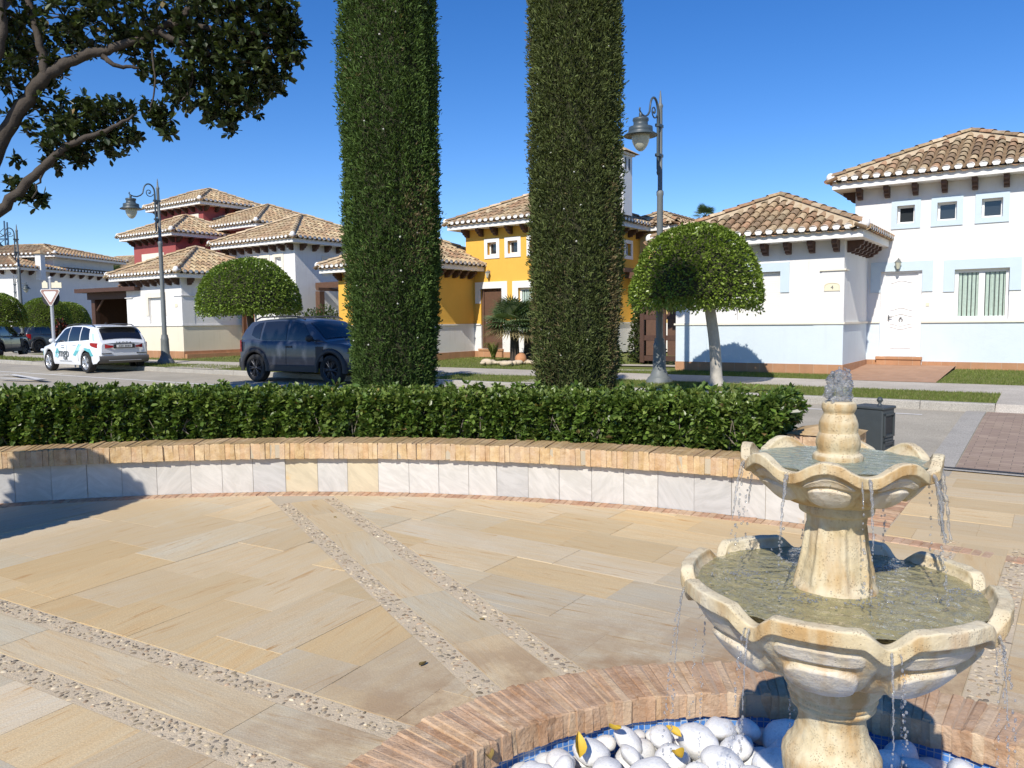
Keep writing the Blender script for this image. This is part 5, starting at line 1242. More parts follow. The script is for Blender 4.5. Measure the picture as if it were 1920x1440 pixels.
    m = MB(); m.box(.02, .235, y - .02, y + .004, -.3, .105); m.box(1.235, x0 + W + .02, y - .02, y + .004, -.3, .08); m.build('plinth', MAT['plinth'], h)
    hip_roof(h, x0 - .45, x0 + W + .45, y - .45, y + W + .45, 4.26, cols=tiles)
    corbels(h, (x0, y), XA, YN, W, 4.26, .62, s0=.12); corbels(h, (x0 + W, y), (0, 1), XR, W, 4.26, .62, s0=.3); corbels(h, (x0, y + W), (0, -1), (-1, 0), W, 4.26, .62, s0=.3)
    if numbered:
        m = on_wall(local((-3.89, 0), XA, YN, 3.89 - .235, 1.74)); pts = [(-.145, -.01), (.145, -.01), (.145, .10)] + [(.145 * math.cos(t), .10 + .055 * math.sin(t)) for t in np.linspace(.2, math.pi - .2, 9)] + [(-.145, .10)]
        m.prism(pts, .012, .03); pl = m.build('number_plate', MAT['signcream'], h)
        m = on_wall(local((-3.89, 0), XA, YN, 3.89 - .235, 1.74)); m.tube([(x_, y_, .03) for x_, y_ in [(-.155, -.012), (-.155, .105)] + [(-.155 * math.cos(t), .105 + .06 * math.sin(t)) for t in np.linspace(.2, math.pi - .2, 9)] + [(.155, .105), (.155, -.012)]], .010, 6); m.build('plate_rim', MAT['signcream'], pl)
        text(numbered, .115, 'number', MAT['decal'], pl, local((-3.89, 0), XA, YN, 3.89 - .235, 1.74 + .062, .032))
    return h
h4 = villa('white_blue_house', 'white and pale blue corner house with white front door and arched number plate 4', (7.27, 17.0), .47, 'white', 'blue', 'bpaint', TILE_A, '4')
hy = villa('yellow_house', 'mustard yellow house with white trim and a dark door behind the cypress columns', (-2.8, 24.8), .5, 'yellow', 'white', 'wpaint', TILE_A + TILE_B, door='brownwood', carved=False, side_win=True, sill='white')
# chimney and side wing of the yellow house
m = MB(); m.box(4.2, 4.75, 4.6, 5.25, 4.6, 6.55); m.box(4.12, 4.83, 4.52, 5.33, 6.55, 6.62)
for k in range(3): m.box(4.27 + .16 * k, 4.36 + .16 * k, 4.585, 4.6, 6.1, 6.5) if False else None
ch = m.build('chimney', MAT['white'], hy); m = MB(); m.box(4.3, 4.38, 4.59, 4.6, 6.08, 6.46); m.box(4.5, 4.58, 4.59, 4.6, 6.08, 6.46); m.box(4.752, 4.76, 4.72, 4.80, 6.08, 6.46); m.box(4.752, 4.76, 4.98, 5.06, 6.08, 6.46); m.build('vent', MAT['black'], ch)
m = MB(); m.add([(4.0, 4.4, 6.62), (4.95, 4.4, 6.62), (4.95, 5.45, 6.62), (4.0, 5.45, 6.62), (4.475, 4.92, 6.92)], [[0, 1, 4], [1, 2, 4], [2, 3, 4], [3, 0, 4]], TILE_B[0]); m.build('chimney_cap', MAT['tile'], ch)
body(hy, 4.15, 6.3, 6.6, 11.5, 2.75, mat='ochre', dmat='white', name='side_wall')
body(hy, 4.152, 5.2, 7.1, 11.8, 4.24, mat='ochre', dmat='white', name='rear_wall', z0=2.6)
hip_roof(hy, 3.6, 5.65, 6.9, 12.2, 4.26, cols=TILE_A + TILE_B, detail=False)
m = MB(); m.box(4.3, 6.6, 5.6, 5.8, 2.55, 2.75); m.box(4.3, 6.6, 6.3, 6.5, 2.55, 2.75); m.box(4.3, 4.5, 5.2, 6.6, 2.75, 2.9); m.box(5.4, 5.6, 5.2, 6.6, 2.75, 2.9); m.build('pergola_beams', MAT['brownwood'], hy)
# the cream and white house on the left: same wing, tower set further back
def cream_house():
    O, zb = (-12.4, 29.3), .51
    h = tag(empty('cream_house', (O[0], O[1], zb), rad(-35)), 'white house with cream lower wall and tan tiled roofs behind the white car', 'house')
    body(h, -3.89, 0, 0, 3.6, 2.87, opsF=[(1.62, 2.62, 1.15, 2.18)], mat='white', dmat='cream', dado=1.07)
    hood(h, local((-3.89, 0), XA, YN, 1.62, 1.15), 1.0, 1.03, .2, .7, 'creamtrim', name='window_hood')
    m = on_wall(local((-3.89, 0), XA, YN, 1.62, 1.15, -.10))
    for k in range(20): m.box(0, 1, k * .05, k * .05 + .046, 0, .012)
    m.box(0, 1, 0, 1.02, -.02, .002); m.build('roller_shutter', MAT['shutter'], h)
    ledge(h, [(-3.93, -.04, .04, .012), (0, .012, .04, 2.5)], 1.07, 'white')
    ledge(h, [(-.5, -.05, .05, .004), (.002, .004, .05, .55), (-3.94, -.05, -3.4, .004)], 2.2, 'white', .035, name='pilaster_ledge')
    m = MB(); m.box(-.46, .01, -.012, .002, 1.12, 2.198); m.box(-.002, .012, .002, .5, 1.12, 2.198); m.build('pilaster', MAT['white'], h)
    m = MB(); m.box(-3.9, .02, -.02, .004, -.3, .11); m.box(0, .02, .004, 2.6, -.3, .11); m.box(0, .16, .02, 2.6, -.3, -.0); m.build('plinth', MAT['plinth'], h)
    m = on_wall(local((-3.89, 0), XA, YN, 3.53, 1.8)); m.bevbox(-.09, .09, -.02, .12, .012, .03, .01); m.build('number_plate', MAT['signcream'], h)
    hip_roof(h, -4.34, .45, -.45, 4.34, 2.87, cols=TILE_B); corbels(h, (-3.89, 0), XA, YN, 3.89, 2.87, .5, s0=.15); corbels(h, (0, 0), (0, 1), XR, 2.6, 2.87, .6, s0=.3)
    # wall with the orange door between wing and tower
    body(h, -.5, 2.3, 2.6, 3.5, 2.6, opsF=[(.72, 1.32, .15, 2.1)], mat='white', dmat='cream', dado=1.07)
    m = MB(); m.box(.25, .79, 2.70, 2.74, .16, 2.09); m.build('door', MAT['orangewood'], h); m = MB(); m.box(.14, .24, 2.5, 2.64, -.3, 2.3); m.build('door_post', MAT['brownwood'], h)
    x0, y, W = -2.05, 3.45, 4.4
    ws = [(1.55, 1.93), (2.35, 2.73), (3.2, 3.58)]
    body(h, x0, x0 + W, y, y + W, 4.26, opsF=[(a, b, 3.32, 3.78) for a, b in ws], opsR=[(1.5, 2.0, 3.2, 3.72)], mat='white', dmat='cream', dado=1.07)
    for a, b in ws: frame_window(h, local((x0, y), XA, YN, a, 3.32, -.15), b - a, .46, 'shutter'); surround(h, local((x0, y), XA, YN, a, 3.32), b - a, .46, .13, 'creamtrim')
    frame_window(h, local((x0 + W, y), (0, 1), XR, 1.5, 3.2, -.14), .5, .52); surround(h, local((x0 + W, y), (0, 1), XR, 1.5, 3.2), .5, .52, .13, 'creamtrim')
    hip_roof(h, x0 - .45, x0 + W + .45, y - .45, y + W + .75, 4.26, cols=TILE_B); corbels(h, (x0, y), XA, YN, W, 4.26, .5, s0=.12); corbels(h, (x0 + W, y), (0, 1), XR, W, 4.26, .62, s0=.3)
    body(h, 2.35, 6.5, 6.2, 8.5, 2.35, mat='white', dmat='white', name='garden_wall'); 
    m = MB(); m.box(2.4, 7.0, 4.4, 4.55, 2.52, 2.75); m.box(2.4, 7.0, 5.6, 5.75, 2.52, 2.75); m.box(3.0, 3.15, 3.9, 6.2, 2.4, 2.52); m.box(4.6, 4.75, 3.9, 6.2, 2.4, 2.52); m.box(6.3, 6.45, 3.9, 6.2, 2.4, 2.52); m.build('pergola_beams', MAT['brownwood'], h)
    m = MB(); m.box(2.5, 2.75, 4.3, 4.55, -.3, 2.4); m.build('pergola_post', MAT['brownwood'], h); return h
cream_house()
# red house with stacked hipped roofs
def red_house():
    # middle block: its front right corner shows at pixel x 330, the top block's at x 380
    c1 = at(331, 500, 35.5); zb = .5
    h = tag(empty('red_house', (c1[0], c1[1], zb), rad(-35)), 'dark red house with three stacked hipped tile roofs rising behind the cream house', 'house')
    z1 = at(328, 442, 35.2)[2] - zb
    W1 = 3.5
    body(h, -W1, 0, 0, 3.2, z1, opsF=[(1.0, 2.25, z1 - 2.0, z1 - .95)], mat='red', dmat='red', depth=.3); surround(h, local((-W1, 0), XA, YN, 1.0, z1 - 2.0), 1.25, 1.05, .3, 'creamtrim')
    frame_window(h, local((-W1, 0), XA, YN, 1.0, z1 - 2.0, -.2), 1.25, 1.05, 'shutter')
    hip_roof(h, -W1 - .45, .45, -.45, 3.65, z1, cols=TILE_B); corbels(h, (-W1, 0), XA, YN, W1, z1, .6); corbels(h, (0, 0), (0, 1), XR, 3.2, z1, .6)
    surround(h, local((0, 0), (0, 1), XR, .8, z1 - 2.0), 1.0, 1.05, .25, 'creamtrim'); frame_window(h, local((0, 0), (0, 1), XR, .8, z1 - 2.0, .0), 1.0, 1.05, 'shutter')
    c2 = at(381, 400, 38.6); q = rotz((c2[:2] - c1[:2]), rad(35)); z2 = at(379, 383, 38.2)[2] - zb; W2 = 3.9
    body(h, q[0] - W2, q[0], q[1], q[1] + 2.6, z2, mat='red', dmat='red', z0=z1 - .5, opsF=[(1.8, 2.3, z2 - .95, z2 - .5), (2.9, 3.4, z2 - .95, z2 - .5)])
    for s in (1.8, 2.9): surround(h, local((q[0] - W2, q[1]), XA, YN, s, z2 - .95), .5, .45, .14, 'creamtrim'); frame_window(h, local((q[0] - W2, q[1]), XA, YN, s, z2 - .95, -.14), .5, .45)
    hip_roof(h, q[0] - W2 - .45, q[0] + .45, q[1] - .45, q[1] + 3.05, z2, cols=TILE_B); corbels(h, (q[0] - W2, q[1]), XA, YN, W2, z2, .6); corbels(h, (q[0], q[1]), (0, 1), XR, 2.6, z2, .6)
    # side roof to the right, lower
    c3 = at(445, 440, 37); q3 = rotz((c3[:2] - c1[:2]), rad(35)); z3 = at(420, 437, 38)[2] - zb
    body(h, q3[0] - 3.4, q3[0] + 1.6, q3[1], q3[1] + 5, z3, mat='red', dmat='red'); hip_roof(h, q3[0] - 3.9, q3[0] + 2.1, q3[1] - .5, q3[1] + 5.5, z3, .42, cols=TILE_B)
    # white chimney behind the top roof
    cc = at(458, 392, 42); qq = rotz((cc[:2] - c1[:2]), rad(35)); m = MB(); m.box(qq[0] - .55, qq[0] + .55, qq[1] - .5, qq[1] + .5, z1 - 1, z2 + .35); m.build('chimney', MAT['white'], h)
    # ground floor to the left behind the carport
    c4 = at(238, 600, 38.5); q4 = rotz((c4[:2] - c1[:2]), rad(35)); 
    body(h, q4[0] - 1.9, q4[0] + 3, q4[1], q4[1] + 4, 2.75, mat='red', dmat='red', name='lower_block', opsF=[(.75, 1.55, .2, 1.9)])
    m = on_wall(local((q4[0] - 1.9, q4[1]), XA, YN, 1.15, .2)); m.tube([(-.5, 0, .02), (-.5, 1.5, .02)] + [(-.5 * math.cos(t), 1.5 + .5 * math.sin(t), .02) for t in np.linspace(.2, math.pi - .2, 8)] + [(.5, 1.5, .02), (.5, 0, .02)], .09, 6); m.build('door_arch', MAT['ochre'], h)
    hip_roof(h, q4[0] - 1.4, q4[0] + 3.2, q4[1] + .6, q4[1] + 4.6, 2.95, .42, cols=[(.5, .3, .2), (.45, .27, .18)], detail=False)
    return h
red_house()
cp = at(182, 640, 33.0)
c = tag(empty('carport', (cp[0], cp[1], .3), rad(-30)), 'dark timber carport in front of the dark red house', 'carport')
m = MB(); m.box(-.3, 3.4, -.15, .10, 2.42, 2.70); m.box(-.45, 3.6, -.6, 5.2, 2.70, 2.86); m.box(-.3, 3.5, 1.6, 1.8, 2.5, 2.7); m.box(-.28, -.1, .1, 5, 2.5, 2.7); m.build('roof', MAT['wood'], c); m = MB(); m.box(-.26, -.2, .2, 5.2, -.2, 2.5); m.build('shade_screen', MAT['wood'], c)  # screen on the left added to keep sun off the wall behind
for x in (0, 3.0): m = MB(); m.bevbox(x - .12, x + .12, -.1, .14, -.5, 2.55, .015); m.build('post', MAT['wood'], c)
m = MB(); m.tube([(.05, .02, 1.9), (.75, .02, 2.6)], .06, 4); m.build('brace', MAT['wood'], c)
# white house on the far left, across the side street
def far_house():
    c = at(37, 600, 47); zb = .3; h = tag(empty('white_house', (c[0], c[1], zb), rad(-8)), 'white house with brown tiled roof and white chimney at the far left', 'house')
    z1 = at(36, 506, 47)[2] - zb
    body(h, -9, 0, 0, 11, z1, mat='white', dmat='white'); hip_roof(h, -9.6, .6, -.6, 11.6, z1, .25, cols=TILE_A, sp=.3, e=.45); corbels(h, (-9, 0), XA, YN, 9, z1, .8)
    corbels(h, (0, 0), (0, 1), XR, 11, z1, .9)
    c2 = at(-30, 500, 51); q = rotz(c2[:2] - c[:2], rad(8)); z2 = at(10, 483, 50)[2] - zb
    body(h, q[0] - 3, q[0] + 5, q[1], q[1] + 6, z2, mat='white', dmat='white', z0=z1); hip_roof(h, q[0] - 3.5, q[0] + 5.6, q[1] - .6, q[1] + 6.6, z2, .25, cols=TILE_A, sp=.3, e=.45)
    q = np.array([.62, 1.2]); ztop = at(47, 476, 48)[2] - zb; m = MB(); m.box(q[0] - .19, q[0] + .19, q[1] - .19, q[1] + .19, z1 - .55, ztop); ch = m.build('chimney', MAT['white'], h)
    m = MB(); m.add([(q[0] + a * .32, q[1] + b * .32, ztop) for a, b in ((-1, -1), (1, -1), (1, 1), (-1, 1))] + [(q[0], q[1], ztop + .25)], [[0, 1, 4], [1, 2, 4], [2, 3, 4], [3, 0, 4]], TILE_A[2]); m.build('chimney_cap', MAT['tile'], ch)
    # long wing going back along the side street
    q = rotz(at(120, 520, 56)[:2] - c[:2], rad(8)); z3 = at(120, 520, 56)[2] - zb
    body(h, q[0] - 8, q[0], q[1], q[1] + 8, z3, mat='white', dmat='white'); hip_roof(h, q[0] - 8.6, q[0] + .6, q[1] - .6, q[1] + 8.6, z3, .25, cols=TILE_A, sp=.3, e=.45, detail=False)
    return h
far_house()
def back_house(px, Y, w, d, ztop_px, label, wm, cols, chim=None, roofpitch=.4, ang=-20):
    c = at(px, 620, Y); zb = .3; h = tag(empty('distant_house', (c[0], c[1], zb), rad(ang)), label, 'house', 'houses far behind the side street'); z = at(px, ztop_px, Y)[2] - zb
    body(h, -w / 2, w / 2, 0, d, z, mat=wm, dmat=wm, opsF=[(w * .55, w * .55 + 1.1, 1.2, 2.3)], depth=.2); frame_window(h, local((-w / 2, 0), XA, YN, w * .55, 1.2, -.1), 1.1, 1.1, mull=1)
    hip_roof(h, -w / 2 - .5, w / 2 + .5, -.5, d + .5, z, roofpitch, cols=cols, sp=.35, e=.5, detail=False)
    if chim:
        q = rotz(at(chim[0], 520, Y - 1)[:2] - c[:2], rad(-ang)); zt = at(chim[0], chim[1], Y - 1)[2] - zb; m = MB(); m.box(q[0] - .35, q[0] + .35, q[1] - .3, q[1] + .3, 2, zt); m.build('chimney', MAT['white'], h)
    return h
back_house(185, 72, 13, 9, 522, 'distant ochre house with a tan roof and white chimney beside the red house', 'ochre', TILE_B, (181, 508), .42)
back_house(140, 60, 9, 7, 545, 'low grey white flat looking house with a small white window behind the sign', 'white', TILE_B, None, .12)
# palms and small trees seen over roofs
def fan_palm(c, H, n, L, label, name='palm_tree', lean=(0, 0), skirt=True):
    t = tag(empty(name, c), label, 'palm'); m = MB(); m.tube([(0, 0, 0), (lean[0] * .5, lean[1] * .5, H * .5), (lean[0], lean[1], H)], [.16, .14, .13], 10); m.build('trunk', MAT['bark'], t)
    m = MB(); top = np.array([lean[0], lean[1], H])
    for i in range(n):
        az = i * 2.4 + rng.normal(0, .2); el = rng.uniform(-.5, 1.15); d = np.array([math.cos(az) * math.cos(el), math.sin(az) * math.cos(el), math.sin(el)]); st = L * rng.uniform(.35, .55)
        p1 = top + d * st + np.array([0, 0, -.06 * st]); m.tube([top, (top + p1) / 2 + np.array([0, 0, .03]), p1], [.012, .01, .008], 5, palette(1, [(.14, .16, .06)])[0])
        sd = np.cross(d, [0, 0, 1.]); sd /= np.linalg.norm(sd) + 1e-6; k = 20; fl = L * rng.uniform(.45, .62); col = palette(1, [(.10, .15, .06), (.12, .18, .08), (.08, .13, .05), (.15, .19, .09)], .15)[0]
        if el < -.25 and skirt: col = np.array([.22, .18, .09])
        nn = np.cross(sd, d)
        for j in range(k):
            a = (j / (k - 1) - .5) * 3.7; dr = d * math.cos(a) + sd * math.sin(a); w = fl * .045; tip = p1 + dr * fl + np.array([0, 0, -.14 * fl]) + nn * .04 * math.cos(a * 3)
            s2 = np.cross(dr, nn); mid = p1 + dr * fl * .55 + nn * .03
            m.add([p1, mid + s2 * w, tip, mid - s2 * w], [[0, 1, 2, 3]], col * rng.uniform(.8, 1.2))
    m.build('crown', MAT['palm'], t); return t
p = at(965, 660, 23.6); fan_palm((p[0], p[1], .4), 1.15, 58, 1.08, 'bushy fan palm growing beside the dark door of the yellow house')
p = at(985, 660, 23.9); fan_palm((p[0] + .1, p[1] + .25, .4), 1.0, 22, .8, 'smaller fan palm half hidden behind the right cypress column')
p = at(1322, 430, 40); fan_palm((p[0], p[1], .4), at(1322, 405, 40)[2] - .4, 22, .75, 'palm top showing above the tiled roof of the blue and white house')
p = at(202, 560, 66); fan_palm((p[0], p[1], .3), at(202, 522, 66)[2] - .3, 34, 2.2, 'distant palm with drooping fronds left of the red house')
def bush(name, c, rx, ry, h, n, ls, cols, label, mat='topi', cat='bush'):
    t = tag(empty(name, c), label, cat); m = MB(); d = unit(n); d[:, 2] = np.abs(d[:, 2]); k = 1 + .16 * noise3(d, n, 4) + .08 * noise3(d, n + 2, 9); r = k * (1 - rng.uniform(0, .35, n) ** 1.3)
    leaves(m, d * r[:, None] * np.array([rx, ry, h]), d + unit(n) * .8, ls * rng.uniform(.6, 1.3, n), palette(n, cols, .22), 1.0, .7); m.build('foliage', MAT[mat], t)
    m = MB(); m.lathe([(rx * .7, .0), (rx * .75, h * .35), (rx * .5, h * .65), (.01, h * .75)], 12); m.build('shade_core', MAT['core'], t); return t  # dark solid added inside the bush to block light
p = at(603, 640, 27); bush('garden_shrub', (p[0], p[1], .4), 1.0, .7, 1.75, 2600, .10, [(.035, .06, .018), (.05, .085, .022), (.09, .13, .03)], 'dark rounded shrub against the white wall behind the dark car')
p = at(1212, 690, 22.5); bush('climbing_shrub', (p[0], p[1], .42), .5, .5, 2.05, 2600, .09, [(.045, .07, .015), (.08, .11, .02), (.03, .05, .012), (.06, .05, .03)], 'tall loose shrub beside the brown gate behind the lamp post')
p = at(1190, 690, 21.5); bush('garden_shrub', (p[0] - .6, p[1], .40), .25, .25, .6, 500, .07, [(.08, .12, .03), (.11, .15, .035)], 'small bright green shrub at the foot of the right cypress column')
p = at(117, 640, 40); bush('garden_shrub', (p[0], p[1], .2), .42, .42, 1.75, 900, .16, [(.02, .02, .015), (.16, .03, .02), (.03, .03, .02)], 'dark bush with red flowers behind the white car', 'redleaf')
p = at(25, 640, 52); bush('hedge_row', (p[0], p[1], .2), 3.2, 1.2, 1.9, 2600, .2, [(.02, .035, .012), (.03, .05, .015)], 'dark hedge in front of the white house at the far left', cat='hedge')
p = at(925, 662, 24.5)
t = tag(empty('strappy_plant', (p[0], p[1], .40)), 'clump of arching strap leaves beside the dark door of the yellow house', 'plant'); m = MB(); n = 130
for i in range(n):
    az = rng.uniform(0, 6.28); L = rng.uniform(.6, 1.0); o = np.array([math.cos(az), math.sin(az), 0]); s = np.array([-o[1], o[0], 0]) * .014; P = [o * (.05 + .42 * L * t_ ** 1.5) + np.array([0, 0, L * (t_ * 1.25 - .75 * t_ ** 2.6)]) for t_ in np.linspace(0, 1, 6)]
    m.grid([[q - s * (1 - k / 5.5), q + s * (1 - k / 5.5)] for k, q in enumerate(P)], palette(1, [(.12, .15, .03), (.16, .19, .04), (.09, .12, .025)])[0])
m.build('foliage', MAT['palm'], t)
p = at(972, 664, 22.4); j = MB(); j.lathe(curve([(.07, 0), (.15, .1), (.17, .2), (.12, .32), (.06, .38)]), 18); o = j.build('garden_jar', MAT['jar']); o.location = (p[0], p[1], .42); o.rotation_euler = (rad(-50), rad(35), 0); tag(o, 'small terracotta jar lying among rocks under the palm', 'jar')
rocks = None
for k in range(14):
    px = 905 + k * 8.2; p = at(px, 672, 22.3 + .3 * math.sin(k * .8)); r = rng.uniform(.10, .16); P = stones[k % 8].data
    o = bpy.data.objects.new('border_rock', P.copy()); o.data.materials.clear(); o.data.materials.append(MAT['rock']); COL.objects.link(o); o.location = (p[0], p[1], .42); o.scale = (r * 1.2, r, r); o.rotation_euler = (0, 0, rng.uniform(0, 6)); tag(o, 'pale rock in the border row under the palm by the yellow house', 'rock', 'rocks edging the palm bed')
# brown gate between the yellow and the white house
p = at(1256, 690, 21.3); gt = tag(empty('garden_gate', (p[0], p[1], .42), rad(-35)), 'dark brown slatted gate at the left end of the blue and white house', 'gate')
m = MB()
for z in (0.05, .62, 1.2, 1.75): m.box(-.9, .5, 0, .05, z, z + .14)
for x in (-.9, -.25, .45): m.box(x, x + .12, -.02, .04, 0, 2.0)
m.build('frame', MAT['wood'], gt); m = MB()
for x in (-.72, -.08): m.box(x, x + .42, .01, .03, .2, 1.75)
m.build('panel', MAT['brownwood'], gt)
# ------------------------------------------------------------------ street lamps
def street_lamp():
    t = empty('street_lamp'); H = 6.05
    m = MB(); m.lathe([(.28, -.05), (.28, .05), (.25, .09), (.24, .12)], 16); m.lathe([(.235, .12), (.19, .16), (.14, .3), (.125, .75), (.13, .80), (.115, .84), (.10, .95)], 16); m.build('base', MAT['lampgrey'], t)
    m = MB(); m.lathe([(.075, .94), (.072, 2.1), (.068, 2.14), (.064, 3.9), (.075, 3.93), (.075, 4.0), (.05, 4.03), (.045, H - .35), (.055, H - .33), (.055, H - .3), (.03, H - .25), (.022, H - .12), (.008, H)], 14); m.build('pole', MAT['lampgrey'], t)
    m = MB(); x = -.115; hx = -.93
    m.tube([(x, 0, 4.45), (x, 0, 5.55)], .030, 8); m.lathe([(.012, 4.32), (.03, 4.37), (.022, 4.42), (.03, 4.46)], 8, (x, 0, 0))
    arc_ = [(x, 0, 5.45)] + [(x - .19 + .19 * math.cos(a), 0, 5.58 + .26 * math.sin(a)) for a in np.linspace(0, math.pi * .9, 16)] + [(-.52, 0, 5.52), (-.60, 0, 5.44), (-.72, 0, 5.385), (-.84, 0, 5.385), (hx, 0, 5.41), (hx - .05, 0, 5.46), (hx - .03, 0, 5.5)]
    m.tube(arc_, np.interp(np.linspace(0, 1, len(arc_)), [0, 1], [.028, .018]), 8)
    sp = [(-.30 + .145 * (1 - k / 30) * math.cos(-.3 + k * -.30), 0, 5.57 + .145 * (1 - k / 30) * math.sin(-.3 + k * -.30)) for k in range(24)]; m.tube(sp, .014, 6); m.ball((-.30, 0, 5.55), .03, 8, 6)
    m.lathe([(.02, 5.28), (.035, 5.33), (.035, 5.40), (.015, 5.43)], 10, (hx, 0, 0))
    m.build('arm', MAT['lampdark'], t)
    m = MB()
    for z in (4.70, 5.30): m.box(-.16, .06, -.045, .045, z, z + .06); m.ball((-.055, 0, z - .05), .028, 8, 6, sq=(1, 1, 1.8))
    m.build('bracket', MAT['lampdark'], t)
    m = MB(); m.lathe([(.03, 5.30), (.155, 5.30), (.16, 5.26), (.14, 5.23), (.145, 5.16), (.235, 5.13), (.24, 5.05), (.235, 5.04), (.335, 4.975), (.335, 4.962), (.17, 4.98), (.01, 4.98)], 24, (hx, 0, 0)); m.build('lamp_hood', MAT['lampdark'], t)
    m = MB(); m.lathe([(.175, 4.985), (.178, 4.93), (.165, 4.85), (.13, 4.77), (.085, 4.705), (.04, 4.672), (.001, 4.665)], 20, (hx, 0, 0)); m.build('lamp_globe', MAT['lampglass'], t)
    return t
LB = ['tall grey street lamp beside the dome tree before the white and blue house', 'tall grey street lamp beside the rear of the white car', 'tall grey street lamp at the corner of the side street, left of the sign', 'far grey street lamp between dome trees behind the sign', 'thin distant street lamp pole near the ochre house']
l0 = tag(street_lamp(), LB[0], 'street lamp', 'grey street lamps'); 
def lamp_at(o, px, py, z, top, rz):
    # distance from the height of the visible foot
    d = at(px, py, 1.0); t = (z - EYE) / (d[2] - EYE); P = np.array([0, 0, EYE]) + (d - np.array([0, 0, EYE])) * t; o.location = (P[0], P[1], z); s = (at(px, top, P[1])[2] - z) / 6.05; o.scale = (s, s, s); o.rotation_euler = (0, 0, rz)
lamp_at(l0, 1236, 718, .27, 170, rad(55))
for lb, (px, py, z, top, rz) in zip(LB[1:], [(311, 681, .30, 335, rad(55)), (45, 660, .28, 420, rad(52)), (131, 634, .28, 462, rad(50)), (189, 628, .3, 492, rad(50))]):
    o = dup(l0, label=lb); lamp_at(o, px, py, z, top, rz)
lx = dup(l0, label='grey street lamp with its hood below the eave of the far white house'); p = at(33, 640, 44.5); lx.location = (p[0], p[1], .2); lx.scale = (.72, .72, .72); lx.rotation_euler = (0, 0, rad(180))
# ------------------------------------------------------------------ give way sign with street names
p = at(101, 640, 27.5); sg = tag(empty('give_way_sign', (p[0], p[1], .2), rad(4)), 'triangular give way sign under two cream street name plates on a grey pole', 'sign')
zt = at(98, 520, 27.5)[2] - .2
m = MB(); m.tube([(0, 0, -.2), (0, 0, zt)], .055, 10); m.lathe([(.07, zt - .05), (.07, zt), (.02, zt + .04)], 10); m.build('pole', MAT['signgrey'], sg)
zc = at(98, 557, 27.5)[2] - .2; s = .30
def tri(r, y0, y1, mat, name):
    m = MB(); pts = []
    for k in range(3):
        a0 = -math.pi / 2 + k * 2 * math.pi / 3
        for da in (-.1, .1): pts.append((r * math.cos(a0 + da), r * math.sin(a0 + da) + .06))
    M_ = np.eye(4); M_[:3, 0] = (1, 0, 0); M_[:3, 1] = (0, 0, 1); M_[:3, 2] = (0, -1, 0); M_[:3, 3] = (0, 0, zc); m.prism(pts, y0, y1, M=M_); return m.build(name, MAT[mat], sg)
tri(.365, .06, .075, 'signwhite', 'sign_plate'); tri(.335, .076, .079, 'signred', 'sign_border'); tri(.235, .080, .083, 'signwhite', 'sign_field')
m = MB(); M_ = np.eye(4); M_[:3, 0] = (1, 0, 0); M_[:3, 1] = (0, 0, 1); M_[:3, 2] = (0, -1, 0); M_[:3, 3] = (-.05, .08, zc - .02); m.prism([(.30 * math.cos(t), .30 * math.sin(t)) for t in np.linspace(0, 6.28, 24, endpoint=False)], 0, .02, M=M_); m.build('round_sign_back', MAT['black'], sg)
zn = at(98, 535, 27.5)[2] - .2
for x0, x1, hgt in ((-.26, -.07, .2), (.06, .4, .19)):
    m = MB(); M_ = np.eye(4); M_[:3, 0] = (1, 0, 0); M_[:3, 1] = (0, 0, 1); M_[:3, 2] = (0, -1, 0); M_[:3, 3] = (0, 0, zn); xc = (x0 + x1) / 2
    m.prism([(x0, -hgt / 2), (x1, -hgt / 2), (x1, hgt / 2), (xc + .06, hgt / 2), (xc + .035, hgt / 2 + .055), (xc - .035, hgt / 2 + .055), (xc - .06, hgt / 2), (x0, hgt / 2)], .05, .07, M=M_); m.build('name_plate', MAT['signcream'], sg)
# ------------------------------------------------------------------ litter bin
p = at(1636, 850, 7.75); bn = tag(empty('litter_bin', (p[0], p[1], .0), rad(-50)), 'dark grey cast metal litter bin with ball finials behind the brick pier', 'bin')
zt = at(1636, 760, 7.75)[2]; w_, d_ = .15, .13
m = MB(); m.bevbox(-w_, w_, -d_, d_, .10, zt - .02, .012); m.bevbox(-w_ - .012, w_ + .012, -d_ - .012, d_ + .012, zt - .03, zt, .008); m.build('body', MAT['bin'], bn)
m = MB()
for x in (-w_ - .025, w_ * .2): 
    y = -d_ - .02 if x < 0 else d_ * .5; m.tube([(x, y, 0), (x, y, zt - .05 if x < 0 else zt)], .022, 10); z1 = zt - .05 if x < 0 else zt
    m.lathe([(.03, z1 - .12), (.034, z1 - .09), (.026, z1 - .06), (.032, z1 - .02), (.02, z1 + .01), (.012, z1 + .02), (.03, z1 + .045), (.03, z1 + .055), (.016, z1 + .08), (.001, z1 + .083)], 12, (x, y, 0))
m.build('finial_post', MAT['bin'], bn)
m = MB(); X = w_ + .002
for (z0, z1) in ((zt * .58, zt - .07), (.16, zt * .52)):
    for a, b, c, e in ((-d_ + .02, d_ - .02, z0, z0 + .018), (-d_ + .02, d_ - .02, z1 - .018, z1), (-d_ + .02, -d_ + .038, z0, z1), (d_ - .038, d_ - .02, z0, z1)): m.box(X, X + .014, a, b, c, e)
for k in range(5): m.box(X, X + .008, -d_ + .045, d_ - .045, .2 + k * .045, .222 + k * .045)
m.build('door_panel', MAT['bin'], bn); m = MB(); m.box(X, X + .004, -d_ + .055, d_ - .055, zt * .63, zt - .10); m.build('slot', MAT['black'], bn)
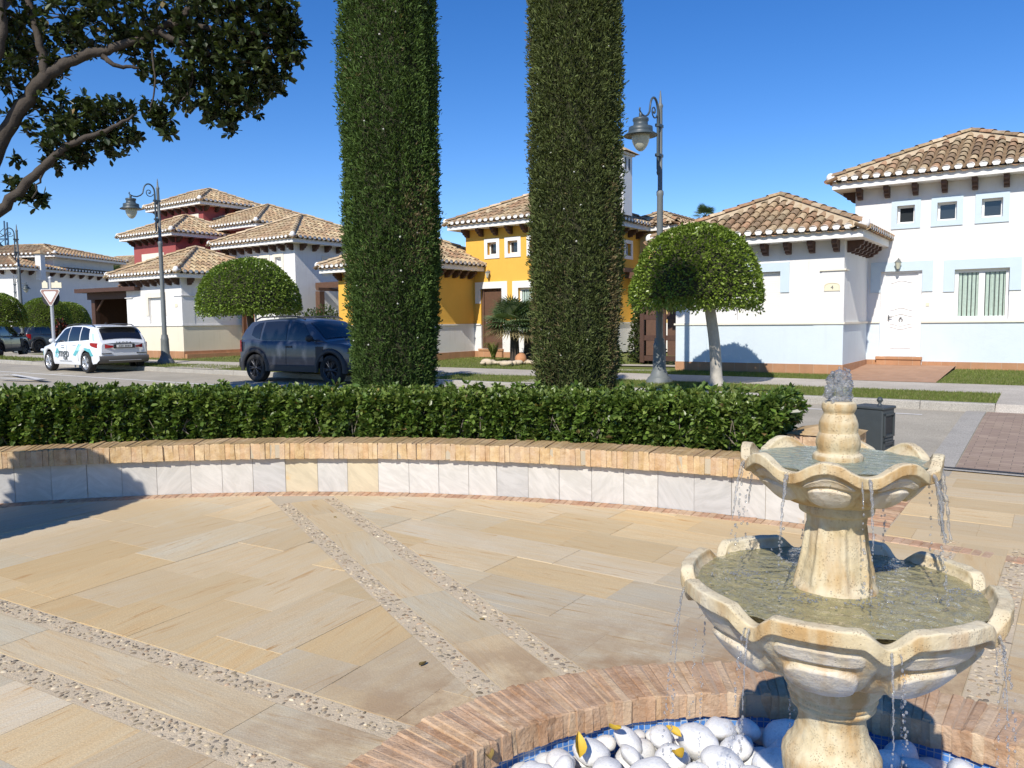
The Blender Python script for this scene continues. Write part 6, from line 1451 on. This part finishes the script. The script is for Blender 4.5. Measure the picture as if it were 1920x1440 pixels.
# ------------------------------------------------------------------ crane mast far left
p = at(4, 500, 130); cr = tag(empty('crane_mast', (p[0], p[1], 0), rad(20)), 'blue lattice crane mast rising behind the roofs at the far left', 'crane'); zt = at(4, 415, 130)[2]; m = MB(); s = .9
for a in (-1, 1):
    for b in (-1, 1): m.tube([(a * s, b * s, 0), (a * s, b * s, zt)], .13, 5)
k = 0; z = 0
while z < zt - 1.8:
    for (ax, ay, bx, by) in ((-1, -1, 1, -1), (1, -1, 1, 1), (1, 1, -1, 1), (-1, 1, -1, -1)):
        m.tube([(ax * s, ay * s, z), (bx * s, by * s, z + 1.8)], .06, 4); m.tube([(ax * s, ay * s, z), (bx * s, by * s, z)], .06, 4)
    z += 1.8
m.build('lattice', MAT['steel'], cr)
# ------------------------------------------------------------------ cars (x forward, y left, z up, wheels at x = +-wb/2)
def car(name, label, spec):
    t = tag(empty(name), label, 'car'); S = spec; wb, R = S['wb'] / 2, S['R']; hw = S['w'] / 2
    xr, xf = S['tail'], S['nose']                                      # rear and front ends
    ns = 150; xs = np.unique(np.concatenate([np.linspace(xr, xf, ns)] + [c + np.linspace(-1, 1, 25) * (R + .075) for c in (-wb, wb)]))
    arch = R + .07
    def I(tab, x): return np.interp(x, [q[0] for q in tab], [q[1] for q in tab])
    def sm(tab, x): return (I(tab, x - .05) + 2 * I(tab, x) + I(tab, x + .05)) / 4
    sill = I(S['sill'], xs); belt = sm(S['belt'], xs); top = sm(S['top'], xs)
    for c in (-wb, wb):
        d = np.abs(xs - c); k = d < arch; sill[k] = np.maximum(sill[k], R + np.sqrt(np.maximum(arch ** 2 - d[k] ** 2, 0)))
    wid = hw * I(S['plan'], xs)                                        # half width at the shoulder along x
    bellyZ = np.maximum(sill, .0); body_ = MB(); 
    fr = np.array([0, .12, .3, .5, .7, .86, .95, 1.0]); bul = np.array([.955, .985, 1.0, 1.0, .99, .985, .965, .93])
    top_b = np.minimum(belt, top)
    for sgn in (-1, 1):
        P = np.stack([np.stack([xs, sgn * wid * b, sill + (top_b - sill) * f], -1) for f, b in zip(fr, bul)], 1); body_.grid(P, flip=sgn > 0)
    # greenhouse: from belt in to the roof edge
    rw = wid * I(S['roofw'], xs); hasg = top > belt + .01
    roofmat = MB()
    nr = 7; ys = np.linspace(-1, 1, nr)
    edge = np.where(hasg, rw, wid * .93); crown = np.where(hasg, .045, .035)
    P = np.stack([np.stack([xs, edge * y, np.where(hasg, top, top_b) + crown * (1 - y * y) - 0.0], -1) for y in ys], 1); body_.grid(P, flip=True)
    for sgn in (-1, 1):
        A = np.stack([xs, sgn * wid * .93, top_b], -1); B = np.stack([xs, sgn * edge, np.where(hasg, top, top_b)], -1)
        P = np.stack([A * (1 - f) + B * f + np.array([0, sgn * .025 * math.sin(f * math.pi), 0]) * hasg[:, None] for f in np.linspace(0, 1, 5)], 1); body_.grid(P, flip=sgn > 0)
    for i in (0, -1):                                                  # closed ends
        col = [(xs[i], s * wid[i] * b, sill[i] + (top_b[i] - sill[i]) * f) for s in (-1,) for f, b in zip(fr, bul)] + [(xs[i], wid[i] * b, sill[i] + (top_b[i] - sill[i]) * f) for f, b in reversed(list(zip(fr, bul)))]
        body_.add(col, [list(range(len(col)))[::(1 if i == 0 else -1)]])
    b = body_.build('body', MAT[S['paint']], t)
    m = MB(); m.box(xr + .12, xf - .12, -hw * .82, hw * .82, S['sill'][1][1] + .02, .62); 
    m.build('underbody', MAT['black'], t)
    def side_poly(pts, mat, nm, off=.006, both=True, par=None, thick=.008):
        """patch on the car's side given as (x, fraction 0 sill..1 belt..2 roof edge)"""
        for sgn in ((-1, 1) if both else (both_side,)):
            m = MB(); V = []
            for x, f in pts:
                w_ = hw * I(S['plan'], x); bz = min(float(sm(S['belt'], np.array([x]))[0]), float(sm(S['top'], np.array([x]))[0])); tz = float(sm(S['top'], np.array([x]))[0]); s0 = float(I(S['sill'], x))
                if f <= 1: y = w_ * np.interp(f, fr, bul); z = s0 + (bz - s0) * f
                else: g = f - 1; y = w_ * .93 * (1 - g) + w_ * float(I(S['roofw'], x)) * g + .025 * math.sin(g * math.pi); z = bz + (tz - bz) * g
                V.append((x, sgn * (y + off), z))
            V = np.array(V); n = len(V); m.add(np.vstack([V, V - np.array([0, sgn * thick, 0])]), [list(range(n))[::sgn * -1 if False else 1]] + [[i, (i + 1) % n, n + (i + 1) % n, n + i] for i in range(n)]); m.build(nm, MAT[mat], par or t)
    def strip_poly(lo, hi, mat, nm, off=.006, n=14):
        """patch between two edges lo/hi = list of (x,f), resampled so that it follows the side"""
        lo, hi = np.array(lo, float), np.array(hi, float); u = np.linspace(0, 1, n)
        L = np.stack([np.interp(u, np.linspace(0, 1, len(lo)), lo[:, k]) for k in (0, 1)], 1); Hh = np.stack([np.interp(u, np.linspace(0, 1, len(hi)), hi[:, k]) for k in (0, 1)], 1)
        for sgn in (-1, 1):
            m = MB(); rows = []
            for v in np.linspace(0, 1, 7):
                row = []
                for x, f in L * (1 - v) + Hh * v:
                    w_ = hw * I(S['plan'], x); tz = float(sm(S['top'], np.array([x]))[0]); bz = min(float(sm(S['belt'], np.array([x]))[0]), tz); s0 = float(I(S['sill'], x))
                    for c in (-wb, wb):
                        if abs(x - c) < arch: s0 = s0
                    if f <= 1: y = w_ * np.interp(f, fr, bul); z = s0 + (bz - s0) * f
                    else: g = f - 1; y = w_ * .93 * (1 - g) + w_ * float(I(S['roofw'], x)) * g + .025 * math.sin(g * math.pi); z = bz + (tz - bz) * g
                    row.append((x, sgn * (y + off), z))
                rows.append(row)
            m.grid(rows, flip=sgn < 0); m.build(nm, MAT[mat], t)
    for w in S['windows']: strip_poly(w[0], w[1], 'carglass', 'side_window', .008)
    # windscreen and rear window follow the roof line
    for nm, (xa, xb) in (('rear_window', S['rwin']), ('windscreen', S['wscreen'])):
        x = np.linspace(xa, xb, 14); m = MB(); tz = sm(S['top'], x); w_ = hw * I(S['plan'], x) * I(S['roofw'], x); off = .012 * (1 if nm == 'windscreen' else 1)
        P = np.stack([np.stack([x + (off if nm == 'windscreen' else -off), w_ * y * .90, tz + .045 * (1 - y * y) + off], -1) for y in np.linspace(-1, 1, 7)], 1); m.grid(P, flip=True); m.build(nm, MAT['carglass'], t)
    for x in S['seams']: strip_poly([(x, .16), (x + .014, .16)], [(x, 1.0), (x + .014, 1.0)], 'black', 'door_seam', .004, 3)
    for x, sgn in ((-wb, -1), (-wb, 1), (wb, -1), (wb, 1)):
        wh = empty('wheel'); wh.parent = t; wh.location = (x, sgn * (hw - .115), R); m = MB(); Ry = np.array([[1, 0, 0, 0], [0, 0, 1, 0], [0, -1, 0, 0], [0, 0, 0, 1.]]); m.M = Ry
        rr = R * .68; m.lathe([(rr, -.10), (R * .95, -.11), (R, -.085), (R, .085), (R * .95, .11), (rr, .10), (rr, -.10)], 36); m.build('tyre', MAT['tyre'], wh)
        m = MB(); m.M = Ry; m.lathe([(rr + .004, .10), (rr - .02, .092), (rr - .03, .03)], 32); m.lathe([(rr - .03, .03), (.02, .025), (.001, .025)], 32, col=(.1, .1, .1)); 
        for k in range(S.get('spokes', 5)):
            a = k * 2 * math.pi / S.get('spokes', 5); c_, s_ = math.cos(a), math.sin(a)
            for off_ in (-.16, .16): m.tube([(math.cos(a + off_ * .3) * .05, math.sin(a + off_ * .3) * .05, .085), (math.cos(a + off_) * (rr - .015), math.sin(a + off_) * (rr - .015), .09)], [.024, .019], 5)
        m.lathe([(.06, .07), (.055, .10), (.001, .102)], 14); m.build('rim', MAT[S['rim']], wh)
        wh.rotation_euler = (0, 0, math.pi if sgn < 0 else 0)
    return t, strip_poly, side_poly, I, sm
MAT['carglass'] = simple('car_glass', (.012, .014, .02), .03, .1, 3, spec=.8)
WHITE = dict(seams=(-.88, -.08, .98), w=1.79, wb=2.65, R=.325, tail=-2.08, nose=2.14, paint='carwhite', rim='alloy', spokes=5,
    sill=[(-2.08, .46), (-1.9, .30), (-1.5, .24), (1.6, .24), (2.0, .28), (2.14, .42)],
    belt=[(-2.08, .90), (-2.02, .98), (-1.6, 1.015), (-.5, .98), (.7, .93), (1.05, .91), (1.7, .82), (2.0, .72), (2.14, .60)],
    top=[(-2.08, .90), (-2.02, 1.00), (-1.93, 1.16), (-1.72, 1.40), (-1.5, 1.455), (-.9, 1.50), (-.2, 1.505), (.3, 1.46), (.6, 1.34), (1.12, .96), (1.2, .905), (1.7, .82), (2.0, .72), (2.14, .60)],
    plan=[(-2.08, .80), (-2.0, .90), (-1.8, .975), (-1.2, 1.0), (1.2, 1.0), (1.7, .96), (1.95, .87), (2.14, .62)],
    roofw=[(-2.08, .9), (-1.7, .76), (-1.0, .755), (.3, .75), (.7, .78), (1.2, .9), (2.2, .92)],
    windows=[([(-1.52, 1.10), (-.95, 1.06), (-.93, 1.06)], [(-1.40, 1.86), (-1.1, 1.93), (-.90, 1.94)]), ([(-.86, 1.06), (-.1, 1.06)], [(-.83, 1.94), (-.12, 1.95)]), ([(-.04, 1.06), (.95, 1.08)], [(-.06, 1.95), (.40, 1.88)])],
    rwin=(-2.0, -1.72), wscreen=(.42, 1.10))
wc, sp, spp, I_, sm_ = car('white_car', 'white hatchback with pale teal graphics and a grey lettered logo, parked by the kerb', WHITE)
def place_car(o, rear_px, front_px, z):
    d0, d1 = [np.array([0, 0, EYE]) + (at(*q, 1.0) - np.array([0, 0, EYE])) * ((z - EYE) / (at(*q, 1.0)[2] - EYE)) for q in (rear_px, front_px)]
    return d0, d1
def add_box(par, name, mat, x0, x1, y0, y1, z0, z1, b=.015): m = MB(); m.bevbox(x0, x1, y0, y1, z0, z1, b); return m.build(name, MAT[mat], par)
# details of the white car
m = MB(); zz = np.linspace(-.80, .80, 15); P = np.array([[(-2.10 - .035 * (1 - (y / .86) ** 2) + dx, y, z) for z, dx in ((.30, .10), (.33, .03), (.40, .0), (.50, -.005), (.535, .02), (.54, .06))] for y in zz]); m.grid(P, flip=True); m.build('rear_bumper', MAT['cladding'], wc)
add_box(wc, 'exhaust_trim', 'alloy', -2.155, -2.12, -.52, .52, .375, .395, .006)
for s in (-1, 1): 
    m = MB(); P = np.array([[(x, s * y, z) for z in (z0, (z0 + z1) / 2, z1)] for x, y, z0, z1 in ((-2.125, .36, .80, .86), (-2.12, .50, .79, .88), (-2.06, .66, .77, .93), (-1.98, .815, .79, .95), (-1.80, .882, .84, .96), (-1.70, .893, .88, .955))]); m.grid(P, flip=s > 0); m.build('tail_light', MAT['redlight'], wc)
    add_box(wc, 'reflector_strip', 'darkclad', -2.10, -2.05, s * .56 - .16, s * .56 + .16, .60, .625, .006)
    m = MB(); m.ball((.72, s * .99, 1.02), .1, 12, 8, sq=(.7, 1.0, .75)); m.tube([(.72, s * .88, .97), (.72, s * .95, .99)], .03, 6); m.build('wing_mirror', MAT['carwhite'], wc)
    m = MB(); m.tube([(-1.55, s * .63, 1.475), (-1.35, s * .635, 1.535), (-.3, s * .64, 1.565), (.25, s * .635, 1.525), (.4, s * .64, 1.475)], .018, 6); m.build('roof_rail', MAT['darkclad'], wc)
    for x in (-.62, .22): add_box(wc, 'door_handle', 'carwhite', x - .11, x + .11, s * .892 - .02, s * .892 + .02, .865, .90, .01)
    add_box(wc, 'headlight', 'clearlens', 1.88, 2.06, s * .66 - .17, s * .66 + .17, .64, .74, .03)
sp([(-1.9, .02), (-1.6, .02), (-.98, .02), (.98, .02), (1.7, .02)], [(-1.9, .10), (-1.6, .10), (-.98, .09), (.98, .09), (1.7, .10)], 'cladding', 'sill_trim', .004) if False else None
sp([(-.52, .42), (-.70, .38)], [(-.98, .98), (-1.30, .98)], 'teal', 'vinyl_stripe', .005)
sp([(-.70, .62), (-1.0, .62)], [(-1.08, .98), (-1.62, .98)], 'paleteal', 'vinyl_stripe', .0065)
sp([(-1.32, .63), (-1.62, .52)], [(-1.22, .80), (-1.55, .80)], 'teal', 'vinyl_stripe', .0055)
sp([(-1.70, .35), (-1.85, .36)], [(-1.50, .74), (-1.60, .78)], 'teal', 'vinyl_stripe', .008)
sp([(-1.74, 1.1), (-1.85, 1.05)], [(-1.62, 1.6), (-1.70, 1.6)], 'paleteal', 'vinyl_stripe', .006)
sp([(1.75, .55), (1.95, .5)], [(1.75, .85), (1.98, .8)], 'paleteal', 'vinyl_stripe', .006)
add_box(wc, 'spoiler', 'carwhite', -1.92, -1.5, -.62, .62, 1.455, 1.485, .012)
add_box(wc, 'number_plate', 'signwhite', -2.128, -2.10, -.25, .25, .80, .885, .006)
for k, y in enumerate((-.17, -.12, -.07, -.02, .06, .11, .16)): add_box(wc, 'plate_mark', 'decal', -2.131, -2.127, y - .014, y + .014, .82, .868, .001)
add_box(wc, 'plate_recess', 'darkclad', -2.118, -2.08, -.34, .34, .775, .905, .01)
m = MB(); m.tube([(-.9, 0, 1.54), (-1.0, 0, 1.60)], [.03, .012], 6); m.build('roof_aerial', MAT['black'], wc)
Mr = Matrix(((0, 0, -1, -2.075), (-1, 0, 0, 0), (0, 1, 0, .955), (0, 0, 0, 1))); text('S K O D A', .075, 'rear_lettering', MAT['decal'], wc, Mr, .004, sx=1.5)
Ml = Matrix(((-1, 0, 0, .10), (0, 0, 1, .912), (0, 1, 0, .62), (0, 0, 0, 1)))
text('mgp', .42, 'side_lettering', MAT['decal'], wc, Ml, .003)
m = MB(); m.box(.07, .30, .905, .912, .79, .805); m.build('side_logo_bar', MAT['decal'], wc)
m = MB(); m.add([(.72, .913, .62), (.58, .913, .80), (.44, .913, .62), (.52, .913, .58), (.58, .913, .67), (.64, .913, .58)], [[0, 1, 4, 5], [1, 2, 3, 4]]); m.build('side_logo', MAT['teal'], wc)
m = MB(); m.add([(.66, .914, .52), (.58, .914, .60), (.50, .914, .52), (.58, .914, .44)], [[0, 1, 2, 3]]); m.add([(.76, .914, .50), (.70, .914, .62), (.66, .914, .58), (.70, .914, .46)], [[0, 1, 2, 3]]); m.build('side_logo', MAT['paleteal'], wc)
m = MB()
for k in range(16): m.box(-.42 + k * .055, -.385 + k * .055, .903, .909, .345, .372)
m.build('side_small_print', MAT['signgrey'], wc)
d0, d1 = place_car(wc, (171, 699), (93, 694), .12); dd = d1[:2] - d0[:2]; an = math.atan2(dd[1], dd[0]); L_ = np.hypot(*dd); c0 = (d0[:2] + d1[:2]) / 2 - perp(dd / L_) * .80
wc.location = (c0[0], c0[1], .12); wc.rotation_euler = (0, 0, an)
NAVY = dict(seams=(-1.02, -.18, .92), w=1.81, wb=2.66, R=.36, tail=-2.05, nose=2.12, paint='carnavy', rim='darkalloy', spokes=6,
    sill=[(-2.05, .55), (-1.9, .36), (-1.4, .30), (1.5, .30), (1.95, .34), (2.12, .44)],
    belt=[(-2.05, .98), (-2.0, 1.06), (-1.55, 1.12), (-1.0, 1.06), (.7, 1.05), (1.05, 1.04), (1.7, 1.0), (2.0, .93), (2.12, .80)],
    top=[(-2.05, .98), (-2.0, 1.10), (-1.85, 1.34), (-1.62, 1.54), (-1.3, 1.585), (-.6, 1.61), (.0, 1.60), (.35, 1.55), (.6, 1.42), (1.05, 1.09), (1.2, 1.035), (1.7, 1.0), (2.0, .93), (2.12, .80)],
    plan=[(-2.05, .84), (-1.95, .93), (-1.7, .98), (-1.2, 1.0), (1.3, 1.0), (1.75, .98), (2.0, .92), (2.12, .78)],
    roofw=[(-2.05, .92), (-1.7, .78), (-1.0, .77), (.3, .76), (.7, .80), (1.2, .92), (2.2, .94)],
    windows=[([(-1.50, 1.22), (-1.35, 1.10), (-1.18, 1.06)], [(-1.45, 1.70), (-1.3, 1.86), (-1.12, 1.90)]), ([(-1.10, 1.06), (-.22, 1.06)], [(-1.04, 1.91), (-.2, 1.93)]), ([(-.14, 1.06), (.86, 1.06)], [(-.12, 1.93), (.36, 1.88)])],
    rwin=(-1.98, -1.66), wscreen=(.44, 1.04))
dc, sp, spp, I_, sm_ = car('dark_car', 'dark slate blue off road car parked in front of the left cypress column', NAVY)
arch_pts = lambda c, r: [(c + r * math.cos(a), .36 + r * math.sin(a)) for a in np.linspace(-.15, math.pi + .15, 20)]
for s in (-1, 1):
    for c in (-1.33, 1.33):
        m = MB(); pin, pout = arch_pts(c, .415), arch_pts(c, .53); y = .905 if c < 0 else .90
        P = np.array([[(a[0], s * (y - .03), a[1]), (a[0], s * (y + .02), a[1]), ((a[0] + b[0]) / 2, s * (y + .025), (a[1] + b[1]) / 2), (b[0], s * (y + .006), b[1]), (b[0], s * (y - .05), b[1])] for a, b in zip(pin, pout)]); m.grid(P, flip=s > 0); m.build('arch_trim', MAT['darkclad'], dc)
    m = MB(); m.tube([(-1.5, s * .66, 1.60), (-1.3, s * .67, 1.67), (-.2, s * .67, 1.69), (.15, s * .665, 1.66), (.3, s * .66, 1.60)], .022, 6); m.build('roof_rail', MAT['darkclad'], dc)
    m = MB(); m.ball((.78, s * 1.02, 1.13), .11, 12, 8, sq=(.7, 1.0, .8)); m.tube([(.78, s * .88, 1.08), (.78, s * .96, 1.1)], .035, 6); m.build('wing_mirror', MAT['darkclad'], dc)
    add_box(dc, 'sill_trim', 'darkclad', -.84, .84, s * .885 - .03, s * .885 + .03, .29, .46, .015)
    add_box(dc, 'fender_vent', 'darkclad', .86, 1.12, s * .905 - .012, s * .905 + .012, .56, .93, .01)
    add_box(dc, 'headlight', 'darklens', 1.86, 2.085, s * .70 - .17, s * .70 + .17, .78, .91, .03); add_box(dc, 'running_light', 'clearlens', 2.03, 2.10, s * .66 - .12, s * .66 + .12, .84, .865, .01)
    m = MB(); P = np.array([[(x, s * y, z) for z in (.78, .95, 1.08)] for x, y in ((-2.075, .60), (-2.05, .74), (-1.93, .86), (-1.84, .893))]); m.grid(P, flip=s > 0); m.build('tail_light', MAT['redlight'], dc)
    add_box(dc, 'door_handle', 'darkclad', -.18, .04, s * .90 - .02, s * .90 + .02, .90, .94, .01)
    add_box(dc, 'air_slot', 'darkclad', 2.0, 2.10, s * .74 - .04, s * .74 + .04, .48, .68, .01)
add_box(dc, 'grille', 'darkclad', 2.02, 2.13, -.5, .5, .72, .90, .02); add_box(dc, 'front_bumper', 'darkclad', 1.95, 2.14, -.72, .72, .32, .52, .03); add_box(dc, 'rear_bumper', 'darkclad', -2.09, -1.92, -.80, .80, .36, .60, .03)
m = MB(); m.tube([(-.6, .25, 1.62), (-.85, .25, 1.86)], [.012, .005], 6); m.build('roof_aerial', MAT['black'], dc)
d0, d1 = place_car(dc, (477, 715), (612, 721), .115); dd = d1[:2] - d0[:2]; an = math.atan2(dd[1], dd[0]); c0 = (d0[:2] + d1[:2]) / 2 + perp(dd / np.hypot(*dd)) * .80
dc.location = (c0[0] + .16, c0[1] - .06, .115); dc.rotation_euler = (0, 0, an)
GREY = dict(NAVY, paint='cargrey')
g1 = dup(dc, label='dark car parked far off under the dome trees behind the sign'); p = at(86, 640, 46); g1.location = (p[0], p[1], .12); g1.rotation_euler = (0, 0, rad(75))
g2 = dup(dc, label='dark car cut off by the left edge of the view'); p = at(-14, 640, 38); g2.location = (p[0], p[1], .12); g2.rotation_euler = (0, 0, rad(100))
